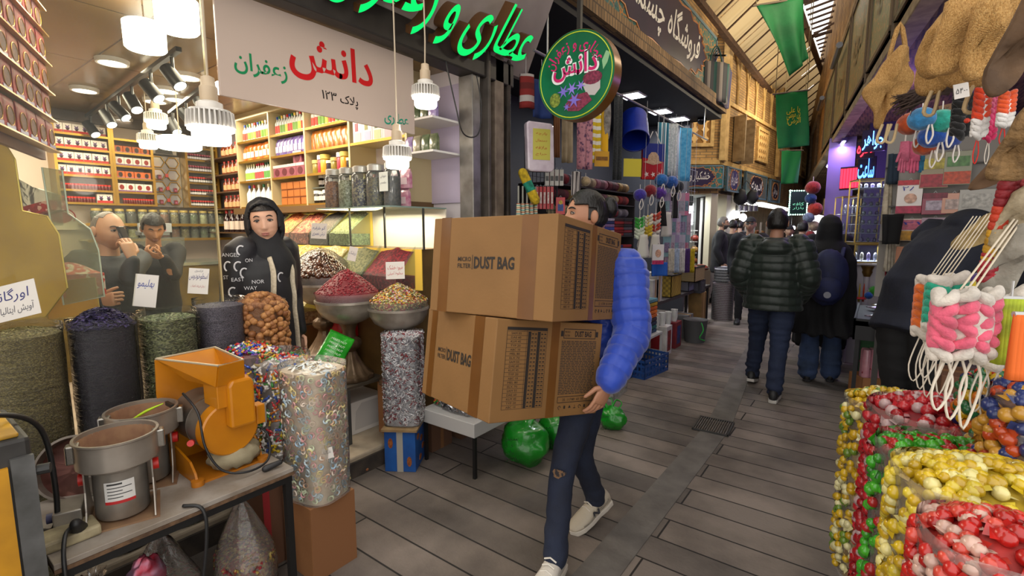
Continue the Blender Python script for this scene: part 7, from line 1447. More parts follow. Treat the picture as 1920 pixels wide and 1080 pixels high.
for i,(x,c,n) in enumerate(((1258,'c8c0b0','cream'),(1268,'a8b8d0','pale blue'),(1279,'d0ccc8','white'),(1288,'4a2a6a','purple'),(1297,'c8b01e','yellow'))): cloth('mop_head','%s string mop hanging low at the stall end'%n,'mop',x-6,466,x+7,512,mat(c,.9,0,shade(c,.8),30),u=-2.1,folds=3,amp=.015)
p,k=pxw(1283,430,-2.3); t=thing('hanging_grid','metal grid behind the hanging card packs','grid',(-2.36,7.2,1.0)); g=G()
for i in range(10): g.bar((-2.36,6.6+i*.16,1.0),(-2.36,6.6+i*.16,2.5),.006)
for i in range(10): g.bar((-2.36,6.6,1.0+i*.16),(-2.36,8.1,1.0+i*.16),.006)
g.o('wires',mat('8a8a8a',.4,.6),t,w=True)
# goods on the ground along the stall
def gbox(name,label,cat,x,y,u,w,d,h,c,z=0,stripe=None,c2=None,rz=0):
    p=PU(x,y,u); t=thing(name,label,cat,V((u-d/2,p.y,z)),rz); G().box(-d/2,d/2,-w/2,w/2,0,h).o('carton',mat(c,.6,0,c2 or shade(c,.85),8),t,bev=.004)
    if stripe: G().box(d/2,d/2+.002,-w*.3,w*.3,h*.15,h*.85).o('printed_panel',mat(stripe,.5,0,shade(stripe,.6),30),t); G().box(-d*.3,d*.3,-w/2-.002,-w/2,h*.2,h*.8).o('end_print',mat(stripe,.5),t)
    else: G().box(-d/2-.001,d/2+.001,-.025,.025,0,h+.001).o('packing_tape',mat('a8885a',.4),t)
    return t
gbox('gift_carton','tall red and white printed carton on the floor before the stall','box',1254,653,-1.95,.2,.24,.36,'c8c4c0',stripe='8a1a20'); gbox('gift_carton','second red carton with blue print further along the stall','box',1272,640,-1.98,.22,.24,.34,'7a1a22',stripe='2a3a7a'); gbox('plain_carton','grey carton behind the red printed cartons','box',1293,622,-2.05,.3,.25,.32,'6a6a6c')
gbox('flat_carton','brown carton leaning near the striped sack','box',1318,603,-2.1,.25,.2,.55,'8a6a3a'); gbox('printed_box','dark printed box stacked on the brown carton','box',1318,545,-2.1,.26,.22,.2,'3a3a42',z=.552,stripe='5a5a62')
def cups(x,y,u,z,n,label):
    p=PU(x,y,u); t=thing('cup_stack',label,'cups',V((u-.06,p.y,z)),0,'stacks of white plastic cups'); g=G()
    for i in range(n): g.lathe([(.032,i*.012),(.042,i*.012+.06),(.045,i*.012+.062),(.04,i*.012+.06),(.03,i*.012+.005)],14)
    g.o('cups',mat('d0d0ce',.4),t,sm=40); return t
for i in range(4): cups(1240+i*11,590,-1.98,.362 if i<2 else .342,9,'stack of white plastic cups on the gift cartons, %s of the row'%['first','second','third','last'][i])
for i,(x,h) in enumerate(((1224,.3),(1231,.38))): gbox('white_carton','plain white carton, %s of the pair beside the jacket sleeve'%['nearer','farther'][i],'box',x+4,580,-2.2,.2,.2,h,'c4c2be',z=.6)
t=thing('goods_bench','low dark bench under the baskets and white cartons','bench',(-2.35,7,0)); G().box(-2.6,-2.19,5.4,8.6,.56,.6).o('bench_top',mat('3a3432',.7),t,w=True)
for y in (5.45,8.5): G().box(-2.58,-2.54,y,y+.04,0,.56).box(-2.24,-2.2,y,y+.04,0,.56).o('leg',mat('2a2626',.6),t,w=True)
def basket(label,x,y,u,z,w,d,h,m,goods=None):
    p=PU(x,y,u); t=thing('basket',label,'basket',V((u-d/2,p.y,z))); g=G(); 
    for (x0,x1,y0,y1) in ((-d/2,d/2,-w/2,-w/2+.01),(-d/2,d/2,w/2-.01,w/2),(-d/2,-d/2+.01,-w/2,w/2),(d/2-.01,d/2,-w/2,w/2)): g.box(x0,x1,y0,y1,0,h)
    g.box(-d/2,d/2,-w/2,w/2,0,.01); g.o('basket_wall',m,t); g=G(); g.bar((-d/2,-w/2,h),(d/2,-w/2,h),.018); g.bar((d/2,-w/2,h),(d/2,w/2,h),.018); g.bar((-d/2,w/2,h),(d/2,w/2,h),.018); g.bar((-d/2,-w/2,h),(-d/2,w/2,h),.018); g.o('rim',mat('2a2420',.7),t)
    if goods: o=G().sph((0,0,h*.9),1,(d*.42,w*.42,.06),14,fn=lambda q:1+.15*NZ.noise(q*5)).o('goods',goods,t,sm=1); o['kind']='stuff'
    return t
def checks(a,b,sc): 
    m,n,p=_new('checked_cloth'); c=n.nodes.new('ShaderNodeTexChecker'); c.inputs['Scale'].default_value=sc; c.inputs[1].default_value=lin(a); c.inputs[2].default_value=lin(b); tc=n.nodes.new('ShaderNodeTexCoord'); n.links.new(tc.outputs['Object'],c.inputs[0]); n.links.new(c.outputs[0],p.inputs['Base Color']); return m
basket('yellow checked cloth basket on the goods bench','x' and 1268,540,-2.2,.6,.42,.3,.3,checks('b89a3a','8a7434',28),mat('4a4034',.8)); basket('grey cloth bin beside the yellow checked basket',1299,535,-2.2,.6,.4,.26,.3,mat('77788a',.8)); basket('straw basket of red and green packs near the bearded man',1312,525,-2.1,.75,.5,.4,.22,stripes(['a8946a','7d6a48'],60),gran(['8a2a2a','2a7a3a','c8b890','5a3a2a'],25))
sack('striped_sack','tall grey and pink striped sack standing near the bearded man','sack',V((-2.02,8.75,0)),.17,.16,.62,stripes(['7a6a70','a0969a','6a4a54'],34),None,wr=.03,dome=.02)
sack('striped_sack','short dark striped bag stacked on the tall striped sack','sack',V((-2.02,8.75,.66)),.16,.15,.2,stripes(['3a3a44','b8b8c0','2a2a34'],22),None,wr=.05,dome=.05)
t=thing('towel_rack','low white metal rack carrying folded towels','rack',(-2.1,4.9,0)); wm=mat('c0c0be',.4,.2)
for x in (-2.3,-1.92):
    for y in (4.45,5.5): G().box(x-.012,x+.012,y-.012,y+.012,0,.36).o('leg',wm,t,w=True)
G().bar((-1.92,4.45,.35),(-1.92,5.5,.35),.025).bar((-2.3,4.45,.35),(-2.3,5.5,.35),.025).bar((-2.3,4.45,.35),(-1.92,4.45,.35),.025).bar((-2.3,5.5,.35),(-1.92,5.5,.35),.025).o('frame_rail',wm,t,w=True); G().box(-2.3,-1.92,4.45,5.5,.362,.366).o('tray',wm,t,w=True)
TC=[('1f3a5a','navy'),('1a5a5a','teal'),('1f2a44','dark blue'),('3a2a34','plum'),('c8641e','bright orange'),('d8701e','orange'),('c85a14','deep orange'),('b8901e','mustard'),('5a8a9a','pale teal')]
for i in range(3):
    for j,(c,n) in enumerate(TC): tag(G().prism([(-.15,0),(.15,0),(.156,.018),(.15,.04),(-.15,.04)],-.15,.15,(0,0,0),XV,Z3).o('folded_towel',mat(c,.95,0,shade(c,.8),18,.5,60),loc=(-2.1,4.64+i*.32,.367+j*.044),bev=.008),'folded %s towel in the %s pile on the low white rack'%(n,['nearest','middle','far'][i]),'towel','folded towels on the white rack')
def crate(label,c,w,d,h,col,rz=0):
    t=thing('plastic_crate',label,'crate',c,rz,'plastic crates on the floor'); m=mat(col,.45)
    for nm,p0,p1,n in (('side_panel',(-w/2,-d/2),(w/2,-d/2),9),('side_panel',(-w/2,d/2),(w/2,d/2),9),('end_panel',(-w/2,-d/2),(-w/2,d/2),7),('end_panel',(w/2,-d/2),(w/2,d/2),7)):
        g=G(); a=V((*p0,0)); b=V((*p1,0))
        for z in (.012,h*.35,h*.68,h-.015): g.bar(a+Z3*z,b+Z3*z,.012,.024)
        for i in range(n+1): q=a.lerp(b,i/n); g.bar(q,q+Z3*h,.008,.014,up=(1,0,0))
        g.o(nm,m,t)
    G().box(-w/2,w/2,-d/2,d/2,0,.01).o('base',m,t); return t
crate('blue plastic crate on the floor below the towel rack',PZ(1222,700,0)+V((-.12,.0,0)),.36,.5,.2,'1c3f7a',R(-8)); crate('second blue plastic crate behind the carrier man',V((-2.12,4.75,0)),.34,.44,.19,'17346a'); crate('small grey wire crate beside the man\'s hand',V((-1.95,4.1,0)),.3,.36,.18,'8f8c88',R(5))
t=thing('storage_stack','grey storage tub with green cord below the goods bench','tub',PZ(1302,640,0)); G().lathe([(.13,0),(.16,.3),(.165,.31),(.15,.3)],20).o('tub',mat('4a4a4c',.6),t,sm=40); G().tube([(.1,-.1,.3),(.15,-.15,.2),(.12,-.2,.1),(.16,-.1,.05)],.008,6,k=4).o('cord',mat('2a9a3a',.5),t)
# plaid bags by the brick corner
for i in range(5):
    p=PD(1338+i*4,158,8.3); c=p+CX*(.02*i-.02)+CY*(.1*i-.1); t=thing('plaid_bag','plaid carrier bag hanging by the brick corner, %s of the row'%['front','second','third','fourth','last'][i],'bag',c,0,'plaid bags hanging by the brick corner'); X=CX*.95+CY*.3
    col=[['1f4a44','5a5450','8a8078','2a2a30'],['4a4448','7a7470','2f5a54','c0b8b0'],['3a3a44','6a6468','1f3f4a','8a8088'],['2a2a4a','6a6478','3a3a4a','8a84a0'],['32305a','5a5478','2a2a3a','77708f']][i]
    G().sheet(lambda a,b:X*((a-.5)*.5*(1-.12*b))-Z3*(-.3+.6*(1-b))*-1+X.cross(Z3)*(.03*sin(a*pi)+.012*sin(a*12))+Z3*.0,16,8,.03).o('bag_body',stripes(col,7,0),t,sm=1)
    for s in (-1,1): G().tube([X*.12*s+Z3*.3,X*.06*s+Z3*.5,X*0+Z3*.56],.01,6,k=3).o('handle',mat(col[0],.8),t)
t=thing('bag_hook','iron wall bracket holding the plaid bags','bracket',PD(1340,100,8.4)); G().bar(PD(1322,104,8.6),PD(1362,104,8.2),.025).o('bracket_bar',iron,t,w=True)
t=thing('security_camera','black dome camera under the brick band beside the plaid bags','camera',PD(1316,225,8.7)-Z3*.08); G().sph((0,0,.08),.08,(1,1,1),14).o('dome',mat('101012',.2),t,sm=1); G().tube([(0,0,.12),(0,0,.2)],.07,14).o('mount',mat('2a2a2c',.5),t,sm=40)
# ================================================================ right hand side
jute=gran(['b5894e','c49a5e','a67c44','b98f55'],1,.95,1.0,(420,420,300),.003); [q for q in jute.node_tree.nodes if q.type=='TEX_VORONOI'][0].inputs['Randomness'].default_value=.25; juted=mat('7d5a30',.95,0,'60431f',18,1.0,160)
def mitt(label,pts,d,m=jute,th=.02,strap=True,yaw=-.2,group='woven jute mitts hanging over the right stall',bend=.04,cx=None,cy=None,loops=1):
    cx=cx or sum(p[0] for p in pts)/len(pts); cy=cy or sum(p[1] for p in pts)/len(pts); O=PD(cx,cy,d); k=d/940; X=CX*cos(yaw)+CY*sin(yaw); N=X.cross(Z3)
    P=[((x-cx)*k,(cy-y)*k) for x,y in pts]; t=thing('jute_mitt',label,'mitt',O+Z3*min(p[1] for p in P),0,group)
    cen=V((0,0,0)); g=G(); n=len(P); P=[(a.x,a.y) for a in spline([(x,y,0) for x,y in P]+[(*P[0],0)],4)[:-1]]; n=len(P); R_=[]
    for s,z in ((1.0,0),(1.0,.4),(.96,.7),(.7,.85),(.2,.9)): R_.append([O+X*x*s+Z3*y*s+N*(th*z+bend*sin(y*6)+.01*sin(x*45+y*12)+.006*sin(y*50)) for x,y in P])
    Rb=[[O+X*x*s+Z3*y*s+N*(-th*z*.6+bend*sin(y*6)) for x,y in P] for s,z in ((.2,1.1),(.6,1),(.9,.8))]
    g.loft(Rb+R_); g.o('woven_body',m,t,w=True,sm=60)
    tp=max(P,key=lambda q:q[1]); bt=min(P,key=lambda q:q[1])
    if strap: G().tube([O+X*(tp[0]-.03)+Z3*(tp[1]-.05),O+X*tp[0]+Z3*(tp[1]+.09),O+X*(tp[0]+.035)+Z3*(tp[1]-.05)],.008,6,k=4).o('strap',m,t,w=True)
    for l in range(loops): G().tube([O+X*(bt[0]+.03*l)+Z3*(bt[1]+.01),O+X*(bt[0]-.015+.03*l)+Z3*(bt[1]-.05),O+X*(bt[0]+.03*l+.01)+Z3*(bt[1]-.055),O+X*(bt[0]+.02+.03*l)+Z3*(bt[1]+.01)],.005,6,k=4).o('hanging_loop',mat('b8a078',.9),t,w=True)
    return t
mitt('single woven jute mitt hanging apart below the tile panels',[(1668,98),(1684,100),(1690,130),(1702,145),(1700,170),(1672,205),(1668,232),(1655,230),(1648,205),(1622,172),(1640,145),(1652,120)],1.95,loops=2)
for i,(pts,d,n) in enumerate((([(1740,60),(1790,0),(1850,-30),(1880,20),(1878,90),(1850,125),(1800,120),(1760,140),(1735,110)],1.35,'largest woven jute mitt spread across the top right'),([(1770,10),(1850,-30),(1930,-20),(1930,90),(1895,115),(1840,110),(1800,130),(1760,120)],1.2,'jute mitt overlapping in front of the largest one'),([(1735,75),(1765,60),(1775,140),(1768,170),(1735,168),(1728,120)],1.5,'small folded jute mitt at the left of the top right cluster'),([(1780,60),(1830,40),(1870,120),(1840,160),(1790,150),(1765,110)],1.28,'jute mitt hanging lowest in the top right cluster'),([(1815,20),(1850,10),(1870,70),(1855,135),(1825,130)],1.15,'narrow pleated jute mitt in the middle of the cluster'))): mitt(n,pts,d,jute,.025,False,loops=1 if i in(2,3) else 0)
p=PD(1730,178,1.7); t=thing('hair_switch','bunch of dark brown fibre brushes hanging under the jute mitts','brush',p-Z3*.08); g=G()
for k in range(70): a=U(-1,1); g.tube([p+CX*(.05+U(-.02,.04))+Z3*U(.0,.05)+CY*U(-.03,.03),p+CX*(.0+a*.03)+Z3*(U(-.02,.02))+CY*U(-.03,.03),p+CX*(-.09+U(-.02,.06))+Z3*U(-.07,.0)],[.006,.005,.001],4,k=2)
g.o('fibres',mat('2a1c16',.9,0,'3c2a20',20),t,w=True); G().tube([p+CX*.06+Z3*.03,p+CX*.09+Z3*.12],.006,6).o('cord',mat('b8a888'),t,w=True)
for x,y,r,c,n,d in ((1706,232,21,'c8501a','orange'),(1735,272,20,'c04a14','lower orange'),(1778,262,20,'1a3f9a','dark blue'),(1747,256,22,'1c56b8','royal blue'),(1765,228,23,'28b09a','turquoise'),(1728,223,22,'2f86c0','sky blue')) and [(q[0],q[1],q[2],q[3],q[4],2.02-.03*i) for i,q in enumerate(((1706,232,21,'c8501a','orange'),(1735,272,20,'c04a14','lower orange'),(1778,262,20,'1a3f9a','dark blue'),(1747,256,22,'1c56b8','royal blue'),(1765,228,23,'28b09a','turquoise'),(1728,223,22,'2f86c0','sky blue')))]:
    ball('bath_puff','%s round bath puff with white loop in the right stall cluster'%n,PD(x,y,d),r*d/940,c,'bath puffs over the right stall')
for x,y,w,h,cols,n,d in ((1838,212,26,100,['e0dcd8','e0dcd8','d8401a','d8401a','d8401a'],'orange and white',1.25),(1858,222,20,90,['c81e5a','d0406e','d85a80'],'pink beaded',1.3),(1885,205,26,70,['e0dcd8','d8501e','d8501e'],'short orange and white',1.2),(1806,205,36,110,['141416','18181a'],'black fluffy',1.45)): p,k=pxw(x,y,d=d); braid('bath_loofah','long %s plaited loofah hanging at the upper right'%n,p,w*k,h*k,cols,'plaited loofahs at the upper right',n=8,cordc='c8261e' if 'orange and' in n else 'd8d0c4',tail=n!='black fluffy',top=.2)
for i,(x,y,c) in enumerate(((1813,178,'2a4a9a'),(1800,234,'d8402a'),(1815,215,'2a8a3a'))): p,k=pxw(x,y,d=1.4); tag(G().sph((0,0,.007),.007,(1,1,1),10).o('bead',mat(c,.4),loc=p-CY*.02,sm=1),'%s bead on the black fluffy loofah'%['blue','red','green'][i],'bead')
card('white price card reading five four hundred among the jute mitts',PD(1803,170,1.22),.036,.034,[('۵۴۰۰','2a2a2a',.0,.75,.35)],R(12),0,.0); card('small brown price card above the turquoise puff',PD(1773,205,1.9),.05,.035,[('۵۲','2a2018',.0,.5,.5)],R(12),0,.0,'6a4a30')
# brown gloves and braids at the right edge
for i,(pts,d,n) in enumerate((([(1900,-20),(1925,-20),(1925,120),(1905,165),(1880,165),(1872,120)],.95,'brown leather like glove at the top right edge'),([(1893,215),(1925,180),(1935,320),(1902,335),(1876,320)],.9,'wrapped brown mitt in plastic at the right edge'),([(1852,300),(1885,310),(1870,345),(1835,352)],1.1,'small brown felt pad below the orange loofahs'),([(1888,360),(1925,340),(1925,450),(1880,460)],.95,'pale clear wrapped sponge at the right edge'))): mitt(n,pts,d,[mat('6d5238',.75,0,'4d3825',14,.6,25),mat('86673f',.8,0,'5d4526',50,.8,90),mat('5f4630',.9),mat('a89a80',.8,0,'82745a',40,.6,60)][i],.014,False,loops=0,group='wrapped mitts at the right edge')
for i,(x0,y0,x1,y1,cols,n) in enumerate(((1895,330,1850,520,['8a1420','c83a1a','d8a01e','a81a2a'],'long red and yellow twisted cord'),(1915,300,1880,540,['a81a20','c84a1a','8a1420'],'long dark red twisted cord'))):
    a,b=PD(x0,y0,.95),PD(x1,y1,1.0); t=thing('twisted_cord',n+' hanging in plastic at the right edge','cord',b); g=G()
    for j in range(26): q=a.lerp(b,j/26); q2=a.lerp(b,(j+1.4)/26); g.mi=(j*len(cols))//26; s=1 if j%2 else -1; g.tube([q+CX*.008*s,q2-CX*.008*s],.011,7,rnd=True)
    g.o('twist',[mat(c,.6,0,shade(c,.7),30) for c in cols],t,w=True,sm=1)
for i,(pts,d,c) in enumerate((([(1840,400),(1860,395),(1850,450),(1815,470),(1800,455)],1.25,'a8905f'),([(1875,420),(1900,410),(1905,540),(1870,560),(1855,530)],.98,'9a9488'))): mitt(['tan sponge in clear wrap beside the stooping man','grey felt slipper in plastic at the right edge'][i],pts,d,mat(c,.9,0,shade(c,.8),18,.5,60),.02,False,loops=0,group='wrapped sponges at right')
# large plaited loofahs in front
for x,y,w,h,cols,n,d,nn in ((1745,575,58,130,['d8cfc4','d8661e','d8661e','d8661e','d8cfc4'],'orange',1.12,7),(1768,570,64,120,['d8cfc4','1fa080','1fa080','1fa080','d8cfc4'],'turquoise',1.08,7),(1870,615,80,160,['d0c8bc','123f9a','123f9a','123f9a','d0c8bc'],'deep blue',1.05,7),(1806,608,112,150,['d8cfc4','e0607a','e0607a','e0607a','e0607a','d8cfc4'],'largest pink',.95,6)):
    p,k=pxw(x,y,d=d); t=braid('bath_loofah','%s plaited bath loofah with cream ends before the stooping man'%n,p,w*k,h*k,cols,'large plaited loofahs before the stooping man',n=nn,tail=False,top=.0)
    H=h*k; W=w*k
    for q in range(3): G().tube([CX*W*(q-1)*.12+Z3*H*.95,CX*(.075+.008*q)+Z3*(H+.13)],W*.016,6).o('cord',mat('c8bca8',.85),t)
    for q in range(3): a=CX*W*(q-1)*.25; G().tube([a+Z3*.01,a-CX*.02-Z3*.06,a-CX*.005-Z3*(.1+.02*q),a+CX*.02-Z3*.05,a+CX*.004+Z3*.01],W*.022,6,k=4).o('cord_loop',mat('cfc6b8',.85),t,sm=1)
for x,y,c,n,d in ((1838,525,'4a2a7a','purple',1.2),(1828,542,'c8b01e','yellow',1.15),(1862,530,'6a3a24','brown',1.15)): p,k=pxw(x,y,d=d); ball('bath_puff','small %s puff tucked behind the pink loofah'%n,p,.02,c,'small puffs behind the pink loofah',False)
cloth('fringe_mop','neon yellow green string mop at the right edge','mop',1880,560,1912,690,mat('b8c832',.8,0,'8a9a24',30),d=.95,folds=5,amp=.01,yaw=-.2); cloth('fringe_mop','orange string mop cut by the right edge','mop',1908,590,1940,720,mat('d8641e',.8),d=.9,folds=5,amp=.01,yaw=-.2)
# candy bags on the low bench
t=thing('goods_bench','low dark wooden bench under the candy bags at lower right','bench',K(.95,1.1,0)); g=G(); a,b=K(.62,.62,0),K(1.35,1.62,0); dd=(b-a).normalized(); nn=V((dd.y,-dd.x,0))
g.prism([(-.05,-.5),(1.3,-.5),(1.3,.1),(-.05,.1)],.4,.45,a,dd,Z3.cross(dd)); g.o('bench_top',mat('4a3526',.7),t,w=True); 
for x,y in ((0,-.45),(1.25,-.45),(0,.05),(1.25,.05)): q=a+dd*x+Z3.cross(dd)*y; G().box(q.x-.02,q.x+.02,q.y-.02,q.y+.02,0,.4).o('leg',mat('3a2a1e',.7),t,w=True)
def cmat(*cs): return [mat(c,.3,0,shade(c,.85),20,coat=.5) for c in cs]
def cbag(label,px,py,d,rx,ry,h,core,cols,size,n,tint='f6f2ee',kind='lolly',rz=.3,dome=.05,op=.13):
    p=PD(px,py,d); return sack('candy_bag',label,'bag',V((p.x,p.y,p.z-h)),rx,ry,h,mat(core,.6,0,shade(core,.7),20),kind,n,size,cmat(*cols),dome,e=2.8,rim=.03,tint=tint,op=op,wr=.04,rz=rz,gl=.42,group='big clear bags of sweets at the lower right')
cbag('clear bag of yellow sweets at the back left of the candy bags',1668,765,1.62,.12,.11,.62,'c8a01e',('d8b01e','c8a01a','6a8a2a','e0d8a0'),.024,(420,80))
cbag('wide clear bag of red wrapped sweets behind the green ones',1770,788,1.34,.17,.14,.66,'a81824',('b81420','a80f1c','c82430','c8a8a8'),.026,(700,170))
cbag('clear bag of green over red sweets in the middle of the candy bags',1800,868,1.08,.155,.13,.66,'9a1a1c',('3aa01e','4ab028','2f8a1a','b01c1c'),.024,(300,170),dome=.02)
cbag('clear bag of yellow sweets nearest the camera',1850,925,.88,.14,.12,.48,'c8a81e',('d8b81a','e0c83a','c8a414','e8dc90'),.022,(560,200))
cbag('clear bag of red sweets at the bottom right corner',1885,1040,.72,.105,.1,.28,'b82a24',('c81e18','b81814','d84a3a','d8b0a0'),.021,(300,130))
cbag('clear bag of mixed red yellow and green sweets at the right edge',1900,735,1.2,.09,.08,.5,'a83a1a',('c82a14','d8b01a','1a6a3a','e07a1e','1f2a6a'),.026,(380,110))
cbag('clear bag of orange and blue sweets cut by the right edge',1945,760,1.0,.07,.07,.5,'a8562a',('c84a1e','2a3a7a','d8a03a'),.026,(320,80))
p=PD(1730,770,1.5); gbox_p=K(1.35,1.9,0); t=thing('wooden_box','plain brown box behind the candy bags','box',PD(1822,740,2.3)*1.0-Z3*0); b=PD(1822,700,2.3); t.location=(b.x,b.y,0); G().box(-.12,.12,-.12,.12,0,b.z).o('carton',mat('5a3822',.7),t,bev=.004); G().box(-.121,.121,-.02,.02,0,b.z+.001).o('packing_tape',mat('7a5434',.4),t)
# wall of packed goods behind the stooping man
t=thing('display_board','pale display board hung with packed goods behind the stooping man','board',(.65,4.9,1.0)); G().box(.02,1.7,4.9,4.93,1.0,2.3).o('board',mat('8a8580',.7),t,w=True); 
for z in (1.45,1.72,2.02): G().box(.02,1.7,4.86,4.9,z-.01,z).o('shelf_rail',mat('4a4644',.6),t,w=True)
for x in (.05,1.65): G().box(x,x+.04,4.92,4.96,0,1.0).o('leg',mat('3a3634',.6),t,w=True)
def cp2(n,x0,y0,x1,y1,parts,base,tx=None): cardpack('goods_pack',n,'packet',x0,y0,x1,y1,parts,base,v=4.8,yaw=-.6,th=.03,group='packed goods on the right display board',tx=tx)
cp2('white pack with red bands and hand picture on the display board',1686,338,1724,400,[('pink_band',sq(-1,1,-1,-.55),'b81c4a'),('red_band',sq(-1,1,.7,1),'b8182a'),('hand_print',circ(.1,-.1,.5,.3),'d8a890')],'d8d0cc',('۲۸','x' and .25,'2a2a8a'))
cp2('yellow topped seed pack with red beads at the upper display row',1732,288,1774,352,[('bead_fill',sq(-.95,.95,-.95,-.2),'a82434'),('yellow_top',sq(-.8,.8,.1,.7),'b8a83a')],'8a7a5a')
cp2('green topped pack with orange beads at the upper display row',1776,284,1816,346,[('bead_fill',sq(-.95,.95,-.95,-.2),'c84a24'),('green_top',sq(-.8,.8,.1,.7),'5a8a4a')],'8a8a70')
cp2('maroon label pack in the middle display row',1734,362,1770,402,[('label',sq(-.7,.7,-.6,.3),'b8a8b8'),('maroon_edge',sq(-1,1,.5,.95),'7a1430')],'8a2a44'); cp2('peach label pack beside the maroon one',1771,362,1804,400,[('label',sq(-.7,.7,-.6,.4),'c8b0a8')],'c89078'); cp2('clear pack of white sponge on the middle display row',1806,355,1856,398,[('sponge',sq(-.8,.8,-.6,.6),'c0bcb4')],'a8a49c')
cp2('pink and yellow pack on the lower display row',1686,410,1730,452,[('pink_top',sq(-.9,.9,.0,.9),'c8607a'),('yellow_fill',sq(-.9,.9,-.95,-.1),'c8901e')],'c8b8b0',('۲۱','x' and .3,'2a2a8a')); cp2('lilac pack with blue handwriting on the lower display row',1732,408,1772,450,[('label',sq(-.9,.9,-.7,.7),'b8a0b0')],'a890a0',('۳۹','x' and .3,'2a2a8a')); cp2('orange and purple box under the display rows',1682,462,1714,520,[('purple_print',sq(0,.9,-.2,.9),'6a4a9a')],'c88a6a')
for x0,x1,c,n in ((1686,1704,'c0607a','left pink'),(1702,1724,'c85a78','right pink'),(1722,1734,'2a6a8a','blue')):
    p,k=pxw((x0+x1)/2,290,d=3.1); w=(x1-x0)*k; t=thing('knit_glove','%s knitted glove hanging fingers down under the bath puffs'%n,'glove',p-Z3*.12,0,'knitted gloves'); g=G(); g.tube([(0,0,.2),(0,0,.08)],[w*.38,w*.48],12,fl=.35,up=(0,1,0))
    for q in range(4): g.tube([CX*w*(q-1.5)*.24+Z3*.09,CX*w*(q-1.5)*.28+Z3*(.01+.012*abs(q-1.5))],w*.12,8,rnd=True)
    g.tube([CX*-w*.45+Z3*.13,CX*-w*.7+Z3*.08],w*.12,8,rnd=True); g.o('knit_body',mat(c,.95,0,shade(c,.85),30,.5,90),t,sm=1); G().tube([(0,0,.2),(0,0,.26)],.004,5).o('cord',mat('c8c0b8'),t)
cloth('string_mop','cream string mop hanging left of the display board','mop',1656,345,1690,420,mat('b8ac98',.95,0,'9a8e7a',30),d=3.9,folds=4,amp=.02); cloth('string_mop','second white string mop lower on the left of the board','mop',1660,440,1690,510,mat('c0b8a8',.95,0,'a09684',30),d=3.8,folds=4,amp=.02); cloth('bath_mitt','black bath mitt between the two string mops','mitt',1652,402,1690,458,mat('141416',.9),d=3.7,folds=1,taper=-.4,th=.03); cloth('bath_mitt','dark blue gloves bundle above the cream mop','mitt',1660,290,1692,345,mat('22303f',.9),d=3.9,folds=2,th=.03); cloth('red_cloth','dark red cloth hanging under the string mops','cloth',1654,490,1676,520,mat('6a1420',.9),d=3.9,folds=1)
# trinket table
tc=RL(5.6,.28); t=thing('trinket_table','black table of small trinkets on the right of the alley','table',V((.25,5.5,0))); x0,x1=-.1,.6
G().box(x0,x1,4.95,6.0,.74,.78).box(x0,x0+.015,4.95,6.0,.62,.8).box(x0,x1,4.95,4.965,.62,.8).o('table_top',mat('17171a',.5),t,w=True)
for x,y in ((x0+.02,4.97),(x1-.04,4.97),(x0+.02,5.95)): G().box(x,x+.03,y,y+.03,0,.62).o('leg',mat('17171a',.5),t,w=True)
for i in range(26):
    c=random.choice(['b8a8c0','c8c4c8','9a8a9a','d8b0c0','a8b0b8','c0b090']); x,y=U(x0+.08,x1-.1),U(5.0,5.9); rz=U(0,3)
    t=thing('trinket_pack','small clear trinket pack spread on the black table','packet',(x,y,.782+.012*(i%4)),rz,'clear trinket packs on the black table'); G().sheet(lambda a,b:((a-.5)*.13,(b-.5)*.1,.012*sin(pi*a)*sin(pi*b)+.004),6,6,.006).o('pouch',mat(c,.25,0,shade(c,.7),40,coat=.6),t,sm=1)
for i,(dx,c,n) in enumerate(((.0,'2aa82a','green'),(.05,'d8b81e','yellow'),(.1,'d8401e','orange red'))): p=PD(1603+i*8,552,5.3); t=thing('comb','%s plastic comb standing in the red cup'%n,'comb',p-Z3*.06,0,'bright combs on the trinket table'); G().tube([(0,0,0),(0,0,.1),(.0,0,.17)],[.014,.02,.01],10,rnd=True,fl=.4).o('comb_body',mat(c,.4),t,sm=1); G().tube([(0,0,-.02),(0,0,.01)],.012,8).o('handle',mat(shade(c,.7),.4),t)
p=PD(1612,563,5.3); t=thing('cup','red cup holding the bright combs','cup',V((p.x,p.y,.79))); G().lathe([(.05,0),(.06,p.z-.79+.02),(.055,p.z-.79+.015),(.045,.01)],18).o('cup_body',mat('b8201c',.4),t,sm=40); G().tube([(.06,0,.03),(.085,0,.06),(.06,0,.09)],.006,6,k=3).o('handle',mat('b8201c',.4),t)
for x,y,r,c,n in ((1640,546,.06,'2f9a1e','green'),(1656,552,.05,'d8c81e','yellow'),(1628,560,.04,'1a5ab8','blue')): p=PD(x,y,5.2); ball('spiky_ball','%s rubber massage ball on the trinket table'%n,V((p.x,p.y,max(p.z,.79+r))),r,c,'rubber balls on the trinket table',False,'ball')
p=PD(1637,690,4.35); zb=.0; b=V((p.x,p.y,0)); X=CX
t=thing('cardboard_box','open brown box of pink wrapped rolls at the foot of the trinket table','box',b); hb_=PD(1647,703,4.35).z; g=G(); 
for a_ in ((-.14,.14,-.11,-.104),(-.14,.14,.104,.11),(-.14,-.134,-.11,.11),(.134,.14,-.11,.11),(-.14,.14,-.11,.11)): g.box(a_[0],a_[1],a_[2],a_[3],0,hb_ if a_[3]-a_[2]<.02 or a_[1]-a_[0]<.02 else .01)
g.o('carton',card0,t); t.rotation_euler.z=.5; G().box(-.02,.02,-.1105,-.11,0,hb_).o('packing_tape',mat('8a5c34',.4),t)
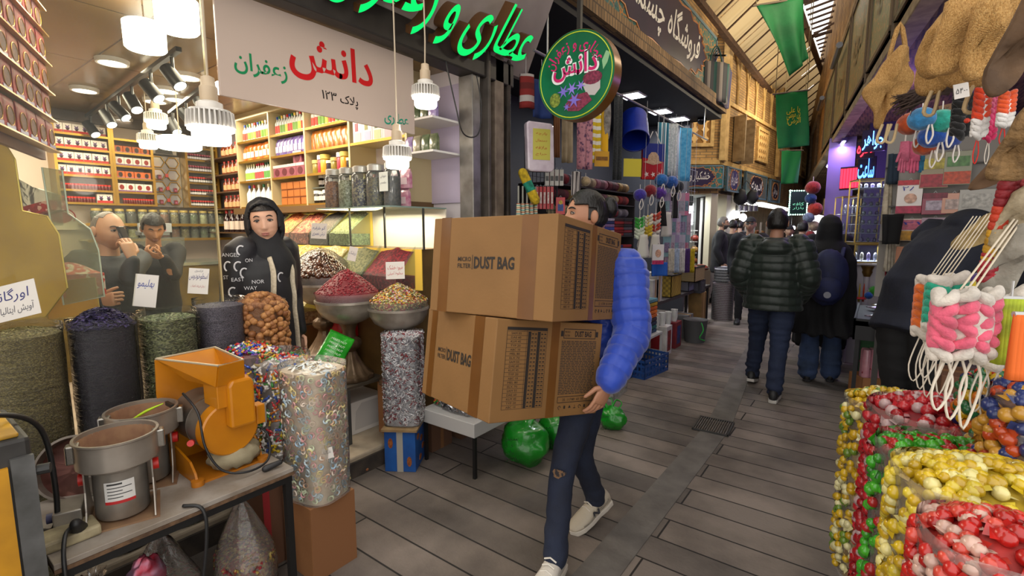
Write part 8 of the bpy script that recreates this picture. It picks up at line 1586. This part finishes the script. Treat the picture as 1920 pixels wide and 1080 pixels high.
for i in range(5):
    q=b+X*(-.1+.07*(i%3)+.03*(i//3))+CY*(.06*(i//3)-.04); t=thing('wrapped_roll','pink patterned wrapped roll standing in the brown box, %s'%['front left','front middle','front right','back left','back right'][i],'roll',q+Z3*.012,0,'pink wrapped rolls'); G().lathe([(.03,0),(.033,.01),(.033,.43),(.026,.45),(.01,.452)],16).o('roll',mat('c8909a',.3,0,'b87a88',14,coat=.5),t,sm=40); g=G(); 
    for j in range(7): a=U(0,6.28); z=U(.05,.4); g.sph((.033*cos(a),.033*sin(a),z),.011,(.5,.5,1),6)
    g.o('flower_print',mat('8a1c2c',.5),t)
p=PD(1638,632,4.9); t=thing('green_carton','green printed carton under the table edge with pink fluff on it','box',V((p.x,p.y,0))); G().box(-.15,.15,-.12,.12,0,.55).o('carton',mat('1f5a2a',.6,0,'174a20',9),t); G().box(-.08,.08,-.1215,-.12,.42,.52).o('dark_print',mat('1a1a1a'),t)
t=thing('fluff_heap','heap of pink fluffy puffs on the green carton','puffs',V((p.x,p.y,.552))); G().sph((0,0,.05),.11,(1.2,.9,.6),18,fn=lambda d:1+.2*NZ.noise(d*5)).o('fluff',mat('c87880',.95,0,'d89aa0',18,.8,40),t,sm=1)['kind']='stuff'
# jewellery cases
def vitrine(label,x0,x1,ytop,ybot,d,rows,group='jewellery show cases'):
    a=PD(x0,ybot,d); k=d/940; w=(x1-x0)*k; h=(ybot-ytop)*k; X=CX*.95+CY*-.3; X.normalize(); N=X.cross(Z3); c=a+X*w/2; t=thing('jewellery_case',label,'display case',V((c.x,c.y,c.z)),0,group); D=.3
    def q(x,n): return a+X*x-N*n
    g=G()
    for x in (0,w):
        for n in (0,D): g.bar(q(x,n),q(x,n)+Z3*h,.014)
    for z in (0,h):
        g.bar(q(0,0)+Z3*z,q(w,0)+Z3*z,.014); g.bar(q(0,D)+Z3*z,q(w,D)+Z3*z,.014); g.bar(q(0,0)+Z3*z,q(0,D)+Z3*z,.014); g.bar(q(w,0)+Z3*z,q(w,D)+Z3*z,.014)
    g.o('gold_frame',mat('b89a50',.3,.8),t,w=True)
    for r_ in range(rows):
        z=h*(r_+.02)/rows
        g=G(); g.add([q(.01,.01)+Z3*z,q(w-.01,.01)+Z3*z,q(w-.01,D)+Z3*z,q(.01,D)+Z3*z,q(.01,.01)+Z3*(z+.008),q(w-.01,.01)+Z3*(z+.008),q(w-.01,D)+Z3*(z+.008),q(.01,D)+Z3*(z+.008)],[(3,2,1,0),(4,5,6,7),(0,1,5,4),(1,2,6,5),(2,3,7,6),(3,0,4,7)]); g.o('glass_shelf',mat('c0c4d0',.2),t,w=True)
        for j in range(5):
            cc=random.choice(['b8b8c0','d8d8e0','8a7ab0','c0b8a8','9a9aa8']); o=G().sph((0,0,0),.5,(w*.13,.05,h/rows*.5),8).o('watch',mat(cc,.2,.6),t,sm=1); o.location=q(w*(j+.5)/5,.08)+Z3*(z+h/rows*.3)-t.location
    g=G(); g.prism([(0,0),(w,0),(w,h),(0,h)],0,.003,a,X,Z3); g.o('glass_front',film('e8eef0',.05,.25,.02,4,0),t,w=True)
    lamp('case_fill','AREA',c+Z3*(h-.03)-N*.15,3.5,(.95,.95,1),w*.8,(0,0,0),.2); return t
vitrine('tall gold framed glass case of watches behind the trinket table',1602,1654,336,455,5.6,7); vitrine('low glass case of silver jewellery on the white pedestal',1601,1656,458,492,5.55,1); vitrine('gold framed glass case partly hidden behind the tall one',1572,1602,368,470,7.0,3)
p=PD(1628,492,5.6); t=thing('pedestal','white fluted pedestal with gold capital under the glass case','pedestal',V((p.x,p.y,0))); G().box(-.22,.22,-.16,.2,0,p.z-.02).o('pedestal_body',mat('b0aab4',.5),t); G().box(-.25,.25,-.19,.22,p.z-.02,p.z-.003).o('pedestal_top',mat('c0bcc0',.5),t)
for x in (-.16,.0,.16): G().tube([(x,-.17,0),(x,-.17,p.z-.14)],.028,10).o('fluted_column',mat('c0bac4',.5),t,sm=40); G().lathe([(.03,p.z-.15),(.05,p.z-.1),(.045,p.z-.08),(.065,p.z-.03)],12,(x,-.17,0)).o('gold_capital',mat('7a5a2a',.4,.6),t,sm=40)
# purple lit front, tube lights and lit signs
pv=mat('7a5ab0',.5); p=PD(1565,450,8.5); struct(G().box(p.x-.18,p.x+.2,p.y-.1,p.y+.3,0,3.05).o('trim_15',mat('8f78b8',.5)))
struct(rslab(G(),8.9,9.0,.35,2.3,0,3.05).o('wall_right_mid',mat('3a2f52',.7)))
vio=(.45,.25,1)
for i,(x,y) in enumerate(((1578,272),(1566,292),(1554,309))):
    c=PZ(x,y,2.93); t=thing('tube_light','white tube light under the violet soffit, %s of three'%['nearest','middle','farthest'][i],'lamp',c,0,'tube lights under the violet soffit'); G().bar(c-dR*.42+Z3*.03,c+dR*.42+Z3*.03,.07,.04).o('housing',mat('5a4a8a',.5),t,w=True); G().tube([c-dR*.4,c+dR*.4],.018,8).o('tube',mat('f0ecff',.5,em=14),t,w=True); lamp('tube_lamp','AREA',c-Z3*.03,16,(.62,.45,1),.8,(0,0,atan2(dR.y,dR.x)),.06)
lamp('violet_lamp','POINT',RL(6.5,.45,2.8),14,vio,.08); lamp('violet_lamp','POINT',RL(8.2,.5,2.3),12,vio,.08)
def neon(label,x0,y0,x1,y1,d,col,s,kind,em=5):
    p,k=pxw((x0+x1)/2,(y0+y1)/2,d=d); w=(x1-x0)*k; h=(y1-y0)*k; X=(dR*-1).normalized(); X=(CX*.6-CY*.8).normalized(); t=thing('neon_sign',label,'sign',p-Z3*h/2,0,'small lit signs on the right shop'); G().prism(sq(-w*.9,w*.9,-h*.6,h*.6),-.03,-.01,p,X,Z3).o('backing',mat('241a34',.4),t,w=True)
    g=G()
    if kind=='bars':
        for i in range(7): g.prism([(-w*.8+i*w*.23,-h*.5),(-w*.8+i*w*.23+w*.16,-h*.5),(-w*.8+i*w*.23+w*.16,h*.5),(-w*.8+i*w*.23,h*.5)],0,.02,p,X,Z3)
    else: put(g,fa(s),p,X,Z3,w=w*1.6,h=h,lift=.004,bold=.01)
    g.o('glowing_letters',mat(col,.4,em=em),t,w=True); return t
neon('glowing red lettered sign on the dark shop front beside the column',1585,316,1606,352,7.2,'ff2a40','عینک','bars',3); neon('blue neon script below the red one over the glass case',1616,298,1632,334,6.2,'4a8aff','ساعت','t',6); neon('red neon word above the tall glass case',1614,268,1630,294,6.0,'ff2a3a','نقره','t',5); neon('blue neon word at the top right of the violet shop',1627,246,1648,280,5.8,'5aa0ff','جواهر','t',6)
# hanging decorations and green lit board further down
for i,(x,y,c,n,r) in enumerate(((1524,352,'a8241c','red',13),(1520,372,'2a4a8a','blue',10),(1528,392,'c83a20','orange red',13),(1516,408,'8a9ab8','pale blue',10),(1526,424,'b8a080','cream',10),(1519,440,'9a2a2a','dark red',8))): p,k=pxw(x,y,d=8.6); ball('yarn_pompom','%s pompom in the hanging string by the violet shop'%n,p,r*k,c,'string of pompoms by the violet shop',False,'pompom')
p,k=pxw(1497,380,d=12); X=(CX*.98-CY*.2).normalized(); t=thing('led_board','dark board edged with green white lights down the alley','sign',p-Z3*.3); Hh=23*k; W=16*k; G().bar(p-X*W*.8-Z3*Hh,V((p.x-X.x*W*.8,p.y-X.y*W*.8,0)),.03).bar(p+X*W*.8-Z3*Hh,V((p.x+X.x*W*.8,p.y+X.y*W*.8,0)),.03).o('stand_leg',iron,t,w=True)
G().prism(sq(-W,W,-Hh,Hh),-.04,0,p,X,Z3).o('board',mat('0f2a1c',.4,em=.0),t,w=True); g=G()
for i in range(14):
    for s in (-1,1): g.sph(p+X*W*s*.96+Z3*Hh*(-1+2*i/13),.016,(1,1,1),6)
for i in range(9):
    for s in (-1,1): g.sph(p+X*W*(-1+2*i/8)+Z3*Hh*s*.97,.016,(1,1,1),6)
g.o('light_string',mat('b8ffe0',.5,em=9),t,w=True); g=G(); [put(g,fa(s),p+Z3*Hh*(-.1-.35*i)+X.cross(Z3)*.002,X,Z3,w=W*1.2,h=Hh*.25) for i,s in enumerate(('کافه','بازار'))]; g.o('board_lettering',mat('7ad8a0',.5,em=.6),t,w=True)
# ================================================================ flags and the far end
fg=mat('0d6a34',.7,0,'0a5a2b',5,.2,30)
def flag(label,q,d,m=fg,amp=.03,txt_=None):
    """cloth through four picture corners at depth d: q = tl,tr,br,bl"""
    P=[PD(x,y,dd) for (x,y),dd in zip(q,d)]; c=(P[0]+P[1]+P[2]+P[3])/4; t=thing('flag',label,'flag',V((c.x,c.y,min(p.z for p in P))),0,'green flags hung across the alley'); N=(P[1]-P[0]).cross(P[3]-P[0]).normalized(); ph=U(0,6)
    fn=lambda a,b:(P[0]*(1-a)+P[1]*a)*(1-b)+(P[3]*(1-a)+P[2]*a)*b+N*amp*sin(a*9+b*3+ph)*(.3+b)
    G().sheet(fn,20,20,.004).o('cloth',m,t,w=True,sm=1); G().tube([fn(0,0)+CX*-.04,fn(1,0)+CX*.04],.012,8).o('pole',mat('6a5a48',.5),t,w=True)
    for q in (fn(0,0),fn(1,0)): G().tube([q,V((q.x,q.y,min(5.72,4.94+max(0,q.x+2.5)*.76)))],.006,5).o('rope',mat('8a7a5a',.8),t,w=True)
    if txt_:
        X=(P[1]-P[0]).normalized(); Y=(P[0]-P[3]).normalized(); w=(P[1]-P[0]).length; h=(P[0]-P[3]).length; n2=X.cross(Y)
        g=G()
        for i,s in enumerate(txt_): put(g,fa(s),c+Y*h*(.16-.1*i)+n2*.035,X,Y,w=w*.42,h=h*.13,sl=.1,bold=.008)
        g.o('yellow_lettering',mat('c8b81e',.6),t,w=True)
    return t
flag('largest green flag waving near the skylights',((1417,12),(1506,-6),(1515,110),(1484,142)),(6.0,6.0,6.1,6.0),amp=.05)
flag('middle green flag with yellow calligraphy hanging down the alley',((1454,177),(1514,168),(1516,273),(1459,279)),(7.6,7.6,7.6,7.6),mat('0f7a34',.7,0,'0c6a2c',5,.2,30),amp=.02,txt_=('یا علی','بن موسی','الرضا'))
flag('lowest plain green flag below the lettered one',((1466,282),(1502,282),(1497,344),(1463,345)),(9.6,9.6,9.6,9.6),mat('107a36',.7),amp=.02)
# bright nut shop on the corner
n0=V((A0.x,A0.y,0)); nA=V((dA.y,-dA.x,0))
def onA(x,out,z): return A1+dA*x+nA*out+Z3*z      # x along the corner wall from its right end, out towards us
t=thing('nut_shelves','white lit shelves of packed nuts inside the corner shop','shelf',onA(-.9,-.6,0)); wl=mat('d8d8d4',.5)
for z in (.5,.75,1.0,1.25,1.5): G().prism([(-1.5,0),(-.1,0),(-.1,.3),(-1.5,.3)],z-.02,z,A1+nA*-.8,dA,Z3.cross(dA)*-1 if (dA.cross(Z3.cross(dA)*-1)).z>0 else Z3.cross(dA)).o('shelf_board',wl,t,w=True)
for x in (-1.5,-.8,-.1): a=A1+dA*x+nA*-.62; G().bar(a+Z3*.0,a+Z3*2.2,.05).o('upright',wl,t,w=True)
for r_,z in enumerate((.5,.75,1.0,1.25)):
    for i in range(6):
        c=['a8703a','8a4a24','c8a060','b88a4a','6a7a3a','9a3a2a'][(i+r_*2)%6]; q=A1+dA*(-1.4+i*.24)+nA*-.68+Z3*z; n=['tan','brown','cream','golden','green','rust'][(i+r_*2)%6]
        t=thing('nut_pack','%s nut pack on the %s board of the bright corner shop'%(n,['lowest','second','third','top'][r_]),'packet',q,0,'nut packs in the corner shop, %s board'%['lowest','second','third','top'][r_]); G().sph((0,0,.075),.09,(1,.7,.8),10).o('pouch',mat(c,.4,0,shade(c,.7),30),t,sm=1); G().tube([(0,0,.14),(0,0,.17)],[.03,.045],8).o('knot',mat('c8c4bc',.4),t)
G_=struct(slab(G(),A0+nA*-1.3,A1+nA*-1.3,0,2.3,.05).o('wall_nut_shop',mat('c8ccc8',.6))); 
t=thing('lit_advert','bright white and green advert panels over the nut shelves','poster',onA(-.8,-1.2,1.6)); G().prism([(-1.5,1.62),(-.85,1.62),(-.85,2.1),(-1.5,2.1)],0,.03,A1+nA*-1.2,dA,Z3).o('green_panel',mat('b0d8b0',.5,em=.8),t,w=True); G().prism([(-.8,1.62),(-.1,1.62),(-.1,2.1),(-.8,2.1)],0,.03,A1+nA*-1.2,dA,Z3).o('white_panel',mat('f0f4f8',.5,em=2.5),t,w=True); G().prism(circ(-1.0,1.75,.1,.08),.03,.035,A1+nA*-1.2,dA,Z3).o('purple_print',mat('7a4a9a',.5,em=.4),t,w=True)
t=thing('shop_blackboard','dark chalkboard banner across the nut shop front','board',onA(-.9,.0,2.05)); G().prism([(-1.7,2.0),(-.5,2.0),(-.5,2.2),(-1.7,2.2)],0,.03,A1+nA*.02,dA,Z3).o('board',mat('2a3434',.6),t,w=True); g=G(); [put(g,fa(s),A1+dA*-1.1+nA*.055+Z3*(2.14-.07*i),dA,Z3,w=.9,h=.04) for i,s in enumerate(('آجیل و خشکبار','پسته و بادام'))]; g.o('chalk_lettering',mat('8a9a94',.6),t,w=True)
t=thing('goods_counter','low counter heaped with nut trays before the corner shop','counter',onA(-.9,.3,0)); G().prism([(-1.6,0),(-.2,0),(-.2,.7),(-1.6,.7)],-.2,.2,A1+nA*.2,dA,Z3).o('counter_body',mat('6a5a48',.7),t,w=True)
for i,c in enumerate((('8a3a24','b86a3a'),('c8a868','a8844a'),('5a6a34','8a9a5a'),('b04a34','7a2a20'))): q=A1+dA*(-1.45+.37*i)+nA*.2+Z3*.702; t=thing('nut_tray','tray heaped with %s on the corner shop counter'%['rust coloured nuts','tan nuts','green raisins','red berries'][i],'tray',q,0,'nut trays on the corner counter'); G().sph((0,0,.03),.16,(1,1,.5),14).o('heap',gran(list(c),40),t,sm=1)['kind']='stuff'; G().lathe([(.14,0),(.17,.04),(.165,.045),(.13,.01)],18).o('tray_rim',mat('a8a8a8',.4,.5),t,sm=40)
lamp('nut_shop_light','AREA',onA(-.9,-.5,2.2),45,(.95,1,.98),1.2,(0,0,0),.5); struct(slab(G(),A0+nA*-.25,A1+nA*-.25,2.24,2.3,1.05).o('ceiling_nut_shop',mat('c0c4c0',.6)))
# shop fronts below the brick building
struct(slab(G(),A1-dA*.12,A1+dB*.05,0,2.3,.2).o('trim_16',mat('b8b09a',.6))); struct(slab(G(),A1+dB*.6,A1+dB*1.2,0,2.3,.2).o('trim_17',mat('a8a08a',.6)))
struct(slab(G(),A1+dB*.05-nB*.9,C1-nB*.9,0,2.3,.1).o('wall_far_shops',mat('5a5248',.8,0,'3a342e',3))); struct(slab(G(),A1+dB*.05,B1,2.26,2.32,1.0).o('ceiling_far_shops',mat('3a342e',.8)))
G_=None
for i in range(6):
    q=A1+dB*(1.5+i*.62)-nB*.4; t=thing('shop_rack','dim rack of goods under the brick front, %s from the corner'%['first','second','third','fourth','fifth','sixth'][i],'rack',q,0,'dim racks under the brick front')
    for z in (.5,.9,1.3): G().box(-.22,.22,-.15,.15,z-.02,z).o('shelf_board',mat('6a5a48',.6),t)
    for x in (-.22,.2): G().box(x,x+.02,-.15,.15,0,1.7).o('upright',mat('5a4a3c',.6),t)
    for z in (.5,.9,1.3): G().sph((0,0,z+.1),.1,(1.8,1,.9),12,fn=lambda d:1+.2*NZ.noise(d*4)).o('goods',gran(random.choice([['8a3a24','b8844a'],['6a6a5a','a89a84'],['4a5a6a','8a94a0']]),20),t,sm=1)['kind']='stuff'
for i,(x,y,d,s) in enumerate(((1381,398,11,.075),(1393,404,12,.085),(1474,412,13,.06),(1488,424,14,.05),(1483,438,13,.04))):
    p=PD(x,y,d); t=thing('far_bulb','bright bare bulb glowing down the alley, %s from the corner'%['first','second','third','fourth','fifth'][i],'lamp',p-Z3*.05,0,'bare bulbs down the alley'); G().sph((0,0,0),s,(1,1,1.1),14).o('bulb',mat('f4faff',.5,em=22),t,sm=1); G().tube([(0,0,s),(0,0,s+.06)],.02,8).o('socket',mat('3a3a3a'),t); G().tube([(0,0,s+.06),(0,0,2.28-p.z+.05)],.005,5).o('cable',mat('2a2a2a'),t)
    if i<3: lamp('bulb_glow','POINT',p-Z3*(s+.05),22,(.9,.96,1),.05)
for i in range(4): p=PD(1386+i*9,388,11.2); t=thing('hanging_pot','silver metal pot hanging under the brick front, %s of the row'%['first','second','third','last'][i],'pot',p-Z3*.1,0,'metal pots under the brick front'); G().lathe([(.05,0),(.09,.01),(.09,.12),(.095,.125),(.08,.12)],16).o('pot',mat('9a9894',.25,.8),t,sm=40); G().tube([(-.09,0,.12),(0,0,.2),(.09,0,.12)],.006,6,k=3).o('handle',mat('5a5a5a',.4,.6),t)
t=thing('hanging_bags','black bags hanging from the corner eave','bags',PD(1388,370,10.8)); G().sph((0,0,0),.14,(1,.6,1.3),14,fn=lambda d:1+.2*NZ.noise(d*3)).sph((.22,.1,0),.12,(1,.6,1.3),14,fn=lambda d:1+.2*NZ.noise(d*3+V((3,0,0)))).o('bag_body',mat('141416',.6),t,sm=1); G().tube([(0,0,.15),(.1,.05,.35),(.22,.1,.14)],.01,6,k=3).o('cord',mat('2a2a2a'),t)
lamp('far_fill','AREA',(-1.6,20,2.2),60,(1,.9,.75),1.5,(0,0,0),6)
for m_ in bpy.data.scenes: 
    if m_.name=='bench': bpy.data.scenes.remove(m_)
